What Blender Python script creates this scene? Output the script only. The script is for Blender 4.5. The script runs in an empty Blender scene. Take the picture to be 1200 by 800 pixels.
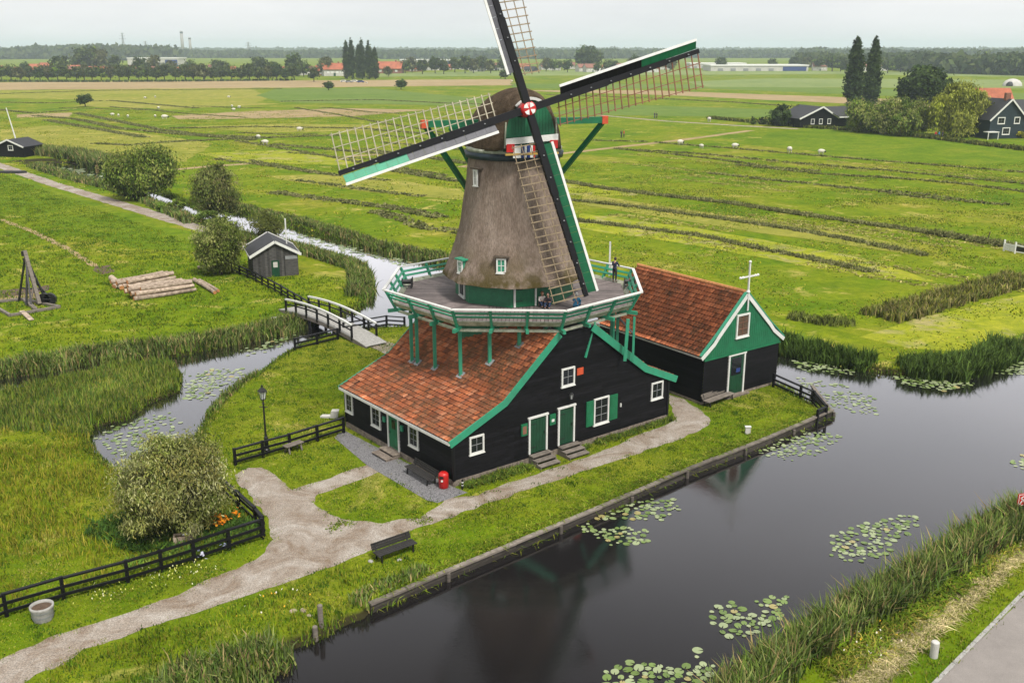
import bpy, math, random
import numpy as np
from mathutils import Vector, Matrix, noise as mnoise
from mathutils.geometry import tessellate_polygon
random.seed(7); RNG = np.random.default_rng(7)
sc = bpy.context.scene
COL = sc.collection
R = math.radians

# ------------------------------------------------------------ camera, sky, sun, exposure
CAM_H = 20.5; FPX = 1150.0; PITCH = math.atan((400-57)/FPX)
cam_d = bpy.data.cameras.new('camera'); cam = bpy.data.objects.new('camera', cam_d); COL.objects.link(cam)
cam.location = (0, 0, CAM_H); cam.rotation_euler = (R(90)-PITCH, 0, 0)
cam_d.sensor_width = 36; cam_d.lens = FPX/1200*36; cam_d.clip_start = .5; cam_d.clip_end = 30000
sc.camera = cam
sc.render.resolution_x = 1024; sc.render.resolution_y = 682
SUN_EL, SUN_AZ = R(56), R(150)          # azimuth from +Y towards +X
sun_d = bpy.data.lights.new('sun', 'SUN'); sun_d.energy = 3.0; sun_d.angle = R(13); sun_d.color = (1, .95, .88)
sun = bpy.data.objects.new('sun', sun_d); COL.objects.link(sun)
sdir = Vector((math.sin(SUN_AZ)*math.cos(SUN_EL), math.cos(SUN_AZ)*math.cos(SUN_EL), math.sin(SUN_EL)))
sun.rotation_euler = sdir.to_track_quat('Z', 'Y').to_euler()
w = bpy.data.worlds.new('World'); sc.world = w; w.use_nodes = True
nt = w.node_tree; nt.nodes.clear()
def wn(t, **k):
    n = nt.nodes.new(t)
    for a, b in k.items(): setattr(n, a, b)
    return n
out = wn('ShaderNodeOutputWorld'); bg = wn('ShaderNodeBackground')
sky = wn('ShaderNodeTexSky', sky_type='NISHITA', sun_disc=False, sun_elevation=SUN_EL, sun_rotation=SUN_AZ, air_density=1.0, dust_density=3.0)
hs = wn('ShaderNodeHueSaturation'); hs.inputs['Saturation'].default_value = .12
tc = wn('ShaderNodeTexCoord'); mp = wn('ShaderNodeMapping'); mp.inputs['Scale'].default_value = (1, 1, 4.5)
nz = wn('ShaderNodeTexNoise'); nz.inputs['Scale'].default_value = 3.2; nz.inputs['Detail'].default_value = 7; nz.inputs['Roughness'].default_value = .55
cr = wn('ShaderNodeValToRGB'); cr.color_ramp.elements[0].position = .3; cr.color_ramp.elements[0].color = (8.6, 8.75, 9.0, 1)
cr.color_ramp.elements[1].position = .72; cr.color_ramp.elements[1].color = (11.3, 11.2, 11.2, 1)
mx = wn('ShaderNodeMix', data_type='RGBA'); mx.inputs[0].default_value = .86
L = nt.links
L.new(tc.outputs['Generated'], mp.inputs['Vector']); L.new(mp.outputs[0], nz.inputs['Vector']); L.new(nz.outputs['Fac'], cr.inputs[0])
L.new(sky.outputs[0], hs.inputs['Color']); L.new(hs.outputs[0], mx.inputs[6]); L.new(cr.outputs[0], mx.inputs[7])
L.new(mx.outputs[2], bg.inputs['Color']); bg.inputs['Strength'].default_value = .071; L.new(bg.outputs[0], out.inputs['Surface'])
sc.view_settings.view_transform = 'Standard'; sc.view_settings.look = 'None'; sc.view_settings.gamma = 1
sc.view_settings.exposure = 0.50
try: sc.view_settings.use_curve_mapping = False
except Exception: pass
sc.render.engine = 'CYCLES'
sc.cycles.max_bounces = 6; sc.cycles.diffuse_bounces = 3; sc.cycles.glossy_bounces = 3; sc.cycles.transmission_bounces = 4; sc.cycles.volume_bounces = 1
sc.cycles.caustics_reflective = False; sc.cycles.caustics_refractive = False

# ------------------------------------------------------------ plan helpers
_c, _s = math.cos(PITCH), math.sin(PITCH)
def G(px, py, z=0.0):
    """world point at height z that a survey of the photograph gives for a pixel of the 1200x800 picture"""
    x = (px-600)/FPX; y = (py-400)/FPX
    dx, dy, dz = x, _c-y*_s, -_s-y*_c
    t = (z-CAM_H)/dz
    return (dx*t, dy*t)
def G3(px, py, z=0.0): a = G(px, py, z); return Vector((a[0], a[1], z))
def GL(pts, z=0.0): return [G(x, y, z) for x, y in pts]

# ------------------------------------------------------------ materials
MATS = {}
def new_mat(name):
    m = bpy.data.materials.new(name); m.use_nodes = True; n = m.node_tree; n.nodes.clear()
    o = n.nodes.new('ShaderNodeOutputMaterial'); p = n.nodes.new('ShaderNodeBsdfPrincipled'); n.links.new(p.outputs[0], o.inputs['Surface'])
    MATS[name] = m
    return m, n, p
def N(n, t, ins=None, **k):
    q = n.nodes.new(t)
    for a, b in k.items(): setattr(q, a, b)
    for a, b in (ins or {}).items(): q.inputs[a].default_value = b
    return q
def ramp(n, fac, stops):
    r = n.nodes.new('ShaderNodeValToRGB'); e = r.color_ramp.elements
    while len(e) < len(stops): e.new(.5)
    for i, (p, c) in enumerate(stops): e[i].position = p; e[i].color = (*c, 1)
    n.links.new(fac, r.inputs[0]); return r.outputs[0]
def mixc(n, f, a, b, bt='MIX'):
    m = n.nodes.new('ShaderNodeMix'); m.data_type = 'RGBA'; m.blend_type = bt
    for i, v in ((0, f), (6, a), (7, b)):
        if isinstance(v, (int, float)): m.inputs[i].default_value = v
        elif isinstance(v, tuple): m.inputs[i].default_value = (*v, 1)
        else: n.links.new(v, m.inputs[i])
    return m.outputs[2]
def objnoise(n, scale, detail=5, rough=.6, stretch=None, dist=0):
    g = N(n, 'ShaderNodeNewGeometry'); v = g.outputs['Position']
    if stretch:
        mp_ = N(n, 'ShaderNodeMapping', {'Scale': stretch}); n.links.new(v, mp_.inputs[0]); v = mp_.outputs[0]
    z = N(n, 'ShaderNodeTexNoise', {'Scale': scale, 'Detail': detail, 'Roughness': rough, 'Distortion': dist}); n.links.new(v, z.inputs['Vector'])
    return z.outputs['Fac']
def bump(n, p, h, strength=.3, dist=.02):
    b = N(n, 'ShaderNodeBump', {'Strength': strength, 'Distance': dist}); n.links.new(h, b.inputs['Height']); n.links.new(b.outputs[0], p.inputs['Normal'])
def weathered(name, c, rough=.6, var=.35, scale=3, bmp=.25, dirt=None, stretch=None, bdist=.01, spec=.5, attr=False):
    m, n, p = new_mat(name)
    f = objnoise(n, scale, 6, .65, stretch); f2 = objnoise(n, scale*9, 4, .6, stretch)
    dark = tuple(x*(1-var) for x in c) if dirt is None else dirt
    col = mixc(n, ramp(n, f, [(.36, (0, 0, 0)), (.66, (1, 1, 1))]), dark, c)
    col = mixc(n, .35, col, ramp(n, f2, [(.3, (.35, .35, .35)), (.7, (1, 1, 1))]), 'MULTIPLY')
    if attr:
        a = N(n, 'ShaderNodeAttribute', attribute_name='Col'); col = mixc(n, 1.0, col, a.outputs['Color'], 'MULTIPLY')
    n.links.new(col, p.inputs['Base Color']); p.inputs['Roughness'].default_value = rough; p.inputs['Specular IOR Level'].default_value = spec
    bump(n, p, f2, bmp, bdist)
    return m
def leafmat(name, trans=.3, rough=.55, upn=0):
    m, n, p = new_mat(name)
    a = N(n, 'ShaderNodeAttribute', attribute_name='Col')
    f = objnoise(n, .35, 4)
    col = mixc(n, .5, a.outputs['Color'], ramp(n, f, [(.3, (.6, .62, .6)), (.7, (1.15, 1.12, 1.0))]), 'MULTIPLY')
    n.links.new(col, p.inputs['Base Color']); p.inputs['Roughness'].default_value = .8; p.inputs['Specular IOR Level'].default_value = .06
    if upn:
        g = N(n, 'ShaderNodeNewGeometry'); vm = N(n, 'ShaderNodeMix', data_type='VECTOR'); vm.inputs[0].default_value = upn; n.links.new(g.outputs['Normal'], vm.inputs[4]); vm.inputs[5].default_value = (0, 0, 1)
        vn = N(n, 'ShaderNodeVectorMath', operation='NORMALIZE'); n.links.new(vm.outputs[1], vn.inputs[0]); n.links.new(vn.outputs[0], p.inputs['Normal'])
    t = N(n, 'ShaderNodeBsdfTranslucent'); n.links.new(col, t.inputs['Color'])
    ms = N(n, 'ShaderNodeMixShader', {'Fac': trans}); n.links.new(p.outputs[0], ms.inputs[1]); n.links.new(t.outputs[0], ms.inputs[2])
    o = [q for q in n.nodes if q.type == 'OUTPUT_MATERIAL'][0]; n.links.new(ms.outputs[0], o.inputs['Surface'])
    return m
weathered('tar', (.008, .0075, .009), .6, .75, 1.2, .5, stretch=(1, 1, 9), attr=True, spec=.14)
weathered('black_paint', (.007, .007, .009), .5, .3, 3, .2, spec=.25)
weathered('green', (.005, .165, .065), .5, .3, 1.6, .2)
weathered('door_green', (.004, .060, .026), .45, .3, 1.6, .2)
weathered('light_green', (.025, .31, .17), .5, .3, 2.5, .2, dirt=(.035, .24, .14))
weathered('white', (.78, .78, .74), .5, .14, 2.5, .15)
weathered('cream', (.52, .52, .42), .55, .35, 3, .2, dirt=(.22, .26, .17))
weathered('red', (.55, .012, .01), .4, .2, 3, .1)
weathered('orange_red', (.65, .09, .03), .5, .2, 3, .1)
weathered('blue', (.02, .05, .22), .5, .2, 3, .1)
weathered('ring_blue', (.012, .030, .045), .5, .5, 3, .2)
weathered('yellow', (.55, .36, .08), .5, .2, 3, .1)
weathered('deck', (.225, .185, .175), .75, .35, 1.3, .3, attr=True)
weathered('old_wood', (.26, .225, .19), .8, .45, 2.5, .5, stretch=(1, 1, 6), attr=True, spec=.2)
weathered('lattice', (.33, .25, .15), .7, .4, 3, .3)
weathered('lattice_light', (.50, .45, .33), .7, .4, 3, .3)
weathered('grey_board', (.11, .11, .125), .6, .3, 3, .2)
weathered('log_bark', (.62, .50, .39), .85, .5, 3, .6, dirt=(.24, .18, .13), attr=True, spec=.2)
weathered('shed_wood', (.11, .105, .10), .8, .5, 2.5, .5, stretch=(1, 1, 6), attr=True, spec=.2)
weathered('log_end', (.60, .26, .09), .8, .4, 8, .3)
weathered('stone', (.30, .25, .20), .8, .5, 5, .6, dirt=(.13, .10, .08), bdist=.04)
weathered('concrete', (.42, .41, .38), .8, .35, 6, .4)
weathered('iron', (.012, .012, .012), .4, .3, 3, .1)
weathered('grey_metal', (.32, .33, .34), .4, .3, 3, .1)
weathered('slate', (.028, .028, .033), .65, .4, 2, .3, attr=False)
weathered('bark', (.10, .075, .05), .9, .5, 4, .6, stretch=(1, 1, .3))
weathered('wool', (.72, .68, .58), .9, .2, 6, .6)
weathered('brick', (.30, .13, .08), .8, .4, 2, .3)
weathered('plaster', (.60, .58, .54), .8, .2, .4, .1)
weathered('soil', (.12, .075, .045), .9, .4, 6, .5)
m, n, p = new_mat('glass'); p.inputs['Base Color'].default_value = (.012, .014, .016, 1); p.inputs['Roughness'].default_value = .08; p.inputs['Specular IOR Level'].default_value = .35
m, n, p = new_mat('lamp_glass'); p.inputs['Base Color'].default_value = (.7, .72, .72, 1); p.inputs['Roughness'].default_value = .1; p.inputs['Alpha'].default_value = .6
leafmat('leaf', .3, .6, .4); leafmat('blade', .2, .6, .62)
# thatch
m, n, p = new_mat('thatch')
f = objnoise(n, 1.1, 6, .7, (1, 1, .35)); g_ = objnoise(n, 14, 5, .7, (1, 1, .22)); h_ = objnoise(n, .8, 3, .6)
geo = N(n, 'ShaderNodeNewGeometry'); sx = N(n, 'ShaderNodeSeparateXYZ'); n.links.new(geo.outputs['Position'], sx.inputs[0])
col = ramp(n, f, [(.25, (.13, .095, .072)), (.5, (.235, .185, .15)), (.75, (.34, .28, .235))])
col = mixc(n, .8, col, ramp(n, g_, [(.3, (.45, .43, .40)), (.72, (1.25, 1.22, 1.2))]), 'MULTIPLY')
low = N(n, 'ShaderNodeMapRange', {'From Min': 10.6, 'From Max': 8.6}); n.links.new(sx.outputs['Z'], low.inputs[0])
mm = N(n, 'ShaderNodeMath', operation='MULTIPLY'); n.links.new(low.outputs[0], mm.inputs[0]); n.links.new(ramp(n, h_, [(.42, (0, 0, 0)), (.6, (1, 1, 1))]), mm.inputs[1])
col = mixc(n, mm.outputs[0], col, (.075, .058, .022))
n.links.new(col, p.inputs['Base Color']); p.inputs['Roughness'].default_value = .95; p.inputs['Specular IOR Level'].default_value = .1
bump(n, p, g_, .9, .06)
m, n, p = new_mat('thatch_dark')
f = objnoise(n, 2.2, 6, .7); g_ = objnoise(n, 16, 5, .7)
col = ramp(n, f, [(.3, (.050, .036, .024)), (.55, (.115, .082, .055)), (.75, (.18, .135, .095))])
col = mixc(n, .7, col, ramp(n, g_, [(.3, (.45, .43, .40)), (.72, (1.2, 1.2, 1.2))]), 'MULTIPLY')
n.links.new(col, p.inputs['Base Color']); p.inputs['Roughness'].default_value = .95; p.inputs['Specular IOR Level'].default_value = .1
bump(n, p, g_, .9, .06)
# pantiles
def tilemat(name, moss, mossc):
    m, n, p = new_mat(name)
    a = N(n, 'ShaderNodeAttribute', attribute_name='Col'); f = objnoise(n, .5, 6, .7); f2 = objnoise(n, 7, 4, .7)
    col = mixc(n, .6, a.outputs['Color'], ramp(n, f2, [(.3, (.5, .48, .45)), (.7, (1.2, 1.15, 1.1))]), 'MULTIPLY')
    mk = ramp(n, f, [(moss, (0, 0, 0)), (moss+.13, (1, 1, 1))]); mk2 = ramp(n, f2, [(.38, (0, 0, 0)), (.55, (1, 1, 1))])
    q = N(n, 'ShaderNodeMath', operation='MULTIPLY'); n.links.new(mk, q.inputs[0]); n.links.new(mk2, q.inputs[1])
    q2 = N(n, 'ShaderNodeMath', operation='MULTIPLY', ); n.links.new(q.outputs[0], q2.inputs[0]); q2.inputs[1].default_value = .85
    col = mixc(n, q2.outputs[0], col, mossc)
    n.links.new(col, p.inputs['Base Color']); p.inputs['Roughness'].default_value = .8; p.inputs['Specular IOR Level'].default_value = .2
    bump(n, p, f2, .4, .01)
tilemat('tiles', .46, (.105, .068, .035)); tilemat('tiles_clean', .50, (.085, .050, .028))
# ground
def groundmat(name, stops, scale1=.06, scale2=1.6, dry=(.40, .335, .10), dryp=.57, fine=.55, bd=.06):
    m, n, p = new_mat(name)
    f1 = objnoise(n, scale1, 6, .62, None, .4); f2 = objnoise(n, scale2, 6, .7); f3 = objnoise(n, scale2*9, 4, .7); f4 = objnoise(n, .22, 5, .7, (1, 1, 1), .6)
    col = ramp(n, f1, stops)
    col = mixc(n, ramp(n, f4, [(dryp, (0, 0, 0)), (dryp+.12, (1, 1, 1))]), col, dry)
    col = mixc(n, fine, col, ramp(n, f2, [(.3, (.50, .60, .5)), (.7, (1.28, 1.2, 1.1))]), 'MULTIPLY')
    col = mixc(n, fine, col, ramp(n, objnoise(n, scale2*.33, 5, .7, None, .8), [(.36, (.50, .64, .5)), (.62, (1.25, 1.18, 1.1))]), 'MULTIPLY')
    col = mixc(n, fine, col, ramp(n, f3, [(.3, (.6, .62, .6)), (.7, (1.2, 1.2, 1.2))]), 'MULTIPLY')
    gz_ = N(n, 'ShaderNodeNewGeometry'); sz_ = N(n, 'ShaderNodeSeparateXYZ'); n.links.new(gz_.outputs['Position'], sz_.inputs[0]); mz_ = N(n, 'ShaderNodeMapRange', {'From Min': -.05, 'From Max': -.2}); n.links.new(sz_.outputs['Z'], mz_.inputs[0])
    col = mixc(n, mz_.outputs[0], col, (.035, .032, .014))
    n.links.new(col, p.inputs['Base Color']); p.inputs['Roughness'].default_value = .95; p.inputs['Specular IOR Level'].default_value = .02
    bump(n, p, f2, .8, bd)
    return m
groundmat('ground', [(.28, (.070, .135, .008)), (.42, (.115, .18, .008)), (.55, (.165, .205, .012)), (.68, (.24, .225, .035))])
groundmat('lawn_green', [(.28, (.08, .145, .009)), (.5, (.125, .19, .012)), (.7, (.18, .215, .02))], .1, 1.8, dryp=.72)
groundmat('field_green', [(.3, (.105, .17, .03)), (.7, (.15, .20, .05))], .01, .4, dryp=.8, fine=.3)
groundmat('field_yellow', [(.3, (.20, .22, .03)), (.7, (.28, .255, .06))], .02, .5, dryp=.55, fine=.4)
groundmat('field_brown', [(.3, (.30, .22, .12)), (.7, (.36, .27, .16))], .02, .5, dryp=.6, fine=.3, dry=(.42, .33, .22))
groundmat('field_pale', [(.3, (.17, .22, .075)), (.7, (.22, .26, .10))], .01, .3, dryp=.7, fine=.3, dry=(.28, .26, .14))
groundmat('mown', [(.3, (.22, .265, .015)), (.7, (.31, .31, .035))], .15, 1.5, dryp=.52, dry=(.33, .29, .13))
m, n, p = new_mat('gravel')
f1 = objnoise(n, .45, 6, .75, None, 1.0); f2 = objnoise(n, 3, 6, .7); f3 = objnoise(n, 17, 3, .8)
col = ramp(n, f1, [(.36, (.20, .145, .10)), (.5, (.30, .255, .21)), (.66, (.40, .365, .325))])
col = mixc(n, .6, col, ramp(n, f2, [(.3, (.7, .68, .65)), (.7, (1.15, 1.15, 1.15))]), 'MULTIPLY')
col = mixc(n, .8, col, ramp(n, f3, [(.34, (.35, .35, .36)), (.66, (1.5, 1.48, 1.45))]), 'MULTIPLY')
n.links.new(col, p.inputs['Base Color']); p.inputs['Roughness'].default_value = .95; bump(n, p, f3, .9, .04)
m, n, p = new_mat('asphalt')
f1 = objnoise(n, .6, 6, .7); f3 = objnoise(n, 40, 3, .7)
col = ramp(n, f1, [(.35, (.20, .18, .165)), (.65, (.26, .235, .215))])
col = mixc(n, .6, col, ramp(n, f3, [(.3, (.6, .6, .6)), (.7, (1.25, 1.25, 1.25))]), 'MULTIPLY')
n.links.new(col, p.inputs['Base Color']); p.inputs['Roughness'].default_value = .85; bump(n, p, f3, .4, .01)
m, n, p = new_mat('setts')
g0 = N(n, 'ShaderNodeNewGeometry'); v = N(n, 'ShaderNodeTexVoronoi', {'Scale': 16.0}); n.links.new(g0.outputs['Position'], v.inputs['Vector'])
col = ramp(n, v.outputs['Distance'], [(.1, (.22, .215, .22)), (.45, (.17, .165, .17)), (.75, (.08, .08, .08))])
n.links.new(col, p.inputs['Base Color']); p.inputs['Roughness'].default_value = .85
bump(n, p, v.outputs['Distance'], -.5, .02)
# water
m, n, p = new_mat('water')
p.inputs['Base Color'].default_value = (.010, .009, .009, 1); p.inputs['Roughness'].default_value = .9; p.inputs['Specular IOR Level'].default_value = 0
wgl = N(n, 'ShaderNodeBsdfGlossy', {'Roughness': .012}); wgl.inputs['Color'].default_value = (.97, .96, 1, 1); wfr = N(n, 'ShaderNodeFresnel', {'IOR': 1.45}); wmr = N(n, 'ShaderNodeMapRange', {'From Min': .055, 'From Max': .32, 'To Min': .015, 'To Max': .92}); n.links.new(wfr.outputs[0], wmr.inputs[0])
wms = N(n, 'ShaderNodeMixShader'); n.links.new(wmr.outputs[0], wms.inputs[0]); n.links.new(p.outputs[0], wms.inputs[1]); n.links.new(wgl.outputs[0], wms.inputs[2]); n.links.new(wms.outputs[0], [q_ for q_ in n.nodes if q_.type == 'OUTPUT_MATERIAL'][0].inputs['Surface'])
fa = objnoise(n, 6.5, 5, .7, (1, 1.6, 1), .6); fb = objnoise(n, .12, 3, .5); fc = objnoise(n, .9, 3, .5, (1, 1.5, 1))
mb = N(n, 'ShaderNodeMath', operation='MULTIPLY'); n.links.new(fa, mb.inputs[0]); n.links.new(ramp(n, fb, [(.35, (.25, .25, .25)), (.65, (1, 1, 1))]), mb.inputs[1])
ad = N(n, 'ShaderNodeMath', operation='ADD'); n.links.new(mb.outputs[0], ad.inputs[0]); n.links.new(fc, ad.inputs[1])
bump(n, p, ad.outputs[0], .085, .03); wb = [q_ for q_ in n.nodes if q_.type == 'BUMP'][0]; n.links.new(wb.outputs[0], wgl.inputs['Normal'])

# ------------------------------------------------------------ object helpers
def tag(o, label=None, cat=None, group=None, kind=None):
    for k, v in (('label', label), ('category', cat), ('group', group), ('kind', kind)):
        if v: o[k] = v
    return o
def thing(name, loc, label, cat, group=None, rz=0):
    o = bpy.data.objects.new(name, None); o.empty_display_size = .3; COL.objects.link(o)
    o.location = loc; o.rotation_euler = (0, 0, rz)
    return tag(o, label, cat, group)
def rootloc(o):
    while o.parent: o = o.parent
    return Vector(o.location)
def link_mesh(name, me, mat, parent=None, smooth=False):
    o = bpy.data.objects.new(name, me); COL.objects.link(o)
    me.materials.append(MATS[mat] if isinstance(mat, str) else mat)
    if smooth: me.polygons.foreach_set('use_smooth', [True]*len(me.polygons))
    if parent: o.parent = parent
    return o
def np_mesh(name, V, faces, mat, parent=None, vcol=None, fcol=None, smooth=False, rel=False):
    """V (n,3); faces: list of (m,k) index arrays"""
    V = np.asarray(V, dtype=np.float32)
    if parent is not None and rel: V = V - np.array(rootloc(parent), dtype=np.float32)
    me = bpy.data.meshes.new(name)
    idx = np.concatenate([f.reshape(-1) for f in faces]).astype(np.int32)
    tot = np.concatenate([np.full(len(f), f.shape[1], dtype=np.int32) for f in faces])
    st = np.concatenate([[0], np.cumsum(tot)[:-1]]).astype(np.int32)
    me.vertices.add(len(V)); me.vertices.foreach_set('co', V.reshape(-1))
    me.loops.add(len(idx)); me.loops.foreach_set('vertex_index', idx)
    me.polygons.add(len(tot)); me.polygons.foreach_set('loop_start', st); me.polygons.foreach_set('loop_total', tot)
    me.update(calc_edges=True)
    if vcol is not None:
        a = me.attributes.new('Col', 'FLOAT_COLOR', 'POINT'); c = np.ones((len(V), 4), dtype=np.float32); c[:, :3] = vcol; a.data.foreach_set('color', c.reshape(-1))
    if fcol is not None:
        a = me.attributes.new('Col', 'FLOAT_COLOR', 'FACE'); c = np.ones((len(tot), 4), dtype=np.float32); c[:, :3] = fcol; a.data.foreach_set('color', c.reshape(-1))
    return link_mesh(name, me, mat, parent, smooth)

class MB:
    def __init__(s): s.v = []; s.f = []; s.c = []; s.col = 1.0
    def add(s, vs, fs):
        b = len(s.v); s.v += [tuple(p) for p in vs]; s.f += [tuple(i+b for i in f) for f in fs]; s.c += [s.col]*len(fs); return s
    def box(s, c, size, rot=None):
        hx, hy, hz = size[0]/2, size[1]/2, size[2]/2
        P = [Vector((x*hx, y*hy, z*hz)) for x in (-1, 1) for y in (-1, 1) for z in (-1, 1)]
        if rot is not None: P = [rot @ q for q in P]
        c = Vector(c); return s.add([q+c for q in P], [(0, 1, 3, 2), (4, 6, 7, 5), (0, 4, 5, 1), (2, 3, 7, 6), (0, 2, 6, 4), (1, 5, 7, 3)])
    def beam(s, a, b, w, h, up=(0, 0, 1)):
        """bar from a to b, w wide (sideways), h high (towards up)"""
        a = Vector(a); b = Vector(b); x = (b-a); L_ = x.length
        if L_ < 1e-6: return s
        x.normalize(); u = Vector(up); y = u.cross(x)
        if y.length < 1e-4: y = Vector((0, 1, 0)).cross(x)
        y.normalize(); z = x.cross(y)
        return s.box((a+b)/2, (L_, w, h), Matrix((x, y, z)).transposed())
    def tube(s, a, b, r0, r1=None, n=8, caps=True):
        r1 = r0 if r1 is None else r1
        a = Vector(a); b = Vector(b); x = (b-a).normalized(); y = x.orthogonal().normalized(); z = x.cross(y)
        P = []
        for q, r in ((a, r0), (b, r1)):
            for k in range(n): t = 2*math.pi*k/n; P.append(q+y*math.cos(t)*r+z*math.sin(t)*r)
        F = [(k, (k+1) % n, n+(k+1) % n, n+k) for k in range(n)]
        if caps: F += [tuple(range(n))[::-1], tuple(range(n, 2*n))]
        return s.add(P, F)
    def lathe(s, prof, n=16, c=(0, 0, 0), cap=True):
        P = []; c = Vector(c)
        for r, z in prof:
            for k in range(n): t = 2*math.pi*k/n; P.append(c+Vector((r*math.cos(t), r*math.sin(t), z)))
        F = []
        for j in range(len(prof)-1):
            for k in range(n): F.append((j*n+k, j*n+(k+1) % n, (j+1)*n+(k+1) % n, (j+1)*n+k))
        if cap: F += [tuple(range(n))[::-1], tuple(range((len(prof)-1)*n, len(prof)*n))]
        return s.add(P, F)
    def prism(s, pts, ext):
        """closed polygon of 3-D points extruded by vector"""
        n = len(pts); e = Vector(ext); P = [Vector(p) for p in pts]; P2 = [p+e for p in P]
        return s.add(P+P2, [tuple(range(n)), tuple(range(n, 2*n))[::-1]]+[(k, n+k, n+(k+1) % n, (k+1) % n) for k in range(n)])
    def sphere(s, c, r, nu=10, nv=6, sc_=(1, 1, 1), rot=None):
        P = []; c = Vector(c)
        for j in range(nv+1):
            for i in range(nu):
                a = math.pi*j/nv; t = 2*math.pi*i/nu
                q = Vector((math.sin(a)*math.cos(t)*r*sc_[0], math.sin(a)*math.sin(t)*r*sc_[1], math.cos(a)*r*sc_[2]))
                if rot is not None: q = rot @ q
                P.append(c+q)
        return s.add(P, [(j*nu+i, (j+1)*nu+i, (j+1)*nu+(i+1) % nu, j*nu+(i+1) % nu) for j in range(nv) for i in range(nu)])
    def build(s, name, mat, parent=None, smooth=False, rel=True, loc=None):
        me = bpy.data.meshes.new(name); o0 = Vector((0, 0, 0))
        if parent is not None and rel: o0 = rootloc(parent)
        if loc is not None: o0 = Vector(loc)
        me.from_pydata([tuple(Vector(p)-o0) for p in s.v], [], s.f); me.update()
        import bmesh
        bm = bmesh.new(); bm.from_mesh(me); bmesh.ops.recalc_face_normals(bm, faces=bm.faces); bm.to_mesh(me); bm.free()
        a = me.attributes.new('Col', 'FLOAT_COLOR', 'FACE'); c = np.ones((len(s.f), 4), dtype=np.float32); c[:, :3] = np.array([x if isinstance(x, (tuple, list)) else (x, x, x) for x in s.c]); a.data.foreach_set('color', c.reshape(-1))
        o = link_mesh(name, me, mat, parent, smooth)
        if loc is not None: o.location = loc
        return o
def dup(root, loc, rz=None, scale=None, label=None, group=None):
    r = root.copy(); COL.objects.link(r); r.location = loc
    if rz is not None: r.rotation_euler = (0, 0, rz)
    if scale is not None: r.scale = (scale,)*3 if isinstance(scale, (int, float)) else scale
    if label: r['label'] = label
    if group: r['group'] = group
    for ch in list(root.children):
        c = ch.copy(); COL.objects.link(c); c.parent = r
        for g in ch.children: d = g.copy(); COL.objects.link(d); d.parent = c
    return r
def inpoly(x, y, poly):
    x = np.asarray(x); y = np.asarray(y); r = np.zeros(x.shape, bool); n_ = len(poly); j = n_-1
    for i in range(n_):
        xi, yi = poly[i]; xj, yj = poly[j]
        if yi != yj: r ^= ((yi > y) != (yj > y)) & (x < (xj-xi)*(y-yi)/(yj-yi)+xi)
        j = i
    return r
def polydist(x, y, pts, closed=True):
    d = np.full(np.shape(x), 1e9); n_ = len(pts)
    for i in range(n_ if closed else n_-1):
        ax, ay = pts[i]; bx, by = pts[(i+1) % n_]; vx, vy = bx-ax, by-ay; l2 = vx*vx+vy*vy+1e-9
        t = np.clip(((x-ax)*vx+(y-ay)*vy)/l2, 0, 1); d = np.minimum(d, np.hypot(x-ax-t*vx, y-ay-t*vy))
    return d
def resample(pts, step, closed=False):
    o = []; n_ = len(pts)
    for i in range(n_ if closed else n_-1):
        a = Vector(pts[i]); b = Vector(pts[(i+1) % n_]); k = max(1, int((b-a).length/step))
        o += [tuple(a.lerp(b, j/k)) for j in range(k)]
    if not closed: o.append(tuple(pts[-1]))
    return o
def sheet(name, pts, z, mat, jit=.0, step=.35, kind='structure'):
    """flat sheet with an uneven outline"""
    q = resample(pts, step, True) if jit else pts
    V = []
    for x, y in q:
        if jit: x += jit*mnoise.noise(Vector((x*1.3, y*1.3, 3)))*1.6+jit*.5*mnoise.noise(Vector((x*5, y*5, 9))); y += jit*mnoise.noise(Vector((x*1.3, y*1.3, 17)))*1.6
        V.append(Vector((x, y, z)))
    tr = tessellate_polygon([V]); me = bpy.data.meshes.new(name)
    F = []
    for a, b, c in tr:
        nrm = (V[b]-V[a]).cross(V[c]-V[a]).z
        F.append((a, b, c) if nrm > 0 else (a, c, b))
    me.from_pydata([tuple(v) for v in V], [], F); me.update()
    return tag(link_mesh(name, me, mat), kind=kind)
def band(pts, wd):
    """closed outline of a strip of width wd along a centre line (wd may be a list)"""
    P = [Vector(p) for p in pts]; Lf = []; Rt = []
    for i, p in enumerate(P):
        d = (P[min(i+1, len(P)-1)]-P[max(i-1, 0)]).normalized(); nn = Vector((-d.y, d.x)); ww = (wd[i] if isinstance(wd, (list, tuple)) else wd)/2
        Lf.append(tuple(p+nn*ww)); Rt.append(tuple(p-nn*ww))
    return Lf+Rt[::-1]
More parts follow.
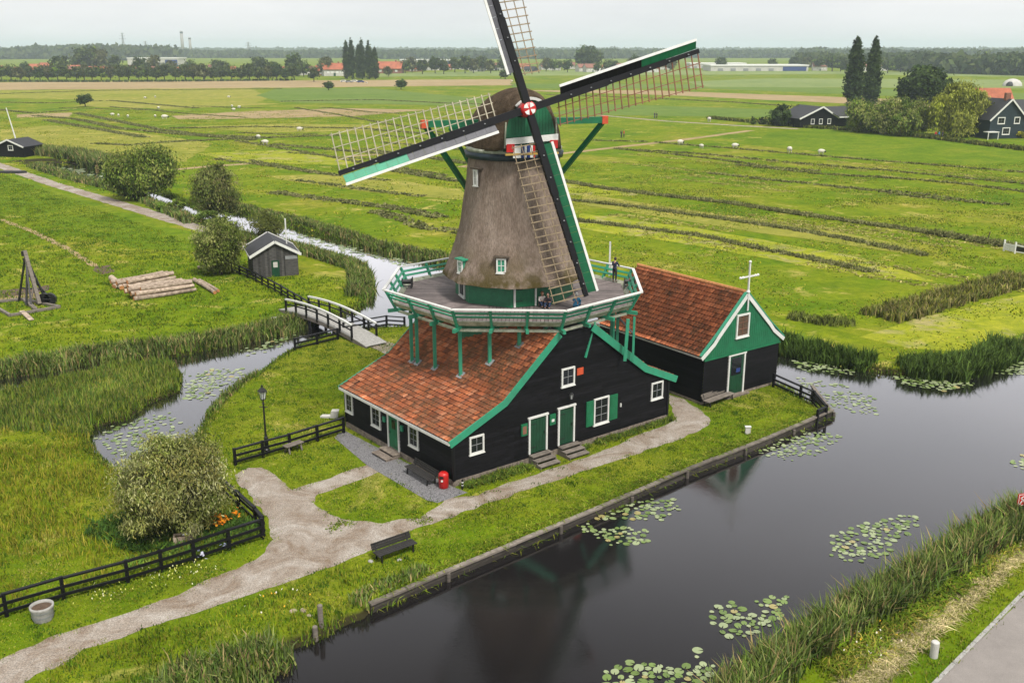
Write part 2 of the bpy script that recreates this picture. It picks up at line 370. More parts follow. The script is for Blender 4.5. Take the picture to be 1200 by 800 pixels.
# ------------------------------------------------------------ water bodies and terrain
WZ = -.40
quay_px = [(972, 479), (900, 510), (800, 549), (700, 592), (600, 634), (520, 667), (430, 705)]
QUAY = GL(quay_px, 0)
W_A = GL([(430, 722), (400, 735), (372, 752), (340, 762), (322, 785), (300, 800), (270, 850), (180, 950), (-100, 1300), (700, 1500)], WZ)
W_R = GL([(800, 900), (850, 832), (890, 795), (950, 752), (1005, 718), (1065, 690), (1110, 655), (1160, 628), (1230, 598), (1320, 560), (1500, 520)], WZ)
W_N = GL([(1700, 430), (1450, 395), (1330, 403), (1200, 413), (1165, 432), (1120, 445), (1060, 441), (1000, 432), (930, 418), (860, 402), (740, 376), (600, 330), (490, 303), (442, 294), (405, 283), (360, 272), (330, 262), (280, 249), (232, 245), (180, 224), (128, 204), (100, 194), (60, 190), (30, 186)], WZ)
W_L = GL([(30, 190), (65, 197), (78, 205), (130, 217), (178, 238), (232, 260), (285, 276), (330, 288), (385, 303), (422, 314), (431, 328), (432, 345), (424, 362), (400, 370), (366, 379), (330, 392), (280, 402), (210, 418), (150, 420), (110, 424), (60, 436), (0, 443), (-200, 470), (-200, 495), (0, 462), (50, 452), (100, 440), (150, 428), (200, 428), (213, 440), (209, 460), (172, 474), (150, 492), (112, 500), (104, 512), (112, 530), (135, 552), (165, 566), (200, 560), (225, 520), (243, 487), (275, 456), (302, 440), (322, 424), (352, 406), (400, 390), (440, 386)], WZ)
W_I = GL([(480, 386), (600, 392)], WZ)+[(6.5, 73.5), (14.2, 67.5), (17.2, 59.5)]
WATER = QUAY+W_A+W_R+W_N+W_L+W_I
xs = np.concatenate([-40-np.cumsum(.3*1.06**np.arange(130))[::-1], np.arange(-40, 40, .25), 40+np.cumsum(.3*1.06**np.arange(130))])
ys = np.concatenate([np.arange(8, 112, .25), 112+np.cumsum(.3*1.045**np.arange(165))])
X, Y = np.meshgrid(xs, ys)
def landz(x, y, sand=True):
    x = np.asarray(x, float); y = np.asarray(y, float)
    ins = inpoly(x, y, WATER); d = polydist(x, y, WATER); dq = polydist(x, y, QUAY, False)
    wq = np.clip((dq-.5)/1.0, 0, 1); wd = .10+wq*.85
    t = np.clip(d/wd, 0, 1); up = WZ-.02+(-WZ+.02)*(1-(1-t)**2.2)
    dn = WZ-.02-np.clip(d*1.2, 0, 1.2)
    return np.where(ins, dn, up), ins, d
Z, INS, DW = landz(X, Y)
lump = np.array([mnoise.noise(Vector((a*.35, b*.35, 0)))*.05 for a, b in zip(X.ravel()[::1], Y.ravel()[::1])]).reshape(X.shape)
nearb = np.clip((DW-1)/3, 0, 1)*np.where(INS, 0, 1)
rows, cols = X.shape
idx = np.arange(rows*cols).reshape(rows, cols)
F = np.stack([idx[:-1, :-1], idx[:-1, 1:], idx[1:, 1:], idx[1:, :-1]], -1).reshape(-1, 4)
tag(np_mesh('ground', np.stack([X.ravel(), Y.ravel(), (Z-np.where(INS, 0, .006)).ravel()], 1), [F], 'ground', smooth=True), kind='structure')
sheet('water', [(-700, 5), (700, 5), (700, 420), (-700, 420)], WZ, 'water')

# paths and fields
GRAVEL = GL([(-60, 806), (-30, 787), (25, 760), (100, 733), (200, 700), (250, 677), (300, 655), (320, 632), (312, 606), (290, 580), (274, 557), (290, 549), (308, 547), (325, 558), (340, 574), (385, 560), (437, 541), (450, 538), (462, 546), (410, 566), (372, 579), (369, 590), (385, 603), (416, 611), (452, 612), (490, 605), (512, 593), (524, 582), (560, 580), (600, 564), (655, 546), (690, 535), (792, 491), (785, 476), (783, 462), (800, 468), (826, 484), (833, 492), (828, 500), (800, 513), (700, 547), (600, 580), (520, 608), (480, 623), (440, 642), (390, 663), (333, 683), (267, 706), (200, 726), (100, 761), (20, 802), (-60, 845)])
sheet('gravel_path', GRAVEL, .004, 'gravel', .14, .3)
SETTS = GL([(401, 503), (392, 513), (430, 545), (500, 586), (513, 589), (548, 577), (533, 571)])
sheet('paved_strip', SETTS, .010, 'setts')
ROAD = GL([(1085, 812), (1200, 699), (1290, 620), (1500, 520), (1700, 620), (1300, 1000), (1000, 900)])
sheet('road', ROAD, .005, 'asphalt', .05, .3)
kerb = GL([(1078, 818), (1196, 698), (1288, 617), (1500, 515)])
LANE = GL([(-120, 158), (0, 194), (60, 215), (120, 233), (180, 251), (240, 269), (275, 281), (300, 294), (312, 310)])
LANEB = band(LANE, 2.3); sheet('gravel_lane', LANEB, .004, 'gravel', .2, 1.0)
TR1 = GL([(540, 196), (640, 182), (720, 173), (800, 164), (880, 153)]); sheet('footpath', band(TR1, 2.4), .004, 'field_brown', .3, 2)
TR2 = GL([(200, 199), (260, 194), (330, 189), (400, 184), (480, 178)]); sheet('footpath', band(TR2, 2.4), .004, 'field_brown', .3, 2)
TR3 = GL([(690, 134), (780, 142), (860, 147), (950, 152), (1040, 156), (1120, 163), (1220, 174), (1300, 184)]); sheet('lane', band(TR3, [2, 2, 2.5, 3, 3.5, 4.5, 5, 5]), .006, 'gravel', .3, 3)
def fld(px, mat, z=.012, j=.6): return sheet('field', GL(px), z, mat, j, 4)
fld([(325, 104), (430, 103), (590, 118), (580, 125), (330, 120), (300, 112)], 'field_green', .02)
fld([(640, 134), (900, 138), (1240, 158), (1240, 140), (900, 128), (700, 122)], 'field_green', .02)
fld([(830, 102), (1240, 104), (1240, 94), (900, 92), (800, 96)], 'field_pale', .02, 2)
fld([(600, 104), (830, 104), (1300, 124), (1300, 112), (830, 99), (600, 98)], 'field_green', .018, 2)
fld([(-50, 97), (600, 93), (600, 100), (330, 103), (-50, 106)], 'field_brown', .018, 3)
fld([(-50, 107), (290, 103), (320, 114), (300, 121), (-50, 114)], 'field_yellow', .016, 2)
fld([(590, 106), (790, 112), (1040, 124), (1300, 138), (1300, 129), (1040, 116), (760, 106)], 'field_brown', .028, 1)
fld([(440, 90), (980, 87), (1300, 92), (1300, 86), (700, 82), (440, 86)], 'field_pale', .03, 3)
fld([(60, 147), (160, 155), (250, 168), (215, 190), (110, 180), (0, 165), (0, 152)], 'field_yellow', .014)
fld([(200, 136), (280, 131), (400, 127), (500, 129), (420, 136), (300, 139), (210, 140)], 'field_brown', .022)
fld([(20, 134), (85, 132), (82, 137), (20, 138)], 'field_brown', .022)
fld([(230, 180), (330, 176), (430, 186), (400, 194), (280, 190)], 'mown', .015, .8)
fld([(300, 206), (420, 204), (540, 222), (560, 236), (440, 226)], 'field_yellow', .015, .8)
fld([(95, 118), (240, 116), (330, 122), (200, 128), (90, 125)], 'field_yellow', .021, 1.5)
fld([(215, 148), (330, 145), (460, 147), (440, 153), (300, 156)], 'field_yellow', .019, 1)
fld([(-60, 196), (0, 200), (60, 222), (240, 277), (268, 295), (160, 292), (0, 245), (-60, 230)], 'lawn_green', .014)
fld([(960, 148), (1240, 166), (1240, 204), (1040, 186), (880, 170), (900, 156)], 'lawn_green', .014, .4)
fld([(680, 250), (820, 268), (1000, 300), (1100, 330), (1010, 325), (820, 288), (680, 268)], 'mown', .014, .5)
fld([(560, 200), (700, 216), (760, 228), (700, 230), (560, 222)], 'mown', .014, .5)
fld([(680, 226), (800, 245), (1000, 275), (1080, 290), (1060, 298), (820, 262), (680, 240)], 'field_yellow', .015, .4)
fld([(1010, 395), (1080, 372), (1200, 345), (1300, 330), (1300, 372), (1200, 392), (1130, 412), (1060, 408)], 'mown', .013, .3)
fld([(-60, 400), (0, 352), (40, 350), (60, 345), (0, 342), (-60, 340)], 'field_brown', .01, .2)
sheet('soil_patch', GL([(112, 312), (128, 311), (134, 318), (120, 322), (108, 317)]), .012, 'soil', .2, .4)
sheet('soil_patch', GL([(-40, 352), (0, 340), (30, 338), (58, 334), (56, 341), (30, 345), (0, 349), (-40, 362)]), .016, 'soil', .2, .5)
sheet('footpath', band(GL([(0, 257), (40, 272), (80, 292), (112, 312)]), .7), .017, 'field_brown', .2, .5)

# buildings' footprints (shared by grass and walls)
TH1 = R(37.7); E1 = Vector((math.cos(TH1), math.sin(TH1))); E2 = Vector((math.cos(TH1+R(91.5)), math.sin(TH1+R(91.5))))
A0 = Vector(G(532, 570)); BL, BD = 14.85, 10.3
def bp(s, t, z=0): q = A0+E1*s+E2*t; return Vector((q.x, q.y, z))
TH2 = R(36); K1 = Vector((math.cos(TH2), math.sin(TH2))); K2 = Vector((-K1.y, K1.x)); D0 = Vector(G(822, 474)); KL, KD = 6.75, 9.4
def kp(s, t, z=0): q = D0+K1*s+K2*t; return Vector((q.x, q.y, z))
FOOT1 = [tuple(bp(s, t)[:2]) for s, t in ((0, 0), (BL, 0), (BL, BD), (0, BD))]
FOOT2 = [tuple(kp(s, t)[:2]) for s, t in ((0, 0), (KL, 0), (KL, KD), (0, KD))]

# ------------------------------------------------------------ blades
def blades(name, x, y, z0, h, wd, lean, mat, col, label=None, cat=None, kind='stuff', group=None, parent=None):
    n_ = len(x); az = RNG.uniform(0, 2*math.pi, n_); fa = az+RNG.normal(0, .6, n_)+math.pi/2
    P0 = np.stack([x, y, z0], 1); dv = np.stack([np.cos(az), np.sin(az), np.zeros(n_)], 1); sv = np.stack([np.cos(fa), np.sin(fa), np.zeros(n_)], 1)
    h = np.broadcast_to(h, n_); wd = np.broadcast_to(wd, n_); ln = np.broadcast_to(lean, n_)*h
    up = np.array([0, 0, 1.0])
    mid = P0+dv*(ln*.35)[:, None]+up*(h*.58)[:, None]; tip = P0+dv*ln[:, None]+up*(h*np.sqrt(np.clip(1-(ln/h)**2*.5, .2, 1)))[:, None]
    V = np.stack([P0-sv*(wd/2)[:, None], P0+sv*(wd/2)[:, None], mid-sv*(wd*.42)[:, None], mid+sv*(wd*.42)[:, None], tip], 1).reshape(-1, 3)
    b = np.arange(n_)*5
    Q = np.stack([b, b+1, b+3, b+2], 1); T = np.stack([b+2, b+3, b+4], 1)
    o = np_mesh(name, V, [Q, T], mat, vcol=np.repeat(col, 5, 0))
    if parent: o.parent = parent
    return tag(o, label, cat, group, kind)
def pick(cols, n_, var=.18):
    c = np.array(cols)[RNG.integers(0, len(cols), n_)]; return np.clip(c*(1+RNG.normal(0, var, (n_, 1))), .003, 1)
def rand_in(poly, dens):
    P = np.array(poly); lo, hi = P.min(0), P.max(0); n_ = int((hi-lo).prod()*dens)
    q = RNG.uniform(lo, hi, (n_, 2)); return q[inpoly(q[:, 0], q[:, 1], poly)]
EXCL = [GRAVEL, SETTS, ROAD, FOOT1, FOOT2, LANEB]
def clear(q, margin=0.0, shore=.15):
    ok = np.ones(len(q), bool); j = q+RNG.normal(0, .16, q.shape)+.25*np.stack([pn(q, 1.1, 21), pn(q, 1.1, 31)], 1)
    for e in EXCL:
        ok &= ~inpoly(j[:, 0], j[:, 1], e)
    z, ins, d = landz(q[:, 0], q[:, 1]); ok &= ~ins & (d > shore)
    return q[ok], z[ok]
GREENS = [(.115, .185, .008), (.155, .215, .008), (.075, .14, .006), (.21, .235, .016)]
DRYG = [(.30, .30, .02), (.36, .32, .05), (.24, .29, .012)]
def pn(q, f, k): return np.array([mnoise.noise(Vector((a*f, b*f, k))) for a, b in q])
def tufts(name, poly, dens, hmin, hmax, wd, cols, per=5, spread=.07, lean=.5, nf=.5, cut=-1, label=None, cat='grass'):
    q = rand_in(poly, dens); 
    if cut > -1: q = q[pn(q, nf, 1)+RNG.normal(0, .1, len(q)) > cut]
    q, z = clear(q)
    if not len(q): return
    hh = RNG.uniform(hmin, hmax, len(q))*(1+.5*pn(q, nf, 5)); q = np.repeat(q, per, 0)+RNG.normal(0, spread, (len(q)*per, 2)); z = np.repeat(z, per); hh = np.repeat(hh, per)*RNG.uniform(.6, 1.1, len(q))
    big = pn(q[::per], .25, 8); k = np.repeat(big, per)[:, None]
    col = pick(cols, len(q))*(1+.35*k)
    return blades(name, q[:, 0], q[:, 1], z-.02, hh, wd*RNG.uniform(.6, 1.3, len(q)), RNG.uniform(.1, lean, len(q)), 'blade', col, label, cat)
NEAR = GL([(-40, 830), (-60, 500), (330, 405), (480, 375), (920, 440), (990, 470), (960, 500), (300, 830)])
tufts('lawn_grass', NEAR, 55, .04, .10, .035, GREENS+[(.25, .26, .035)], 6, .1, 1.0, label='short lawn grass on the mill island')
tufts('lawn_grass', NEAR, 16, .07, .16, .04, [(.05, .115, .006), (.07, .14, .008), (.045, .10, .01)], 7, .12, .7, 1.1, .10, 'darker clumps in the lawn of the mill island')
tufts('lawn_grass', NEAR, 14, .05, .10, .04, [(.30, .27, .06), (.25, .25, .03), (.36, .30, .10)], 6, .12, 1.0, .55, .22, 'dry yellow patches in the lawn of the mill island')
tufts('meadow_grass', GL([(-60, 450), (-60, 200), (0, 205), (300, 310), (432, 330), (424, 362), (200, 415), (0, 440)]), 2.5, .12, .26, .07, [(.05, .115, .006), (.07, .14, .008)], 7, .2, .7, .4, .12, 'darker clumps in the far bank meadow')
tufts('meadow_grass', GL([(560, 380), (500, 300), (640, 190), (1260, 190), (1260, 412), (1120, 440), (930, 415)]), .7, .06, .15, .16, [(.06, .12, .008), (.09, .14, .012), (.20, .19, .05)], 9, .6, 1.0, .12, .16, 'darker clumps in the wide field behind the mill')
ROUGH = GL([(-60, 720), (-60, 500), (100, 500), (140, 545), (200, 565), (275, 570), (305, 628), (0, 716)])
tufts('rough_grass', ROUGH, 16, .22, .5, .035, [(.16, .205, .008), (.215, .215, .015), (.10, .165, .008), (.29, .25, .035)], 6, .12, .7, .35, -.25, 'long rough grass in the fenced plot')
VERGE = GL([(-60, 900), (-60, 850), (100, 768), (333, 690), (440, 650), (430, 705), (372, 748), (330, 775), (300, 800), (240, 900)])
tufts('verge_grass', VERGE, 20, .12, .34, .035, GREENS+[(.24, .235, .03), (.07, .14, .01)], 6, .1, .7, .5, -.3, 'tufty grass on the verge by the canal')
RB = GL([(850, 835), (1005, 725), (1160, 635), (1260, 590), (1330, 560), (1500, 520), (1290, 625), (1196, 701), (1080, 818), (1000, 900), (800, 900)])
tufts('verge_grass', RB, 30, .07, .2, .035, GREENS+[(.22, .21, .05)], 6, .1, .8, .5, label='grass verge beside the asphalt road')
LFIELD = GL([(-60, 440), (-60, 205), (0, 205), (270, 285), (345, 365), (420, 362), (425, 300), (330, 290), (270, 285), (345, 375), (200, 412), (0, 436)])
tufts('meadow_grass', GL([(-60, 450), (-60, 200), (0, 205), (300, 310), (432, 330), (424, 362), (200, 415), (0, 440)]), 4.5, .10, .26, .08, GREENS, 5, .2, .7, .3, label='meadow grass on the far bank')
tufts('meadow_grass', GL([(560, 380), (500, 300), (640, 190), (1260, 190), (1260, 412), (1120, 440), (930, 415)]), 1.6, .08, .20, .12, GREENS+DRYG[:2], 5, .3, .9, .12, -.1, 'uneven grass of the wide field behind the mill')
tufts('meadow_grass', GL([(-60, 200), (-60, 130), (600, 130), (600, 300), (490, 300), (230, 240)]), .5, .10, .24, .2, GREENS+DRYG, 5, .5, .7, .1, -.1, 'uneven grass of the far fields')
# peninsula of rank growth
# weeds on every bank
_wp = resample(WATER, .12, True); _wp = np.array([q_ for q_ in _wp if -75 < q_[0] < 75 and 20 < q_[1] < 150]); _dq = polydist(_wp[:, 0], _wp[:, 1], QUAY, False); _wp = _wp[_dq > .6]
_wp = np.repeat(_wp, 9, 0)+RNG.normal(0, .38, (len(_wp)*9, 2)); _z, _i, _d = landz(_wp[:, 0], _wp[:, 1]); _ok = (~_i) | (_d < .12); _wp = _wp[_ok]; _z = np.maximum(_z[_ok], WZ-.03)
_sc = np.clip(np.hypot(_wp[:, 0], _wp[:, 1])/45, 1, 2.2)
blades('bank_weeds', _wp[:, 0], _wp[:, 1], _z, .28*(1+.5*pn(_wp, .8, 3))*RNG.uniform(.5, 1.4, len(_wp)), .045*_sc, RNG.uniform(.1, .9, len(_wp)), 'blade', pick([(.07, .13, .01), (.10, .16, .012), (.05, .09, .01), (.15, .17, .03)], len(_wp), .3), 'rank weeds fringing the water on every bank', 'weeds')
PEN = GL([(-80, 470), (0, 464), (50, 454), (100, 442), (150, 430), (200, 430), (211, 441), (207, 459), (172, 473), (150, 490), (112, 498), (95, 512), (-80, 505)], -.2)
tufts('marsh_plants', PEN, 22, .4, .75, .06, [(.09, .155, .018), (.13, .185, .022), (.17, .21, .028), (.06, .11, .022), (.20, .20, .05)], 6, .16, .45, .4, label='tall marsh plants on the low peninsula')
# reeds along the banks: (line px, width m, height, density, z, colour set)
REED = [(.085, .145, .022), (.115, .175, .03), (.06, .11, .02), (.15, .20, .04), (.20, .22, .07), (.13, .17, .06), (.26, .20, .09)]
def reeds(px, width, h, dens, per=5, wd=.06, cols=REED, label='green reeds', lean=.3, off=0, spread=.12, frac=1):
    L0 = GL(px, -.3); poly = band(L0, width); q = rand_in(poly, dens); q = q[RNG.uniform(0, 1, len(q)) < frac]
    z, ins, d = landz(q[:, 0], q[:, 1]); ok = ~(ins & (d > .5)); q = q[ok]; z = z[ok]
    if not len(q): return
    hh = h*(1+.35*pn(q, .5, 4)+.30*pn(q, 2.2, 14)); q = np.repeat(q, per, 0)+RNG.normal(0, spread, (len(q)*per, 2)); z = np.maximum(np.repeat(z, per), WZ-.05); hh = np.repeat(hh, per)*RNG.uniform(.55, 1.1, len(q))
    kk = np.repeat(pn(q[::per], .6, 11), per)[:, None]
    blades('reeds', q[:, 0], q[:, 1], z, hh, wd*1.25*RNG.uniform(.6, 1.4, len(q)), RNG.uniform(.05, lean*2.6, len(q)), 'blade', pick(cols, len(q), .3)*(1+.5*kk+.35*np.repeat(pn(q[::per], 2.5, 19), per)[:, None]), label, 'reeds')
reeds([(775, 880), (838, 818), (902, 768), (962, 732), (1024, 700), (1078, 668), (1132, 636), (1208, 602), (1300, 560)], 3.1, 1.3, 44, 7, .05, label='dense green reeds on the bank below the asphalt road')
reeds([(180, 850), (240, 800), (300, 785), (335, 765)], 2.4, .65, 34, 6, .045, label='arching reeds on the near bank at the lower left')
reeds([(415, 716), (440, 703), (470, 690), (500, 677)], .9, .38, 40, 5, .045, label='weeds growing over the quay')
reeds([(-60, 452), (0, 438), (60, 430), (110, 420), (200, 412), (280, 398), (330, 388), (350, 380)], 1.9, .85, 34, 5, .06, label='reeds along the far bank of the side channel')
reeds([(245, 487), (275, 455), (302, 438)], .9, .4, 26, 5, .05, label='low reeds on the island edge')
reeds([(428, 352), (432, 335), (426, 318), (385, 304), (330, 290), (280, 282)], 3.2, .95, 22, 5, .075, label='reed bed round the bend of the canal')
reeds([(350, 262), (405, 279), (442, 291), (490, 300), (540, 310)], 1.8, .7, 20, 5, .08, label='reeds on the field side of the canal')
reeds([(232, 240), (280, 245), (350, 262)], 1.6, .6, 12, 5, .1, label='low reeds on the field side of the canal')
reeds([(40, 182), (70, 184), (100, 189), (125, 198)], 5, 1.9, 8, 5, .16, label='tall reeds beside the distant pool')
reeds([(40, 197), (90, 213), (130, 222), (178, 240), (230, 264)], 2.6, .9, 10, 5, .12, label='reeds between the lane and the creek')
reeds([(905, 405), (930, 412), (1000, 428), (1020, 432)], 2.2, .95, 30, 6, .07, [(.05, .09, .015), (.07, .12, .02)], label='dark reeds on the bank behind the green gable')
reeds([(1060, 438), (1120, 440), (1165, 430), (1185, 415)], 2.8, 1.15, 34, 6, .07, [(.05, .09, .018), (.07, .12, .02), (.09, .14, .03)], label='dark reed clump at the canal corner')
reeds([(1165, 420), (1200, 408), (1300, 395)], 1.6, .7, 20, 6, .06, label='weeds on the far canal bank')
reeds([(1030, 378), (1060, 370), (1100, 358), (1150, 345), (1200, 330)], 3.5, .8, 14, 6, .07, [(.14, .16, .04), (.10, .13, .02), (.24, .20, .08), (.20, .20, .03)], label='straw-coloured weeds at the field corner')
reeds([(925, 375), (960, 382), (1000, 384)], 2.0, .5, 14, 6, .07, [(.14, .16, .04), (.10, .13, .02)], label='weeds by the field corner')
RUSH = [(.13, .14, .045), (.165, .17, .06), (.10, .12, .03), (.21, .20, .09)]
def rush(px, width=.9, h=.35, dens=16, wd=.09, frac=1, label='row of cut rushes across the field'): reeds(px, width, h, dens, 5, wd, RUSH, label, .8, 0, .18, frac)
rush([(655, 214), (700, 222), (760, 230), (850, 240), (930, 253), (1000, 263), (1090, 276), (1130, 283)], 1.6, .45, label='thickest row of cut rushes in the field behind the mill')
rush([(1090, 277), (1130, 283), (1180, 292), (1230, 298)], 1.8, .7, label='tall rushes beside the white gate')
rush([(660, 236), (740, 245), (850, 260), (930, 272), (1000, 285), (1085, 303)], 1.2, .4, label='second row of cut rushes behind the mill')
rush([(660, 260), (740, 269), (830, 281), (900, 297), (950, 307), (1024, 323)], 1.2, .4, label='nearest row of cut rushes behind the mill')
for k, px in enumerate([[(720, 176), (800, 184), (850, 190), (900, 198), (960, 203)], [(680, 166), (760, 168), (860, 176), (1000, 188), (1100, 196), (1220, 206)], [(720, 176), (830, 183), (950, 195), (1050, 203), (1210, 219)], [(860, 195), (960, 206), (1060, 212), (1130, 218), (1220, 230)], [(830, 205), (900, 213), (1000, 223), (1080, 234), (1180, 243)], [(980, 222), (1060, 228), (1150, 240)]]):
    rush(px, 1.4, .35, 5, .2, .8, label='thin line of rushes in the right-hand pasture')
for px in [[(40, 137), (90, 141), (140, 152), (200, 158), (300, 166)], [(55, 142), (110, 152), (170, 163)], [(90, 134), (150, 146), (190, 154), (240, 160), (310, 163)], [(110, 170), (150, 172), (200, 168), (290, 164), (400, 160)], [(330, 120), (440, 118), (520, 122), (590, 124)], [(320, 171), (400, 178), (500, 186), (550, 194)], [(420, 195), (480, 205), (540, 215)], [(0, 121), (60, 122), (130, 119), (230, 128)], [(0, 130), (40, 134), (80, 131)], [(200, 152), (300, 150), (420, 152), (520, 160)], [(320, 228), (380, 236), (460, 246), (520, 258)], [(440, 250), (500, 270), (560, 278)], [(0, 111), (120, 107), (330, 105)], [(640, 112), (760, 116), (860, 121), (1000, 131)]]:
    rush(px, 2.4, .34, 4.5, .28, .85, label='ditch line of rushes in the far left fields')
for _ in range(26):
    y_ = 124+random.random()**1.3*120; x_ = random.uniform(30, 480); l_ = random.uniform(60, 190)*(.6+y_/200); sl = random.choice([.02, .08, .13, .17])
    if y_+l_*sl > 150 and x_ < 230: continue
    rush([(x_, y_), (x_+l_*.3, y_+l_*.3*sl), (x_+l_*.6, y_+l_*.6*sl+1), (x_+l_, y_+l_*sl)], 1.8, .25, 4.5, .25, .7, label='ditch line of rushes in the far left fields')
for _ in range(16):
    y_ = random.uniform(182, 330); x_ = random.uniform(690, 1000); l_ = random.uniform(120, 330); sl = .10+.09*(y_-180)/150
    reeds([(x_, y_), (x_+l_*.3, y_+l_*.3*sl), (x_+l_*.6, y_+l_*.6*sl), (x_+l_, y_+l_*sl)], 2.2, .16, 5, 5, .12, [(.30, .28, .07), (.24, .26, .04), (.36, .31, .12)], 'pale streak of drying cut grass in the pasture', 1.5, frac=.6)
reeds([(972, 482), (900, 513), (800, 552), (700, 596), (600, 638), (520, 671), (430, 709)], .55, .17, 80, 6, .035, [(.15, .23, .01), (.11, .18, .01), (.22, .24, .03)], 'grass hanging over the quay edge', 1.6)
reeds([(8, 727), (75, 706), (150, 686), (228, 662), (306, 635), (262, 586)], .35, .28, 60, 6, .035, GREENS, 'long grass along the foot of the black fence', .8)
reeds([(276, 548), (340, 530), (403, 510)], .3, .2, 60, 6, .03, GREENS, 'long grass along the fence by the street lamp', .8)
reeds([(975, 800), (1030, 762), (1080, 722), (1130, 682), (1185, 645)], 1.0, .38, 34, 6, .04, [(.30, .26, .05), (.16, .20, .02), (.12, .19, .015)], 'mixed weeds between reeds and mown verge', .9)
reeds([(830, 140), (930, 150), (1020, 156), (1100, 165), (1200, 178), (1290, 190)], 3, .9, 4, 5, .3, [(.08, .11, .02), (.13, .14, .03)], label='weedy strip in front of the farmyard')
reeds([(-20, 170), (30, 176), (70, 180), (110, 186), (150, 200)], 4, 1.0, 5, 5, .2, label='weeds behind the small black shed')
reeds([(870, 805), (940, 760), (1010, 735), (1075, 708), (1130, 672)], 1.6, .45, 26, 6, .06, [(.12, .20, .012), (.16, .24, .015), (.09, .15, .012)], 'leafy green weeds behind the right-hand reeds', .9)
for px, wdt in (([(545, 577), (580, 566), (615, 553)], .7), ([(660, 538), (690, 528)], .5), ([(695, 524), (740, 510), (785, 494)], 1.0)):
    reeds(px, wdt, .3, 60, 6, .04, [(.11, .17, .02), (.16, .19, .03), (.07, .13, .02)], 'weeds along the foot of the barn wall', .6)
reeds([(120, 620), (170, 640), (230, 640), (290, 618)], 2.2, .45, 26, 6, .06, [(.05, .11, .02), (.07, .14, .02)], 'leafy undergrowth below the willow bush', .6)
reeds([(150, 672), (230, 655), (300, 630)], 1.0, .35, 26, 6, .06, [(.08, .15, .02), (.13, .19, .03)], 'leafy weeds outside the black fence', .6)
reeds([(912, 450), (930, 456), (960, 468)], .6, .35, 40, 6, .04, GREENS, 'weeds under the quay fence', .6)
# mown hay on right verge
reeds([(1000, 815), (1050, 768), (1095, 728), (1140, 690), (1200, 642)], 1.1, .13, 150, 5, .03, [(.50, .42, .24), (.42, .36, .19), (.30, .28, .10)], 'strip of dry cut grass beside the road', 2.2)
# flowers
def flowers(px, n_, cols, label, sp=.35, r=.05, z=.3):
    V = []; Fq = []; C = []
    for i in range(n_):
        c = random.choice(px); q = G(*c); x = q[0]+random.gauss(0, sp); y = q[1]+random.gauss(0, sp); zz = z*random.uniform(.6, 1.2); b = len(V)
        for k in range(6): t = k*math.pi/3; V.append((x+r*math.cos(t), y+r*math.sin(t), zz+.03*math.sin(t+i)))
        Fq.append(tuple(range(b, b+6))); C += [random.choice(cols)]*6
    np_mesh_o = np_mesh('flowers', np.array(V), [np.array(Fq)], 'blade', vcol=np.array(C)); return tag(np_mesh_o, label, 'flowers', kind='stuff')
flowers([(256, 618), (262, 620), (275, 613)], 70, [(.75, .22, .01), (.8, .32, .02)], 'orange flowers inside the fence corner', .22, .06, .5)
reeds([(388, 628), (402, 618), (412, 622)], .5, .09, 60, 5, .04, GREENS, 'grass growing through the gravel', 1.0)
reeds([(470, 606), (490, 612), (500, 620)], .6, .09, 60, 5, .04, GREENS, 'grass growing through the gravel by the junction', 1.0)
flowers([(240, 655), (262, 648)], 14, [(.5, .55, .8), (.7, .7, .85)], 'pale blue flowers outside the fence', .2, .06, .35)
flowers([(180, 680), (210, 672), (235, 666), (120, 700)], 160, [(.6, .6, .15), (.65, .65, .4)], 'tiny yellow flowers along the verge', .5, .025, .2)
flowers([(320, 710), (300, 715), (340, 705), (1020, 760), (1000, 755), (1030, 750)], 60, [(.7, .4, .04), (.75, .7, .6)], 'scattered verge flowers', .6, .03, .3)
flowers([(157, 230), (163, 232)], 60, [(.55, .12, .10), (.6, .2, .15)], 'reddish flowering weeds under the far tree', .7, .22, .8)
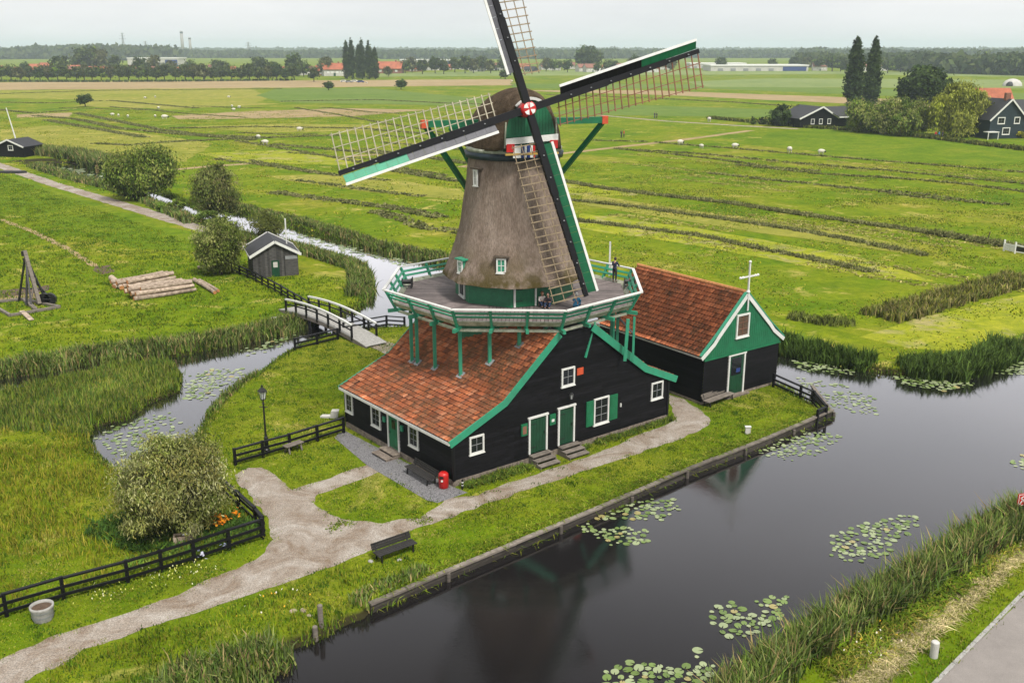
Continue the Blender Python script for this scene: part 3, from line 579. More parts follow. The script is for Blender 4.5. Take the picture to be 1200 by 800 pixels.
# ------------------------------------------------------------ building helpers
def tiles(name, mapf, prof, t0, t1, mat, parent, cols, course=.31, tw=.23, flip=False):
    """pantile roof: prof = (s, z) line from eave to ridge; mapf(s, t, z) -> world"""
    ncol = int(abs(t1-t0)/tw); sub = 5; us = np.linspace(0, 1, ncol*sub+1); wave = .055*np.abs(np.sin(np.arange(ncol*sub+1)*math.pi/sub+.35))
    V = []; rows_ = 0; meta = []
    for (s0, z0), (s1, z1) in zip(prof[:-1], prof[1:]):
        Ls = math.hypot(s1-s0, z1-z0); nn = max(1, round(Ls/course)); nx, nzz = -(z1-z0)/Ls, (s1-s0)/Ls
        if nzz < 0: nx, nzz = -nx, -nzz
        for j in range(nn):
            for f, lift in ((j/nn, .06), ((j+1)/nn, .0)):
                for u, wv in zip(us, wave):
                    t = t0+(t1-t0)*u; sg = .018*mnoise.noise(Vector((s0+f*Ls*2, t*1.2, 5)))*2
                    l_ = lift+wv+sg; V.append(mapf(s0+(s1-s0)*f+nx*l_, t, z0+(z1-z0)*f+nzz*l_))
                rows_ += 1
    nc = len(us); idx = np.arange(rows_*nc).reshape(rows_, nc)
    F = np.stack([idx[:-1, :-1], idx[:-1, 1:], idx[1:, 1:], idx[1:, :-1]], -1)
    rr, cc = np.meshgrid(np.arange(rows_-1), np.arange(nc-1), indexing='ij')
    tid = (rr//2)*1000+cc//sub; tc_ = RNG.integers(0, len(cols), tid.max()+1); br = RNG.normal(1, .21, tid.max()+1)
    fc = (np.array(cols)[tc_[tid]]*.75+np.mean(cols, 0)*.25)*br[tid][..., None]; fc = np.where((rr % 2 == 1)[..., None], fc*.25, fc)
    return np_mesh(name, np.array([tuple(v) for v in V]), [F.reshape(-1, 4)], mat, parent, fcol=np.clip(fc, .01, 1).reshape(-1, 3), rel=True)
TCOL = [(.46, .14, .055), (.40, .12, .05), (.50, .17, .07), (.35, .11, .05), (.28, .10, .05), (.50, .22, .12), (.43, .145, .065), (.24, .10, .06)]
TCOL2 = [(.44, .14, .06), (.38, .12, .052), (.48, .16, .07), (.33, .105, .05), (.28, .11, .055), (.42, .15, .07)]
def boards(name, mapf, lo, hi, z0, z1, mat, parent, bh=.19, proud=.03, var=.55, base=1.0):
    """lapped weatherboards on a wall: lo(z), hi(z) bound the wall; mapf(s, out, z)"""
    mb = MB(); n_ = int(round((z1-z0)/bh)); bh = (z1-z0)/n_
    for i in range(n_):
        a, b = z0+i*bh, z0+(i+1)*bh; mb.col = base*random.uniform(1-var, 1+var)
        s0, s1, s2, s3 = lo(a), hi(a), hi(b), lo(b)
        k = max(1, int(abs(s1-s0)/3.7))
        for j in range(k):
            f0, f1 = j/k, (j+1)/k; mb.col = base*random.uniform(1-var, 1+var)
            mb.add([mapf(s0+(s1-s0)*f0, proud, a), mapf(s0+(s1-s0)*f1, proud, a), mapf(s3+(s2-s3)*f1, 0, b), mapf(s3+(s2-s3)*f0, 0, b)], [(0, 1, 2, 3)])
        mb.add([mapf(s0, 0, a), mapf(s1, 0, a), mapf(s1, proud, a), mapf(s0, proud, a)], [(0, 1, 2, 3)])
    return mb.build(name, mat, parent)
class Face:
    """wall frame: u along the wall, o outwards, z up"""
    def __init__(s, org, u, o): s.g = Vector(org); s.u = Vector((u[0], u[1], 0)); s.o = Vector((o[0], o[1], 0))
    def __call__(s, u, o, z): return s.g+s.u*u+s.o*o+Vector((0, 0, z))
    def box(s, mb, u0, u1, o0, o1, z0, z1):
        P = [s(u, o, z) for u in (u0, u1) for o in (o0, o1) for z in (z0, z1)]
        return mb.add(P, [(0, 1, 3, 2), (4, 6, 7, 5), (0, 4, 5, 1), (2, 3, 7, 6), (0, 2, 6, 4), (1, 5, 7, 3)])
def window(fc, u0, u1, z0, z1, parent, nu=2, nz_=2, fw=.09, frame='white', bar='grey_metal', pane='glass', lab=None, bw=.022):
    mb = MB(); d = .085
    for a in ((u0, u0+fw, z0, z1), (u1-fw, u1, z0, z1)): fc.box(mb, a[0], a[1], 0, d, a[2], a[3])
    fc.box(mb, u0+fw, u1-fw, 0, d-.002, z1-fw, z1); fc.box(mb, u0+fw, u1-fw, 0, d-.002, z0, z0+fw); fc.box(mb, u0-.03, u1+.03, 0, d+.03, z0-.045, z0-.001)
    o = mb.build('window', frame, parent)
    if lab: o['label'] = lab
    mb = MB(); fc.box(mb, u0+fw+.002, u1-fw-.002, .01, .035, z0+fw+.002, z1-fw-.002); mb.build('pane', pane, o)
    mb = MB()
    for i in range(1, nu): q = u0+fw+(u1-u0-2*fw)*i/nu; fc.box(mb, q-bw/2, q+bw/2, .036, .062, z0+fw+.002, z1-fw-.002)
    for i in range(1, nz_): q = z0+fw+(z1-z0-2*fw)*i/nz_; fc.box(mb, u0+fw+.002, u1-fw-.002, .037, .058, q-bw/2, q+bw/2)
    if mb.v: mb.build('glazing_bar', bar, o)
    return o
def door(fc, u0, u1, z0, z1, parent, fw=.10, mat='door_green', lab=None, glazed=None, frame='white'):
    mb = MB(); d = .09
    fc.box(mb, u0, u0+fw, 0, d, z0, z1); fc.box(mb, u1-fw, u1, 0, d, z0, z1); fc.box(mb, u0-.05, u1+.05, 0, d+.02, z1+.001, z1+fw)
    mb.build('door_frame', frame, parent)
    mb = MB(); n_ = 5
    for i in range(n_):
        w_ = (u1-u0-2*fw-.01)/n_; a = u0+fw+.005+i*w_; mb.col = random.uniform(.85, 1.1); fc.box(mb, a, a+w_-.008, .005, .045, z0+.01, z1-.002)
    o = mb.build('door', mat, parent)
    if lab: o['label'] = lab
    mb = MB(); fc.box(mb, u1-fw-.13, u1-fw-.09, .045, .09, z0+.95, z0+1.1); mb.build('handle', 'iron', o)
    for q in (z0+.3, z1-.35): mb = MB(); fc.box(mb, u0+fw+.01, u0+fw+.4, .046, .056, q, q+.045); mb.build('hinge', 'iron', o)
    if glazed: mb = MB(); fc.box(mb, *glazed); mb.build('pane', 'glass', o)
    return o

# ------------------------------------------------------------ barn under the mill
barn = thing('mill_barn', bp(0, 0, 0), 'black weatherboarded barn with orange pantile roof standing under the windmill gallery', 'barn')
LP = [(-.30, 2.40), (3.0, 3.78), (6.5, 6.70)]; RP = [(15.15, 2.62), (12.95, 3.62), (8.9, 6.70)]
def roofz(s):
    pts = LP+RP[::-1]
    for (a, za), (b, zb) in zip(pts[:-1], pts[1:]):
        if a <= s <= b: return za+(zb-za)*(s-a)/(b-a)
    return 2.4
ZT = 6.62
def lo1(z):
    if z <= 2.5: return 0
    if z < 3.72: return (z-2.47)*3.0/1.27+0
    return min(3.0+(z-3.72)*3.5/2.92, 6.4)
def hi1(z):
    if z <= 2.55: return BL
    if z < 3.55: return BL-(z-2.55)*(BL-12.95)/1.0
    return max(12.95-(z-3.55)*4.05/3.08, 8.95)
fN = Vector((E1.y, -E1.x)); FG = Face(bp(0, 0), E1, fN)
boards('wall', FG, lo1, hi1, .32, ZT, 'tar', barn)
FL_ = Face(bp(0, 0), E2, (-E2.y, E2.x)); boards('wall', FL_, lambda z: 0, lambda z: BD, .32, 2.5, 'tar', barn)
FR = Face(bp(BL, 0), E2, (E2.y, -E2.x)); boards('wall', FR, lambda z: 0, lambda z: BD, .32, 2.55, 'tar', barn)
FB = Face(bp(0, BD), E1, (-fN.x, -fN.y)); boards('wall', FB, lo1, hi1, .32, ZT, 'tar', barn)
mb = MB()
for f_, ln in ((FG, BL), (FL_, BD), (FR, BD)):
    u = 0
    while u < ln:
        w_ = random.uniform(.25, .6); mb.col = random.uniform(.6, 1.3); f_.box(mb, u, min(u+w_, ln), -.05, random.uniform(.035, .07), -.05, random.uniform(.29, .32)); u += w_+.01
mb.build('foundation', 'stone', barn)
for s_, t_ in ((0, 0), (0, BD), (BL, 0)): q = bp(s_, t_); mb = MB(); mb.box(q+Vector((0, 0, 1.4)), (.13, .13, 2.2), Matrix.Rotation(TH1, 3, 'Z')); mb.build('corner_board', 'black_paint', barn)
mp1 = lambda s, t, z: bp(s, t, z)
tiles('roof', mp1, LP, -.1, BD+.1, 'tiles', barn, TCOL)
tiles('roof', mp1, RP, -.1, BD+.1, 'tiles', barn, TCOL)
mb = MB(); mb.add([bp(6.45, -.1, 6.68), bp(8.95, -.1, 6.68), bp(8.95, BD+.1, 6.68), bp(6.45, BD+.1, 6.68)], [(0, 1, 2, 3)]); mb.build('ridge_board', 'grey_board', barn)
def barge(fc, prof, w_, o0, o1, mat, parent, name='bargeboard', top=.06):
    mb = MB()
    pts = []; low = []
    for i, (s, z) in enumerate(prof):
        a = prof[max(i-1, 0)]; b = prof[min(i+1, len(prof)-1)]; dx, dz = b[0]-a[0], b[1]-a[1]; l_ = math.hypot(dx, dz); nx, nz2 = -dz/l_, dx/l_
        if nz2 < 0: nx, nz2 = -nx, -nz2
        pts.append(fc(s+nx*top, o0, z+nz2*top)); low.append(fc(s-nx*w_, o0, z-nz2*w_))
    ov = fc.o*(o1-o0); k = len(pts); P = pts+low+[p+ov for p in pts]+[p+ov for p in low]; F = []
    for i in range(k-1): F += [(i, i+1, k+i+1, k+i), (2*k+i, 3*k+i, 3*k+i+1, 2*k+i+1), (i, 2*k+i, 2*k+i+1, i+1), (k+i, k+i+1, 3*k+i+1, 3*k+i)]
    F += [(0, k, 3*k, 2*k), (k-1, 3*k-1, 4*k-1, 2*k-1)]
    mb.add(P, F); return mb.build(name, mat, parent)
barge(FG, [(-.34, 2.40)]+LP[1:], .30, .10, .17, 'light_green', barn); barge(FG, [(15.45, 2.50)]+RP[1:], .33, .10, .17, 'light_green', barn)
barge(FB, [(-.34, 2.40)]+LP[1:], .22, .10, .17, 'light_green', barn); barge(FB, [(15.35, 2.55)]+RP[1:], .25, .10, .17, 'light_green', barn)
mb = MB(); FL_.box(mb, -.15, BD+.1, .27, .36, 2.27, 2.40); mb.build('eaves_board', 'white', barn)
mb = MB(); FR.box(mb, -.15, BD+.1, .27, .36, 2.42, 2.58); mb.build('eaves_board', 'white', barn)
# gable openings
door(FG, 4.62, 5.86, .50, 2.42, barn, lab='dark green plank door, the left one in the gable')
door(FG, 6.58, 7.74, .48, 2.50, barn, lab='dark green plank door beneath the wall lamp')
window(FG, .92, 1.80, 1.42, 2.36, barn); window(FG, 6.78, 7.68, 3.68, 4.68, barn, lab='small white-framed loft window'); window(FG, 13.45, 14.38, 1.48, 2.50, barn)
window(FG, 9.10, 10.20, 1.00, 2.52, barn, 2, 3, lab='tall white-framed window between two green shutters')
for a, b in ((8.55, 9.06), (10.24, 10.82)):
    mb = MB()
    FG.box(mb, a, b, .03, .09, 1.05, 2.48); o = mb.build('shutter', 'green', barn); mb = MB(); FG.box(mb, a+.08, b-.08, .091, .105, 1.15, 1.72); FG.box(mb, a+.08, b-.08, .091, .105, 1.82, 2.38); mb.build('panel', 'green', o)
mb = MB(); FG.box(mb, 4.12, 4.52, .03, .10, 1.62, 2.26); o = mb.build('notice_box', 'green', barn); mb = MB(); FG.box(mb, 4.2, 4.44, .101, .11, 1.72, 2.14); mb.build('panel', 'brick', o)
mb = MB(); FG.box(mb, 6.0, 6.38, .03, .11, 1.78, 2.36); o = mb.build('letter_box', 'green', barn); mb = MB(); FG.box(mb, 6.1, 6.28, .111, .12, 1.95, 2.1); mb.build('panel', 'white', o)
mb = MB(); FG.box(mb, 7.85, 8.28, .03, .06, 4.12, 4.5); mb.build('wall_plaque', 'orange_red', barn)
mb = MB(); FG.box(mb, 11.05, 11.12, .03, .09, 1.65, 1.85); mb.build('shutter_catch', 'white', barn)
# wall lamp
mb = MB(); mb.beam(FG(7.25, .03, 3.25), FG(7.25, .32, 3.25), .03, .03); mb.tube(FG(7.25, .32, 3.3), FG(7.25, .32, 3.38), .13, .03, 6); mb.tube(FG(7.25, .32, 3.0), FG(7.25, .32, 3.03), .06, .06, 6)
for k in range(6): a = k*math.pi/3; v1 = Vector((math.cos(a), math.sin(a), 0)); mb.beam(FG(7.25, .32, 3.03)+v1*.06, FG(7.25, .32, 3.3)+v1*.11, .014, .014)
o = mb.build('wall_lamp', 'iron', barn); mb = MB(); mb.tube(FG(7.25, .32, 3.035), FG(7.25, .32, 3.295), .05, .095, 6); mb.build('lamp_glass', 'lamp_glass', o)
# left wall openings
for a, b in ((9.45, 10.25), (6.55, 7.5), (2.95, 3.85)): window(FL_, a, b, .98, 2.12, barn, 2, 3, .10)
door(FL_, 4.75, 5.85, .12, 2.24, barn, lab='green door with a small glass light in the long wall', glazed=(5.1, 5.45, .046, .055, 1.4, 1.9), mat='green')
for u in (4.45, 6.15): mb = MB(); FL_.box(mb, u-.1, u+.1, .03, .12, 1.55, 1.85); mb.build('door_lantern', 'light_green', barn)
# steps
def steps(fc, u0, u1, n_, dd, ztop, mat, label):
    q = fc((u0+u1)/2, .5, 0); t = thing('door_steps', (q.x, q.y, 0), label, 'steps', 'steps at the barn doors')
    for i in range(n_):
        z = ztop*(n_-i)/n_; mb = MB(); mb.col = random.uniform(.8, 1.1); fc.box(mb, u0, u1, .09+dd*i+.005, .09+dd*(i+1)+.02, z-.05, z); mb.build('step', mat, t)
    mb = MB()
    for u in (u0+.03, u1-.03): mb.prism([fc(u-.02, .09, 0), fc(u-.02, .09+dd*n_, 0), fc(u-.02, .09+dd*n_, ztop/n_-.052), fc(u-.02, .12, ztop-.052)], tuple(fc.u*.04))
    mb.build('side_board', mat, t)
steps(FG, 4.6, 5.9, 3, .33, .48, 'old_wood', 'three grey wooden steps at the left gable door')
steps(FG, 6.55, 7.9, 3, .33, .46, 'old_wood', 'three grey wooden steps at the gable door under the lamp')
steps(FL_, 4.6, 6.0, 2, .45, .26, 'stone', 'two low stone steps at the door in the long barn wall')

# ------------------------------------------------------------ second barn
sh = thing('warehouse_barn', kp(0, 0, 0), 'black barn with green front gable, white bargeboards and orange tiled roof', 'barn')
KG = Face(kp(0, 0), K1, (K1.y, -K1.x)); KLf = Face(kp(0, 0), K2, (-K2.y, K2.x)); KR = Face(kp(KL, 0), K2, (K2.y, -K2.x)); KB = Face(kp(0, KD), K1, (-K1.y, K1.x))
EZ, PZ, PS = 2.85, 6.20, KL/2
boards('wall', KG, lambda z: 0, lambda z: KL, .15, EZ, 'tar', sh); boards('wall', KLf, lambda z: 0, lambda z: KD, .15, 3.0, 'tar', sh)
boards('wall', KR, lambda z: 0, lambda z: KD, .15, 3.0, 'tar', sh); boards('wall', KB, lambda z: max(0, (z-3)*1.02), lambda z: min(KL, KL-(z-3)*1.02), .15, 6.1, 'tar', sh)
mb = MB()
for f_, ln in ((KG, KL), (KLf, KD), (KR, KD)): f_.box(mb, 0, ln, -.05, .05, -.4, .15)
mb.build('foundation', 'stone', sh)
KPL = [(-.32, 3.05), (1.1, 4.25), (PS, 6.42)]; KPR = [(KL+.32, 3.05), (KL-1.1, 4.25), (PS, 6.42)]
mb = MB(); nb = 38
def kz(s): s_ = s if s < PS else KL-s; return 3.22+(s_)*.82 if s_ < 1.1 else 4.12+(s_-1.1)*(6.2-4.12)/(PS-1.1)
for i in range(nb):
    a, b = KL*i/nb, KL*(i+1)/nb; mb.col = random.uniform(.85, 1.12)
    P = [KG(a+.006, .06, EZ-.06), KG(b-.006, .06, EZ-.06), KG(b-.006, .06, kz(b)), KG(a+.006, .06, kz(a))]; mb.prism(P, tuple(KG.o*-.04))
mb.build('gable_board', 'green', sh)
mb = MB(); mb.prism([KG(0, .01, EZ-.02), KG(KL, .01, EZ-.02), KG(KL, .01, 3.1), KG(PS, .01, 6.25), KG(0, .01, 3.1)], tuple(KG.o*-.03)); mb.build('gable_backing', 'green', sh)
mb = MB(); KG.box(mb, -.05, KL+.05, .02, .12, EZ-.12, EZ-.04); mb.build('gable_moulding', 'green', sh)
mp2 = lambda s, t, z: kp(s, t, z)
tiles('roof', mp2, KPL, -.02, KD+.1, 'tiles_clean', sh, TCOL2); tiles('roof', mp2, KPR, -.02, KD+.1, 'tiles_clean', sh, TCOL2)
mb = MB(); y_ = 0
while y_ < KD-.1: mb.col = random.uniform(.8, 1.3); mb.tube(kp(PS, y_, 6.46), kp(PS, y_+.36, 6.49), .13, .115, 8); y_ += .34
mb.build('ridge_tile', 'log_end', sh)
def barge2(side):
    sg = (lambda s: s) if side < 0 else (lambda s: KL-s)
    barge(KG, [(sg(-.38), 3.00), (sg(.62), 3.72), (sg(1.0), 4.14), (sg(PS), 6.42)], .20, .10, .15, 'white', sh, top=.03)
    barge(KG, [(sg(-.36), 3.10), (sg(1.0), 4.26), (sg(PS), 6.53)], .02, -.06, .13, 'light_green', sh, 'verge_board', top=.05)
barge2(-1); barge2(1)
mb = MB(); KLf.box(mb, -.1, KD, .27, .34, 2.93, 3.02); mb.build('eaves_board', 'white', sh)
mb = MB(); KR.box(mb, -.1, KD, .27, .34, 2.93, 3.02); mb.build('eaves_board', 'white', sh)
mb = MB(); KG.box(mb, PS-.05, PS+.05, .151, .20, 5.35, 6.55); mb.build('king_post', 'white', sh)
f0 = KG(PS, .12, 0); mb = MB(); mb.box(f0+Vector((0, 0, 7.35)), (.085, .085, 1.9), Matrix.Rotation(TH2, 3, 'Z')); mb.sphere(f0+Vector((0, 0, 8.34)), .09)
mb.beam(KG(PS-.78, .12, 7.45), KG(PS+.78, .12, 7.45), .06, .085)
for u in (-.78, -.55, .55, .78): mb.sphere(KG(PS+u, .12, 7.45), .085, 8, 5)
mb.tube(f0+Vector((0, 0, 6.5)), f0+Vector((0, 0, 6.62)), .13, .08, 8); mb.build('finial_cross', 'white', sh)
window(Face(KG(0, .06, 0), K1, KG.o), 2.55, 3.70, 3.72, 5.18, sh, 2, 3, .11, pane='soil', bar='brick', lab='white-framed gable window with a brown shutter inside')
o = door(KG, 2.12, 3.62, .10, 2.62, sh, .12, glazed=(2.4, 3.3, .046, .055, 1.35, 2.45), lab='half-glazed dark green door')
mb = MB(); KG.box(mb, 2.85, 3.2, .056, .06, 1.5, 1.75); mb.build('notice', 'blue', o)
mb = MB(); KG.box(mb, 1.9, 3.9, .05, .35, -.02, .10); mb.build('threshold', 'stone', sh)

# ------------------------------------------------------------ windmill
CX, CY = .11, 54.1; DZ = 7.22
wm = thing('windmill', (CX, CY, 0), 'tall thatched gallery windmill with four lattice sails above the barn', 'windmill')
def octp(rad, ang0, z, k): a = R(ang0)+k*math.pi/4; return Vector((CX+rad*math.cos(a), CY+rad*math.sin(a), z))
BA = 222.0      # corner angle of the body
SA = 200.27     # corner angle of the gallery
def octrad(a, rc, ang0=BA):    # radius of an octagon with corner radius rc at angle a
    d = ((a-R(ang0)+math.pi/8) % (math.pi/4))-math.pi/8 if False else ((a-R(ang0)) % (math.pi/4))-math.pi/8
    return rc*math.cos(math.pi/8)/math.cos(d)
# lower octagon through the barn roof
mb = MB()
for i in range(20):
    z = 3.4+i*.19; mb.col = random.uniform(.8, 1.15)
    for k in range(8): mb.add([octp(4.0, BA, z, k), octp(4.0, BA, z, k+1), octp(3.97, BA, z+.19, k+1), octp(3.97, BA, z+.19, k)], [(0, 1, 2, 3)])
mb.build('lower_body', 'green', wm)
# base wall on the deck
mb = MB()
for i in range(9):
    z = DZ+i*.19
    for k in range(8): mb.col = random.uniform(.85, 1.15); mb.add([octp(3.33, BA, z, k), octp(3.33, BA, z, k+1), octp(3.30, BA, z+.19, k+1), octp(3.30, BA, z+.19, k)], [(0, 1, 2, 3)])
mb.build('base_wall', 'green', wm)
def octface(k, rc=3.33, z=0):
    a, b = octp(rc, BA, 0, k), octp(rc, BA, 0, k+1); u = (b-a).normalized(); o = Vector((u.y, -u.x, 0)); return Face((a.x, a.y, z), u, o), (b-a).length
f_, l_ = octface(-1); window(f_, .95, 1.95, DZ+.12, DZ+1.15, wm, 2, 1, .09, pane='glass')
f_, l_ = octface(1); door(f_, .15, 1.45, DZ+.02, DZ+1.3, wm, mat='green', lab='green plank door on the gallery')
# thatched tower
prof = [(8.40, 3.96), (8.6, 3.86), (9.35, 3.52), (10.2, 3.24), (11, 3.04), (11.75, 2.90), (13.2, 2.68), (15.05, 2.43)]
NA = 96; V = []; zz = []
pz = [p_[0] for p_ in prof]; pr = [p_[1] for p_ in prof]
zl = [8.42, 8.39, 8.40]+list(np.linspace(8.46, 15.05, 50))
for z in zl:
    rr = np.interp(z, pz, pr) if z != 8.42 else 3.4
    sh_ = max(.25, min(1, (15.2-z)/6))
    for k in range(NA):
        a = 2*math.pi*k/NA; ro = octrad(a, rr*1.04)*.75*sh_+rr*(1-.75*sh_)
        ro += .045*mnoise.noise(Vector((math.cos(a)*3*1.5, math.sin(a)*3*1.5, z*.7)))+(.04*mnoise.noise(Vector((a*6, z*.3, 2))) if z < 8.6 else 0)
        V.append((CX+ro*math.cos(a), CY+ro*math.sin(a), z+(.05*mnoise.noise(Vector((a*5, 1, 1))) if z < 8.6 else 0)))
nr = len(zl); ix = np.arange(nr*NA).reshape(nr, NA); ix2 = np.roll(ix, -1, 1)
np_mesh('thatched_tower', np.array(V), [np.stack([ix[:-1], ix2[:-1], ix2[1:], ix[1:]], -1).reshape(-1, 4)], 'thatch', wm, smooth=True, rel=True)
def thwin(px, py, zc, w_, h_, pane='light_green', fr='white', hood='bark'):
    rr = float(np.interp(zc, pz, pr)); best = None
    for k in range(720):
        a = math.pi+math.pi*k/720; ro = octrad(a, rr*1.04)*.7+rr*.3; x, y = CX+ro*math.cos(a), CY+ro*math.sin(a)
        u = y*_c-(zc-CAM_H)*_s; e = abs(600+FPX*x/u-px)
        if best is None or e < best[0]: best = (e, a, x, y)
    _, a, x, y = best; o = (math.cos(a), math.sin(a)); f_ = Face((x-o[0]*.06, y-o[1]*.06, 0), (-o[1], o[0]), o)
    mb = MB(); f_.box(mb, -w_/2-.16, w_/2+.16, -.3, .27, zc+h_/2+.02, zc+h_/2+.10); f_.box(mb, -w_/2-.05, w_/2+.05, -.4, .128, zc-h_/2-.03, zc+h_/2+.018)
    mb.build('window_hood', hood, wm)
    f2 = Face(f_(0, .13, 0), f_.u, f_.o); window(f2, -w_/2, w_/2, zc-h_/2, zc+h_/2, wm, 2, 2, .08, pane=pane, bar='white', bw=.035)
thwin(588, 290, 9.55, .52, .78); thwin(541, 306, 9.25, .42, .7, 'light_green', hood='light_green'); thwin(559, 195, 13.95, .32, .85, 'soil')
# rings under the cap
mb = MB(); mb.lathe([(2.5, 14.86), (2.66, 14.9), (2.70, 15.2), (2.55, 15.22)], 48, (CX, CY, 0)); mb.build('cap_ring', 'ring_blue', wm, True)
mb = MB(); mb.lathe([(2.4, 15.215), (2.58, 15.225), (2.62, 15.42), (2.3, 15.45)], 48, (CX, CY, 0)); mb.build('curb_ring', 'cream', wm, True)
# cap: axis n horizontal
AZ, EL, RO, SL = R(18.1), R(7.5), R(16.3), 10.0
nh = Vector((math.sin(AZ), -math.cos(AZ), 0)); rt = Vector((math.cos(AZ), math.sin(AZ), 0)); UPZ = Vector((0, 0, 1)); CC = Vector((CX, CY, 0))
def cp(f, s, z): q = CC+nh*f+rt*s; return Vector((q.x, q.y, z))
cap = []
st = [(2.75, 1.52, 15.55, 18.25), (2.2, 1.85, 15.42, 18.42), (1.4, 2.2, 15.35, 18.55), (.5, 2.42, 15.33, 18.58), (-.5, 2.46, 15.33, 18.4), (-1.5, 2.4, 15.4, 18.1), (-2.4, 1.9, 15.5, 17.5), (-3.0, 1.2, 15.7, 16.9), (-3.3, .5, 15.9, 16.5)]
st2 = []
for i in range(33):
    u = i/32*(len(st)-1); j = min(int(u), len(st)-2); f = u-j; st2.append(tuple(st[j][k]*(1-f)+st[j+1][k]*f for k in range(4)))
NS = 40; V = []
for f, hw, z0, z1 in st2:
    for k in range(NS):
        a = math.pi*k/(NS-1); c_, s_ = math.cos(a), math.sin(a)
        x = hw*math.copysign(abs(c_)**.98, c_); z = z0+(z1-z0)*abs(s_)**1.12
        q = cp(f, -x, z); j_ = .07*mnoise.noise(q*1.1)+.03*mnoise.noise(q*3.5); q += (q-cp(f, 0, 16.2)).normalized()*j_; V.append(tuple(q))
nr = len(st2); ix = np.arange(nr*NS).reshape(nr, NS)
o = np_mesh('cap_thatch', np.array(V), [np.stack([ix[:-1, :-1], ix[:-1, 1:], ix[1:, 1:], ix[1:, :-1]], -1).reshape(-1, 4)], 'thatch_dark', wm, smooth=True, rel=True)
md = o.modifiers.new('thick', 'SOLIDIFY'); md.thickness = .28; md.offset = -1
mb = MB(); mb.add([cp(f, sgn*hw*.95, z0+.05) for sgn in (-1, 1) for f, hw, z0, z1 in st2], [tuple(range(0, nr))+tuple(range(2*nr-1, nr-1, -1))]); mb.build('cap_floor', 'bark', wm)
# cap front boards
mb = MB(); NB = 16
def arch(s): return 15.95+2.05*max(0, 1-(abs(s)/1.36)**2.2)**.5
for i in range(NB):
    a = -1.33+2.66*i/NB; b = a+2.66/NB-.012; mb.col = random.uniform(.8, 1.15)
    mb.prism([cp(2.72, a, 15.5), cp(2.72, b, 15.5), cp(2.72, b, arch(b)), cp(2.72, a, arch(a))], tuple(nh*-.06))
mb.build('cap_front', 'green', wm)
mb = MB(); mb.prism([cp(2.64, s, z) for s, z in [(-1.45, 15.4), (1.45, 15.4)]]+[cp(2.64, 1.45*math.cos(math.pi*k/20), 16.0+2.15*math.sin(math.pi*k/20)) for k in range(21)], tuple(nh*-.04)); mb.build('cap_lining', 'door_green', wm)
mb = MB()
for k in range(7, 14):
    a, b = math.pi*k/20, math.pi*(k+1)/20; mb.beam(cp(2.82, 1.38*math.cos(a), 15.97+2.1*math.sin(a)), cp(2.82, 1.38*math.cos(b), 15.97+2.1*math.sin(b)), .14, .12, tuple(nh))
mb.build('cap_trim', 'white', wm)
mb = MB(); mb.beam(cp(2.80, 1.42, 15.6), cp(2.80, 1.36, 17.1), .07, .06, tuple(nh)); mb.build('cap_trim', 'cream', wm); mb = MB(); mb.beam(cp(2.80, -1.42, 15.6), cp(2.80, -1.36, 16.9), .07, .06, tuple(nh)); mb.build('cap_trim', 'cream', wm)
mb = MB(); mb.prism([cp(2.95, -1.42, 16.1), cp(2.95, 1.42, 16.28), cp(2.95, 1.42, 15.96), cp(2.95, -1.42, 15.78)][::1], tuple(nh*.06)); mb.build('storm_board', 'white', wm)
for s in (-1.18, 1.18): mb = MB(); mb.box(cp(2.98, s, 15.62+(.14 if s > 0 else 0)), (.42, .10, .42), Matrix.Rotation(AZ, 3, 'Z')); mb.build('storm_board_block', 'red', wm)
for s, w_, mt in ((-.82, .42, 'white'), (-.5, .14, 'blue'), (-.36, .12, 'white'), (-.2, .14, 'blue'), (-.04, .14, 'white'), (.1, .12, 'red'), (.56, .12, 'light_green'), (.72, .14, 'white'), (.92, .1, 'yellow')):
    mb = MB(); mb.box(cp(2.98, s, 15.42), (w_, .06, .62), Matrix.Rotation(AZ, 3, 'Z')); mb.build('cap_board', mt, wm)
mb = MB(); mb.beam(cp(2.98, -1.45, 15.30), cp(2.98, 1.45, 15.30), .09, .10, (0, 0, 1)); mb.build('cap_sill', 'yellow', wm)
# windshaft and sail cross
nn = nh*math.cos(EL)+UPZ*math.sin(EL); uu = rt.cross(nn)*-1 if rt.cross(nn).z < 0 else rt.cross(nn)
uu = nn.cross(rt); uu = uu if uu.z > 0 else -uu
va = rt*math.cos(RO)+uu*math.sin(RO); vb = -rt*math.sin(RO)+uu*math.cos(RO)
HUB = Vector((.769, 50.4, 17.59))
mb = MB(); mb.tube(HUB-nn*2.6, HUB+nn*.12, .32, .34, 12); mb.build('windshaft', 'black_paint', wm)
mb = MB(); mb.lathe([(.01, .34), (.30, .32), (.40, .20), (.42, -.22), (.34, -.3)], 16)
Mh = Matrix((rt, uu, nn)).transposed(); mb.v = [tuple(HUB+Mh @ Vector(p)+nn*.02) for p in mb.v]; o = mb.build('poll_end', 'red', wm, True)
mb = MB()
for k in range(4):
    a = RO+k*math.pi/2+.25; c_ = HUB+nn*.355; v1 = (rt*math.cos(a)+uu*math.sin(a)); v2 = (rt*math.cos(a+.95)+uu*math.sin(a+.95)); v0 = (v1+v2)*.5
    mb.prism([c_+v0*.06, c_+v1*.30, c_+v0*.36, c_+v2*.30], tuple(nn*.02))
mb.build('painted_star', 'white', o)
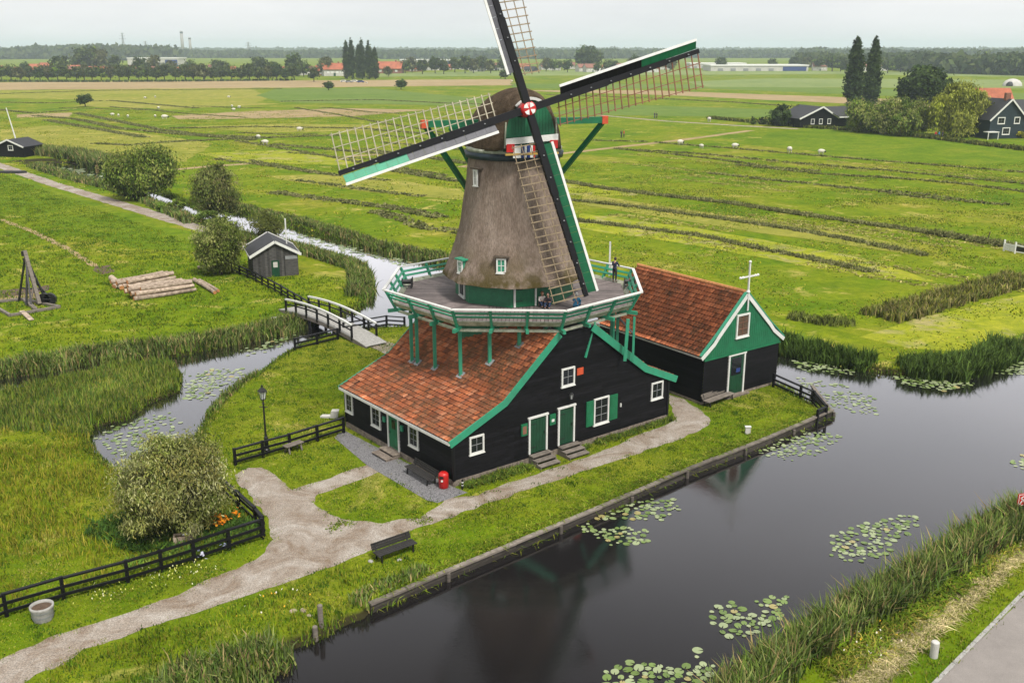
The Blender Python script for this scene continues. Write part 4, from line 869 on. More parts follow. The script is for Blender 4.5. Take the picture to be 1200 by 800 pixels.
def sail(ax, ay, depth, inner, outer, latt, k):
    """ax outwards along the arm, ay towards the boarded side"""
    H0 = HUB+nn*depth
    def sp(x, y, z): return H0+ax*x+ay*y+nn*z
    par = None; mb = MB()
    # stock tapers to the tip
    for a, b, w0 in ((.0, 4.5, .36), (4.5, 8, .30), (8, SL, .23)): mb.beam(sp(a, 0, 0), sp(b+.01, 0, 0), w0, w0*.85, tuple(nn))
    sl = mb.build('sail', 'black_paint', wm)
    # boarded leading edge, tilted back
    x0, xs_ = 1.9, 6.6
    ya, yb, zb = .15, .53, .30
    for (p0, p1, mt) in ((x0, xs_, inner), (xs_, SL-.12, outer)):
        mb = MB(); x = p0
        while x < p1-.05:
            x2 = min(x+.55, p1); mb.col = random.uniform(.85, 1.12); mb.prism([sp(x, ya, .06), sp(x2-.012, ya, .06), sp(x2-.012, yb, zb), sp(x, yb, zb)], tuple(nn*-.03)); x = x2
        mb.build('leading_board', mt, sl)
    mb = MB(); mb.beam(sp(x0-.02, yb+.05, zb-.01), sp(SL-.1, yb+.05, zb-.01), .13, .06, tuple(nn)); mb.build('leading_edge', 'white', sl)
    # lattice
    mb = MB(); x1 = 1.75; n_ = 22; wd_ = lambda x: 1.25+.55*(x-x1)/(SL-x1)
    tw = lambda x: .32*(1-(x-x1)/(SL-x1))-.02
    for i in range(n_):
        x = x1+(SL-.05-x1)*i/(n_-1); W_ = wd_(x); mb.beam(sp(x, .1, .02), sp(x-.14*W_, -W_-.09, tw(x)*-W_), .052, .05, tuple(nn))
    for j in (1, 2, 3):
        for i in range(10):
            xa = x1-.1+(SL-x1+.15)*i/10; xb = x1-.1+(SL-x1+.15)*(i+1)/10; fa, fb = wd_(xa)*j/3, wd_(xb)*j/3
            mb.beam(sp(xa-.14*fa, -fa, -tw(xa)*fa-.03), sp(xb-.14*fb, -fb, -tw(xb)*fb-.03), .04, .035, tuple(nn))
    mb.build('lattice', latt, sl)
    for i in range(7): x = 2.4+i*1.15; mb = MB(); mb.box(sp(x, .0, .19), (.07, .07, .05)); mb.build('cleat', 'grey_metal', sl)
sail(va, vb, .0, 'black_paint', 'green', 'brick', 0)  # inner boards near black: shade of their downward-facing side put into the colour
sail(vb, -va, .16, 'grey_board', 'grey_board', 'lattice', 1)
sail(-va, -vb, .0, 'grey_board', 'light_green', 'lattice_light', 2)  # inner boards grey: light on their upward-facing side put into the colour
sail(-vb, va, .16, 'green', 'green', 'lattice', 3)
mb = MB(); mb.beam(HUB+va*3.9+vb*.15, HUB+va*4.4+vb*.75, .05, .05); mb.build('sail_stay', 'white', wm)
# tail beams
e_r = cp(.15, 5.1, 16.72); e_l = cp(.15, -4.9, 16.72)
def proj(P): u = P.y*_c-(P.z-CAM_H)*_s; v = P.y*_s+(P.z-CAM_H)*_c; return (600+FPX*P.x/u, 400-FPX*v/u)
mb = MB(); mb.beam(e_l, e_r, .30, .34); o = mb.build('tail_crossbeam', 'green', wm)
for e in (e_l, e_r): s_ = 1 if e is e_r else -1; mb = MB(); mb.box(e+rt*s_*.1, (.34, .36, .42), Matrix.Rotation(AZ, 3, 'Z')); mb.build('beam_end', 'orange_red', o)
e2r = cp(-2.2, 3.0, 16.3); e2l = cp(-2.2, -3.0, 16.3); J = Vector((-.5, 59.6, 9.0))
mb = MB(); mb.beam(e2l, e2r, .24, .26); mb.build('tail_crossbeam', 'green', wm)
for e_x, j_, w_ in ((e_r+Vector((0, 0, -.15)), 0, .24), (e_l+Vector((0, 0, -.15)), 0, .24), (e2r, 1, .15), (e2l, 1, .15)): mb = MB(); mb.beam(e_x, J+Vector((0, 0, j_)), w_, w_); mb.build('tail_brace', 'green', wm)
mb = MB(); mb.beam(cp(-3.0, 0, 16.9), J+Vector((-.3, .9, -1.2)), .34, .34); mb.build('tail_pole', 'green', wm)
# gallery deck: planks run outwards in every sector
RD = 6.75; mbs = MB(); RIN = 2.9
for k in range(8):
    am = R(SA)+(k+.5)*math.pi/4; ap = RD*math.cos(math.pi/8); od = Vector((math.cos(am), math.sin(am), 0)); ud = Vector((-od.y, od.x, 0)); half = RD*math.sin(math.pi/8); n_ = 26
    for i in range(n_):
        u0 = -half+2*half*i/n_; u1 = u0+2*half/n_-.03; mbs.col = random.uniform(.62, 1.2)
        r0 = max(RIN, max(abs(u0), abs(u1))/math.tan(math.pi/8)*.985)
        if r0 > ap-.05: r0 = ap-.05
        r00 = max(RIN, abs(u0)/math.tan(math.pi/8)); r01 = max(RIN, abs(u1)/math.tan(math.pi/8)); zt = DZ-.002*k
        mbs.prism([CC+od*min(r00, ap-.02)+ud*u0+UPZ*zt, CC+od*ap+ud*u0+UPZ*zt, CC+od*ap+ud*u1+UPZ*zt, CC+od*min(r01, ap-.02)+ud*u1+UPZ*zt], (0, 0, -.05))
mbs.build('gallery_deck', 'deck', wm)
mb = MB(); mb.prism([octp(RD-.1, SA, DZ-.07, k) for k in range(8)], (0, 0, -.03)); mb.build('deck_underside', 'bark', wm)
RT = 7.50; RTZ = 8.05
def ring(rad, z, w_, h_, mat, name, tilt=0):
    mb = MB()
    for k in range(8):
        a, b = octp(rad, SA, z, k), octp(rad, SA, z, k+1); up = UPZ
        if tilt: m_ = ((a+b)/2-CC); m_.z = 0; m_.normalize(); up = (UPZ*math.cos(tilt)+m_*math.sin(tilt))
        d_ = (b-a).normalized(); mb.beam(a-d_*.02, b+d_*.02, w_, h_, tuple(up))
    return mb.build(name, mat, wm)
TL = math.atan((RT-6.85)/(RTZ-DZ))
ring(RT, RTZ, .16, .07, 'white', 'top_rail')
ring(7.28, 7.80, .05, .13, 'light_green', 'middle_rail', TL); ring(7.11, 7.57, .05, .12, 'light_green', 'lower_rail', TL)
ring(6.93, 7.20, .05, .34, 'cream', 'kick_board', TL)
ring(6.68, 6.78, .14, .12, 'cream', 'rim_beam')
for k in range(8):
    a, b = octp(1, SA, 0, k)-CC, octp(1, SA, 0, k+1)-CC; a.z = b.z = 0
    for j, f in enumerate((0, 1/3, 2/3)):
        d = a.lerp(b, f); dn = d.normalized(); dn.z = 0
        top = CC+d*7.42+UPZ*8.02; bot = CC+d*6.80+UPZ*6.82; tg = Vector((-dn.y, dn.x, 0))
        mbp = MB(); mbp.beam(bot, top, .14, .12, tuple(tg)); mbp.build('rail_post', 'light_green', wm)
        mbr = MB(); mbr.beam(CC+d*3.9+UPZ*6.92, CC+d*7.30+UPZ*6.86, .15, .18); mbr.build('deck_joist', 'light_green', wm)
# supports down to the roof
def to_roof(x, y):
    q = Vector((x, y))-A0; M_ = Matrix(((E1.x, E2.x), (E1.y, E2.y))).inverted(); s, t = M_ @ q
    return roofz(s) if (0 <= s <= 15 and -.2 <= t <= BD) else None
for px in (472, 488, 509, 539, 573.5, 608.5, 640):
    best = None
    for r in [octrad(math.pi+math.pi*k/600, 6.55, SA) for k in range(1)]: pass
    for k in range(600):
        a = R(190)+R(110)*k/600; rr = octrad(a, 6.05, SA); x, y = CX+rr*math.cos(a), CY+rr*math.sin(a); e = abs(proj(Vector((x, y, 6)))[0]-px)
        if best is None or e < best[0]: best = (e, x, y)
    _, x, y = best; zr = to_roof(x, y)
    if zr is None: zr = 0.0
    mb = MB(); mb.box((x, y, (zr+6.85)/2), (.17, .17, 6.85-zr), Matrix.Rotation(.3, 3, 'Z')); o = mb.build('support_post', 'light_green', wm)
    if zr > 0: mb = MB(); mb.box((x, y, zr+.10), (.42, .42, .05), Matrix.Rotation(TH1, 3, 'Z') @ Matrix.Rotation(-.7, 3, 'Y')); mb.build('lead_flashing', 'grey_metal', o)
def post(a, b, w_=.18, mat='light_green'): mb = MB(); mb.beam(a, b, w_, w_); return mb.build('support_post', mat, wm)
q = G3(736, 374, 6.8); post(q, Vector((q.x-.1, q.y, 4.5))-Vector((0, .0, 0)), .17)
q = G3(742, 373, 6.8)+Vector((.1, .3, 0)); post(q, Vector((q.x, q.y, 4.3)), .12)
q1 = G3(697, 377, 6.8); post(q1, FG(8.4, .06, 5.0), .10)
for px in (720, 727): q = G3(px, 368, 6.8)+Vector((0, 1.2, 0)); post(q, Vector((q.x, q.y, 3.6)), .16)
post(octp(6.3, SA, 6.8, 4), octp(6.3, SA, 3.2, 4), .2); post(octp(6.3, SA, 6.8, 5), octp(6.3, SA, 2.0, 5), .2); post(octp(6.3, SA, 6.8, 6), octp(6.3, SA, .0, 6), .2); post(octp(6.3, SA, 6.8, 7), octp(6.3, SA, .0, 7), .2)
mb = MB(); q = G3(725, 372, 6.3); mb.beam(q, q+Vector((1.0, .6, -1.2)), .1, .1); mb.build('support_strut', 'grey_board', wm)
# winch gear on the deck
def winch(px, py, label):
    q = G3(px, py, DZ); t = thing('deck_winch', q, label, 'winch')
    mb = MB(); mb.tube(q+Vector((-.25, 0, .35)), q+Vector((.25, .1, .35)), .14, .14, 10); mb.build('drum', 'iron', t)
    mb = MB()
    for s in (-.27, .27):
        for d_ in (-.2, .2): mb.beam(q+Vector((s, d_, 0)), q+Vector((s, 0, .55)), .06, .06)
    mb.beam(q+Vector((-.27, 0, .1)), q+Vector((.27, 0, .1)), .05, .05); mb.build('frame', 'iron', t); mb = MB()
    for k in range(4): a = k*math.pi/4; mb.beam(q+Vector((.32, -.4*math.cos(a), .35-.3*math.sin(a))), q+Vector((.32, .4*math.cos(a), .35+.3*math.sin(a))), .04, .04)
    mb.build('crank_wheel', 'iron', t)
winch(477, 337, 'small black winch at the left end of the gallery'); winch(737, 337, 'small black winch in the right corner of the gallery')
mb = MB(); q = G3(714, 323, DZ); mb.box(q+Vector((0, 0, 1.05)), (.10, .10, 2.1)); mb.box(q+Vector((.12, -.05, .45)), (.14, .05, .8)); tag(mb.build('white_post', 'white', None, loc=q), 'white wooden post standing beside the person at the far gallery rail', 'post')
# ------------------------------------------------------------ fences, bridge, quay, street furniture
def fence(px, label, h=.95, rails=3, sp=1.75, group=None, mat='black_paint', z=0, name='fence', pw=.13):
    P = GL(px, z); q0 = Vector((P[0][0], P[0][1], z)); t = thing(name, q0, label, 'fence', group)
    pts = []
    for a, b in zip(P[:-1], P[1:]):
        a, b = Vector(a), Vector(b); n_ = max(1, round((b-a).length/sp)); pts += [a.lerp(b, i/n_) for i in range(n_)]
    pts.append(Vector(P[-1]))
    zs = [float(landz([p.x], [p.y])[0][0]) if z == 0 else z for p in pts]; zs = [max(v, WZ) for v in zs]
    for i, p in enumerate(pts):
        mb = MB(); d = (pts[min(i+1, len(pts)-1)]-pts[max(i-1, 0)]).normalized(); mb.box((p.x, p.y, zs[i]+h/2-.1), (pw, pw, h+.2), Matrix.Rotation(math.atan2(d.y, d.x)+random.uniform(-.05, .05), 3, 'Z')); mb.build('fence_post', mat, t)
    for k in range(rails):
        mb = MB(); zz = h-.06-(h-.25)*k/max(1, rails-1)*.92
        for (p, za), (r_, zb) in zip(zip(pts[:-1], zs[:-1]), zip(pts[1:], zs[1:])):
            n2 = Vector((-(r_-p).y, (r_-p).x)).normalized()*-(pw/2+.015 if k else 0)
            mb.beam((p.x+n2.x, p.y+n2.y, za+zz+random.uniform(-.015, .015)), (r_.x+n2.x, r_.y+n2.y, zb+zz+random.uniform(-.015, .015)), .05 if k else .15, .12 if k else .07)
        mb.build('rail', mat, t)
    return t
fence([(-30, 738), (8, 722), (75, 702), (150, 682), (228, 658), (308, 631)], 'black wooden fence running along the gravel path at lower left', 1.0)
fence([(309, 628), (300, 617), (262, 582)], 'short black fence turning uphill beside the willow bush', 1.0)
fence([(276, 545), (340, 527), (403, 507)], 'black three-rail fence from the street lamp to the barn corner', .95)
fence([(906, 453), (938, 464), (968, 484)], 'black fence on the quay beside the green gabled barn', .9)
fence([(968, 484), (958, 489)], 'short return of the quay fence at the quay corner', .9)
fence([(272, 318), (300, 330), (330, 346), (362, 365), (372, 372)], 'black fence descending from the grey shed to the footbridge', .9)
fence([(346, 411), (372, 405), (396, 399)], 'black fence on the near bank to the left of the footbridge', .95, z=-.1)
fence([(403, 392), (432, 387), (474, 379)], 'black fence between the footbridge and the barn roof', .95)
# footbridge
P1 = G3(338, 361, .1); P2 = G3(441, 404, .1)
ax = (P2-P1); Lb = ax.length; ax = ax.normalized(); sd = Vector((-ax.y, ax.x, 0)); br = thing('footbridge', (P1.x, P1.y, 0), 'arched wooden footbridge with white handrails on black posts', 'bridge')
zf = lambda f: .12+.50*math.sin(math.pi*min(1, max(0, f)))**.9
mb = MB(); n_ = 60
for i in range(n_):
    f = i/n_; g = (i+1)/n_; mb.col = random.uniform(.85, 1.3); a = P1+ax*Lb*f; b = P1+ax*(Lb*g-.02); a.z = zf(f); b.z = zf(g); mb.beam(a, b, 1.75, .05)
mb.build('deck', 'concrete', br)
for s in (-.8, .8):
    mb = MB()
    for i in range(20): a = P1+ax*Lb*i/20+sd*s; b = P1+ax*Lb*(i+1)/20+sd*s; a.z = zf(i/20)-.17; b.z = zf((i+1)/20)-.17; mb.beam(a, b, .16, .28)
    mb.build('beam', 'old_wood', br)
for f in (.36, .64):
    for s in (-.7, .7): a = P1+ax*Lb*f+sd*s; mb = MB(); mb.box((a.x, a.y, -.5), (.2, .2, 2.2)); mb.build('trestle_post', 'black_paint', br)
for s, f0, f1 in ((-.88, .10, .86), (.88, .14, .90)):
    for i in range(7):
        f = f0+(f1-f0)*i/6; a = P1+ax*Lb*f+sd*s; mb = MB(); mb.box((a.x, a.y, zf(f)+.38), (.13, .13, 1.1), Matrix.Rotation(math.atan2(ax.y, ax.x), 3, 'Z')); mb.build('rail_post', 'black_paint', br)
    for hh, mt, w_, h_ in ((.96, 'white', .13, .13), (.55, 'black_paint', .05, .1)):
        mb = MB()
        for i in range(12): fa = f0+(f1-f0)*i/12; fb = f0+(f1-f0)*(i+1)/12; a = P1+ax*Lb*fa+sd*s; b = P1+ax*Lb*fb+sd*s; a.z = zf(fa)+hh; b.z = zf(fb)+hh; mb.beam(a, b, w_, h_)
        mb.build('handrail' if mt == 'white' else 'rail', mt, br)
sheet('footpath', band(GL([(436, 401), (455, 407), (480, 422), (520, 440)]), 1.8), .008, 'gravel', .05, .5)
# quay wall
qt = thing('quay_wall', (QUAY[0][0], QUAY[0][1], 0), 'weathered timber quay wall along the straight canal edge', 'quay wall')
mb = MB(); mc = MB(); qs = resample(QUAY, 1.9)
for a, b in zip(qs[:-1], qs[1:]):
    a, b = Vector(a), Vector(b); d = (b-a).normalized(); nq = Vector((d.y, -d.x)); nq = nq if nq.y < 0 else -nq
    a = a+nq*.2; b = b+nq*.2
    for k in range(4):
        mb.col = random.uniform(.15, .4); mb.beam((a.x+nq.x*.02, a.y+nq.y*.02, -.14-.2*k), (b.x+nq.x*.02, b.y+nq.y*.02, -.14-.2*k), .06, .19)
    mc.col = random.uniform(.7, 1.25); mc.beam((a.x, a.y, random.uniform(-.01, .02)), (b.x, b.y, random.uniform(-.01, .02)), .24, .09)
mb.build('quay_planking', 'old_wood', qt); mc.build('capping_beam', 'old_wood', qt)
e_ = Vector(QUAY[0]); mb = MB(); 
for k in range(4): mb.col = random.uniform(.3, .6); mb.beam((e_.x, e_.y, -.14-.2*k), (e_.x+.2, e_.y+4.2, -.14-.2*k), .06, .19)
mb.col = .9; mb.beam((e_.x, e_.y, .0), (e_.x+.2, e_.y+4.2, .0), .22, .09); mb.build('end_planking', 'old_wood', qt)
for i, p in enumerate(qs[::2]):
    nq = Vector((.62, -.78)); mb = MB(); mb.col = random.uniform(.45, .8); mb.tube((p[0]+nq.x*.33, p[1]+nq.y*.33, -1.3), (p[0]+nq.x*.33, p[1]+nq.y*.33, random.uniform(-.12, .0)), .09, .09, 8); mb.build('pile', 'old_wood', qt)
# street lamp
q = G3(313, 531); t = thing('street_lamp', q, 'black lantern street lamp standing at the fence left of the barn', 'street lamp')
mb = MB(); mb.lathe([(.16, 0), (.16, .25), (.12, .3), (.11, .9), (.07, 1.0), (.055, 1.1), (.045, 2.75), (.07, 2.8), (.045, 2.86), (.04, 3.02)], 12, q); mb.beam(q+Vector((-.22, 0, 2.6)), q+Vector((.22, 0, 2.6)), .03, .03); mb.build('lamp_post', 'iron', t)
mb = MB()
for k in range(4): a = k*math.pi/2+.5; v1 = Vector((math.cos(a), math.sin(a), 0)); mb.beam(q+v1*.12+Vector((0, 0, 3.04)), q+v1*.23+Vector((0, 0, 3.46)), .025, .025)
mb.lathe([(.14, 3.02), (.14, 3.05)], 4, q); mb.lathe([(.27, 3.46), (.25, 3.5), (.10, 3.66), (.05, 3.7), (.05, 3.78), (.0, 3.86)], 4, q); mb.build('lantern_frame', 'iron', t)
mb = MB(); mb.lathe([(.10, 3.05), (.19, 3.455)], 4, q); mb.v = [tuple(Vector(p)) for p in mb.v]; mb.build('lantern_glass', 'lamp_glass', t)
# benches
def bench(pa, pb, label, mat='iron', back=1, h=.37, face=None, slat='old_wood', z=0, wd=.5):
    a, b = G3(*pa, z), G3(*pb, z); d = (b-a).normalized(); nb_ = Vector((-d.y, d.x, 0))*(face or 1); L_ = (b-a).length; c_ = (a+b)/2; t = thing('park_bench', c_, label, 'bench')
    def bp2(u, v, w_): return a+d*u+nb_*v+UPZ*w_
    mb = MB()
    for i in range(4): mb.col = random.uniform(.8, 1.1); mb.beam(bp2(0, .06+i*.13, h), bp2(L_, .06+i*.13, h), .11, .035)
    mb.build('seat', slat, t)
    if back:
        mb = MB()
        for i in range(3): mb.col = random.uniform(.8, 1.1); mb.beam(bp2(0, -.04-i*.05, h+.09+i*.09), bp2(L_, -.04-i*.05, h+.09+i*.09), .03, .10)
        mb.build('backrest', slat, t)
    for u in (.18, L_-.18):
        mb = MB(); mb.beam(bp2(u, 0, 0), bp2(u, -.02, h), .06, .06); mb.beam(bp2(u, -.02, h), bp2(u, -.13, h+.30), .05, .06); mb.beam(bp2(u, .46, 0), bp2(u, .42, h), .06, .06); mb.beam(bp2(u, 0, h-.05), bp2(u, .48, h-.05), .06, .05); mb.build('leg', mat, t)
weathered('dark_slat', (.035, .032, .03), .6, .3, 3, .2, attr=True)
bench((437, 656), (482, 640), 'dark wooden bench on the grass facing the canal', 'iron', face=-1, slat='dark_slat')
bench((484, 551), (512, 568), 'dark bench against the long barn wall beside the red bin', 'iron', face=-1, slat='dark_slat')
bench((823, 476), (853, 465), 'grey slatted bench in front of the barn with the green gable', 'iron', face=-1, slat='old_wood')
q1, q2 = G3(334, 532), G3(354, 525); t = thing('low_bench', (q1+q2)/2, 'low grey backless bench beside the black fence near the street lamp', 'bench')
d = (q2-q1).normalized(); nb_ = Vector((-d.y, d.x, 0)); mb = MB()
for v in (-.25, 0, .25): mb.beam(q1+nb_*v*.6+UPZ*.42, q2+nb_*v*.6+UPZ*.42, .14, .04)
mb.build('seat', 'old_wood', t); mb = MB()
for f in (.15, .85): p = q1.lerp(q2, f); mb.beam(p+nb_*-.22, p+nb_*-.12+UPZ*.4, .08, .05); mb.beam(p+nb_*.22, p+nb_*.12+UPZ*.4, .08, .05); mb.beam(p+nb_*-.2+UPZ*.36, p+nb_*.2+UPZ*.36, .06, .05)
mb.build('leg', 'old_wood', t)
# red bin, small post
q = G3(520, 571); t = thing('litter_bin', q, 'bright red litter bin standing at the barn corner', 'bin')
mb = MB(); mb.lathe([(.20, 0), (.24, .04), (.25, .65), (.24, .74), (.16, .82), (.02, .84)], 16, q); mb.build('body', 'red', t, True)
mb = MB(); mb.box(q+Vector((-.08, -.235, .62)), (.2, .04, .12)); mb.build('opening', 'iron', t); mb = MB(); mb.box(q+Vector((-.06, -.25, .45)), (.10, .02, .09)); mb.build('emblem', 'white', t)
q = G3(542, 573); t = thing('tap_post', q, 'thin dark tap post with white bands at the barn corner', 'post'); mb = MB(); mb.tube(q, q+UPZ*.5, .05, .05, 8); mb.build('post', 'iron', t); mb = MB(); mb.tube(q+UPZ*.34, q+UPZ*.40, .055, .055, 8); mb.tube(q+UPZ*.2, q+UPZ*.24, .055, .055, 8); mb.build('band', 'white', t)
# planter tub
q = G3(51, 725); t = thing('planter_tub', q, 'round whitewashed tub standing against the black fence', 'tub')
mb = MB(); mb.lathe([(.34, 0), (.38, .15), (.40, .45), (.43, .52), (.43, .6), (.37, .6), (.36, .5)], 20, q, cap=False); mb.build('tub', 'concrete', t, True)
mb = MB(); mb.lathe([(.36, .50), (.01, .53)], 20, q, cap=False); mb.build('soil', 'soil', t); mb = MB(); mb.lathe([(.405, .2), (.41, .25)], 20, q, cap=False); mb.lathe([(.415, .4), (.42, .44)], 20, q, cap=False); mb.build('hoop', 'grey_metal', t)
q = G3(216, 636); t = thing('planter_trough', q, 'small pale trough behind the black fence under the bush', 'planter')
mb = MB()
Rz = Matrix.Rotation(.3, 3, 'Z')
for c_, s_ in (((0, -.2, .2), (.85, .06, .4)), ((0, .2, .2), (.85, .06, .4)), ((-.395, 0, .2), (.06, .34, .4)), ((.395, 0, .2), (.06, .34, .4))): mb.box(q+Rz @ Vector(c_), s_, Rz)
mb.build('trough', 'log_bark', t); mb = MB(); mb.box(q+UPZ*.3, (.7, .32, .06), Rz); mb.build('soil', 'soil', t); mb = MB(); mb.box(q+Rz @ Vector((.05, 0, .42)), (.22, .1, .03), Rz); mb.build('tag', 'white', t)
# posts
def stub(px, py, h, r, mat, label, name='mooring_post', z=0, n=10, tiltx=0, cat='post'):
    q = G3(px, py, z); mb = MB(); mb.lathe([(r, -.2), (r, h-.03), (r*.8, h), (.01, h+.01)], n, q); mb.v = [(p[0]+(p[2]-z)*tiltx, p[1], p[2]) for p in mb.v]; tag(mb.build(name, mat, None, loc=q), label, cat)
stub(376, 729, .75, .10, 'old_wood', 'weathered mooring post on the grass bank, the upper of the pair')
stub(370, 750, .6, .10, 'old_wood', 'weathered mooring post at the waterline, the lower of the pair', z=-.4)
stub(1094, 769, .62, .14, 'plaster', 'white round bollard on the verge beside the asphalt road', 'bollard', n=16, cat='bollard')
q = G3(876, 508); t = thing('marker_post', q, 'small white marker post on the quay grass', 'post'); mb = MB(); mb.box(q+UPZ*.2, (.28, .14, .42)); mb.build('body', 'plaster', t); mb = MB(); mb.box(q+UPZ*.42, (.34, .2, .05)); mb.build('cover', 'white', t)
# kerb stones along road and pale stones
mb = MB(); ks = resample(kerb, .9)
for a, b in zip(ks[:-1], ks[1:]): mb.col = random.uniform(.8, 1.1); mb.beam((a[0], a[1], .01), (b[0]-(b[0]-a[0])*.03, b[1]-(b[1]-a[1])*.03, .01), .14, .07)
tag(mb.build('kerb', 'concrete'), kind='structure')
def rocks(px, n_, sp, r0, r1, label, mat='concrete'):
    c_ = G3(*px); 
    for i in range(n_):
        q = c_+Vector((random.gauss(0, sp), random.gauss(0, sp), 0)); mb = MB(); mb.sphere((0, 0, 0), random.uniform(r0, r1), 8, 5, (1, .8, .55), Matrix.Rotation(random.uniform(0, 6), 3, 'Z')); mb.v = [tuple(Vector(p)*(1+.3*mnoise.noise(Vector(p)*5+Vector((i, 0, 0))))+q) for p in mb.v]
        tag(mb.build('boulder', mat, None, loc=q), label, 'rock', label)
rocks((434, 658), 1, .02, .13, .14, 'pale rock left of the canal-side bench'); rocks((458, 652), 2, .3, .09, .13, 'pale rock in front of the canal-side bench')
rocks((350, 722), 3, .35, .12, .18, 'pale rock in the bank near the mooring posts', 'log_bark')
mb = MB(); a, b = G3(355, 738, -.2), G3(372, 731, -.2); mb.beam(a, b, .1, .3); tag(mb.build('plank_revetment', 'old_wood', None, loc=a), 'short weathered plank edging left of the waterline mooring post', 'plank')
# warning sign at the right edge
q = G3(1190, 612); t = thing('warning_sign', q, 'red sign with white figure above a green strip at the right edge', 'sign'); sx_ = Vector((.96, .28, 0)); so = Vector((.28, -.96, 0))
FS = Face(q, sx_, so); mb = MB(); FS.box(mb, -.03, .03, -.06, 0, -.2, 1.0); mb.build('post', 'grey_metal', t); mb = MB(); FS.box(mb, .95, 1.01, -.06, 0, -.2, 1.0); mb.build('post', 'grey_metal', t)
mb = MB(); FS.box(mb, -.1, 1.1, 0, .03, .82, 1.42); mb.build('red_panel', 'red', t); mb = MB(); FS.box(mb, -.1, 1.1, 0, .03, .58, .818); mb.build('green_panel', 'green', t)
mb = MB(); FS.box(mb, -.06, 1.06, .031, .035, 1.36, 1.39); FS.box(mb, -.06, -.03, .031, .035, .86, 1.36); FS.box(mb, -.06, 1.06, .031, .035, .85, .88)
mb.beam(FS(.02, .034, .9), FS(.18, .034, 1.12), .06, .01, tuple(so)); mb.beam(FS(.18, .034, 1.12), FS(.05, .034, 1.22), .06, .01, tuple(so)); mb.beam(FS(.18, .034, 1.12), FS(.34, .034, .92), .06, .01, tuple(so)); mb.beam(FS(.05, .034, 1.22), FS(.30, .034, 1.30), .05, .01, tuple(so))
mb.build('white_figure', 'white', t)
# white gate
q = G3(1176, 294); t = thing('field_gate', q, 'white board gate at the ditch by the right edge', 'gate'); mb = MB(); e = G3(1189, 297)
for h_ in (.25, .5, .75): mb.beam(q+UPZ*h_, e+UPZ*h_, .05, .22)
mb.build('board', 'white', t); e2 = G3(1205, 299); mb = MB(); mb.beam(e+UPZ*.9, e2+UPZ*.75, .06, .12); mb.beam(e+UPZ*.2, e2+UPZ*.15, .06, .1); mb.build('rail', 'white', t); mb = MB(); mb.beam(e+UPZ*.5, e2+UPZ*.45, .04, .45); mb.build('dark_panel', 'iron', t)
for p in (q, e, e2): mb = MB(); mb.box(p+UPZ*.55, (.14, .14, 1.3)); mb.build('post', 'white', t)
stub(1157, 283, 1.1, .06, 'bark', 'thin dark post leaning above the rushes left of the white gate', 'fence_post', n=6, tiltx=.15)
# grey shed
SA_, SB_ = Vector(G(298, 326)), Vector(G(350, 322)); us_ = (SB_-SA_).normalized(); vs = Vector((-us_.y, us_.x)); SW = (SB_-SA_).length; SD = 4.6
sd_ = thing('grey_shed', (SA_.x, SA_.y, 0), 'weathered grey plank shed with black felt roof and white edge boards', 'shed')
FSh = Face((SA_.x, SA_.y, 0), us_, (us_.y, -us_.x)); FSl = Face((SA_.x, SA_.y, 0), vs, (-vs.y, vs.x)); FSr = Face((SB_.x, SB_.y, 0), vs, (vs.y, -vs.x))
FSb = Face((SA_.x+vs.x*SD, SA_.y+vs.y*SD, 0), us_, (-us_.y, us_.x))
def vboards(fc, u0, u1, ztop, mat, parent, w_=.22, z0=0, name='wall'):
    mb = MB(); n_ = round((u1-u0)/w_)
    for i in range(n_): a = u0+(u1-u0)*i/n_; b = u0+(u1-u0)*(i+1)/n_-.01; mb.col = random.uniform(.55, 1.2); mb.prism([fc(a, 0, z0), fc(b, 0, z0), fc(b, 0, ztop(b)), fc(a, 0, ztop(a))], tuple(fc.o*random.uniform(.015, .035)))
    return mb.build(name, mat, parent)
gz = lambda u: 2.15+1.05*(1-abs(u-SW/2)/(SW/2)); vboards(FSh, 0, SW, gz, 'shed_wood', sd_); vboards(FSb, 0, SW, gz, 'shed_wood', sd_); vboards(FSl, 0, SD, lambda u: 2.12, 'shed_wood', sd_); vboards(FSr, 0, SD, lambda u: 2.12, 'black_paint', sd_)
for sg in (0, 1):
    mb = MB(); e0, e1_ = (-.3, SW/2) if sg == 0 else (SW+.3, SW/2); z0 = 2.0
    mb.prism([FSh(e0, .25, z0+.02), FSh(e1_, .25, 3.32), FSh(e1_, -SD-.25, 3.32), FSh(e0, -SD-.25, z0+.02)], (0, 0, .06)); mb.build('roof', 'slate', sd_)
    for o_ in (.26, -SD-.32): mb = MB(); mb.beam(FSh(e0, o_, z0+.02), FSh(e1_, o_, 3.33), .06, .24, (0, 0, 1)); mb.build('edge_board', 'white', sd_)
    mb = MB(); mb.beam(FSh(e0, .3, z0), FSh(e0, -SD-.3, z0), .06, .16); mb.build('edge_board', 'white', sd_)
mb = MB(); FSh.box(mb, 1.65, 2.35, .04, .08, .02, 1.55); o = mb.build('door', 'door_green', sd_); mb = MB(); FSh.box(mb, 1.8, 2.2, .081, .09, .9, 1.4); mb.build('panel', 'plaster', o)
mb = MB(); FSh.box(mb, 2.9, 4.1, .04, .09, .02, 2.0); o = mb.build('door', 'shed_wood', sd_); mb = MB(); FSh.box(mb, 2.95, 4.05, .091, .10, 1.6, 1.9); mb.build('panel', 'grey_metal', o)
mb = MB(); q = FSh(SW-.6, -2.5, 0); mb.tube(q+UPZ*2.2, q+UPZ*5.0, .07, .07, 8); mb.build('flue_pipe', 'white', sd_)
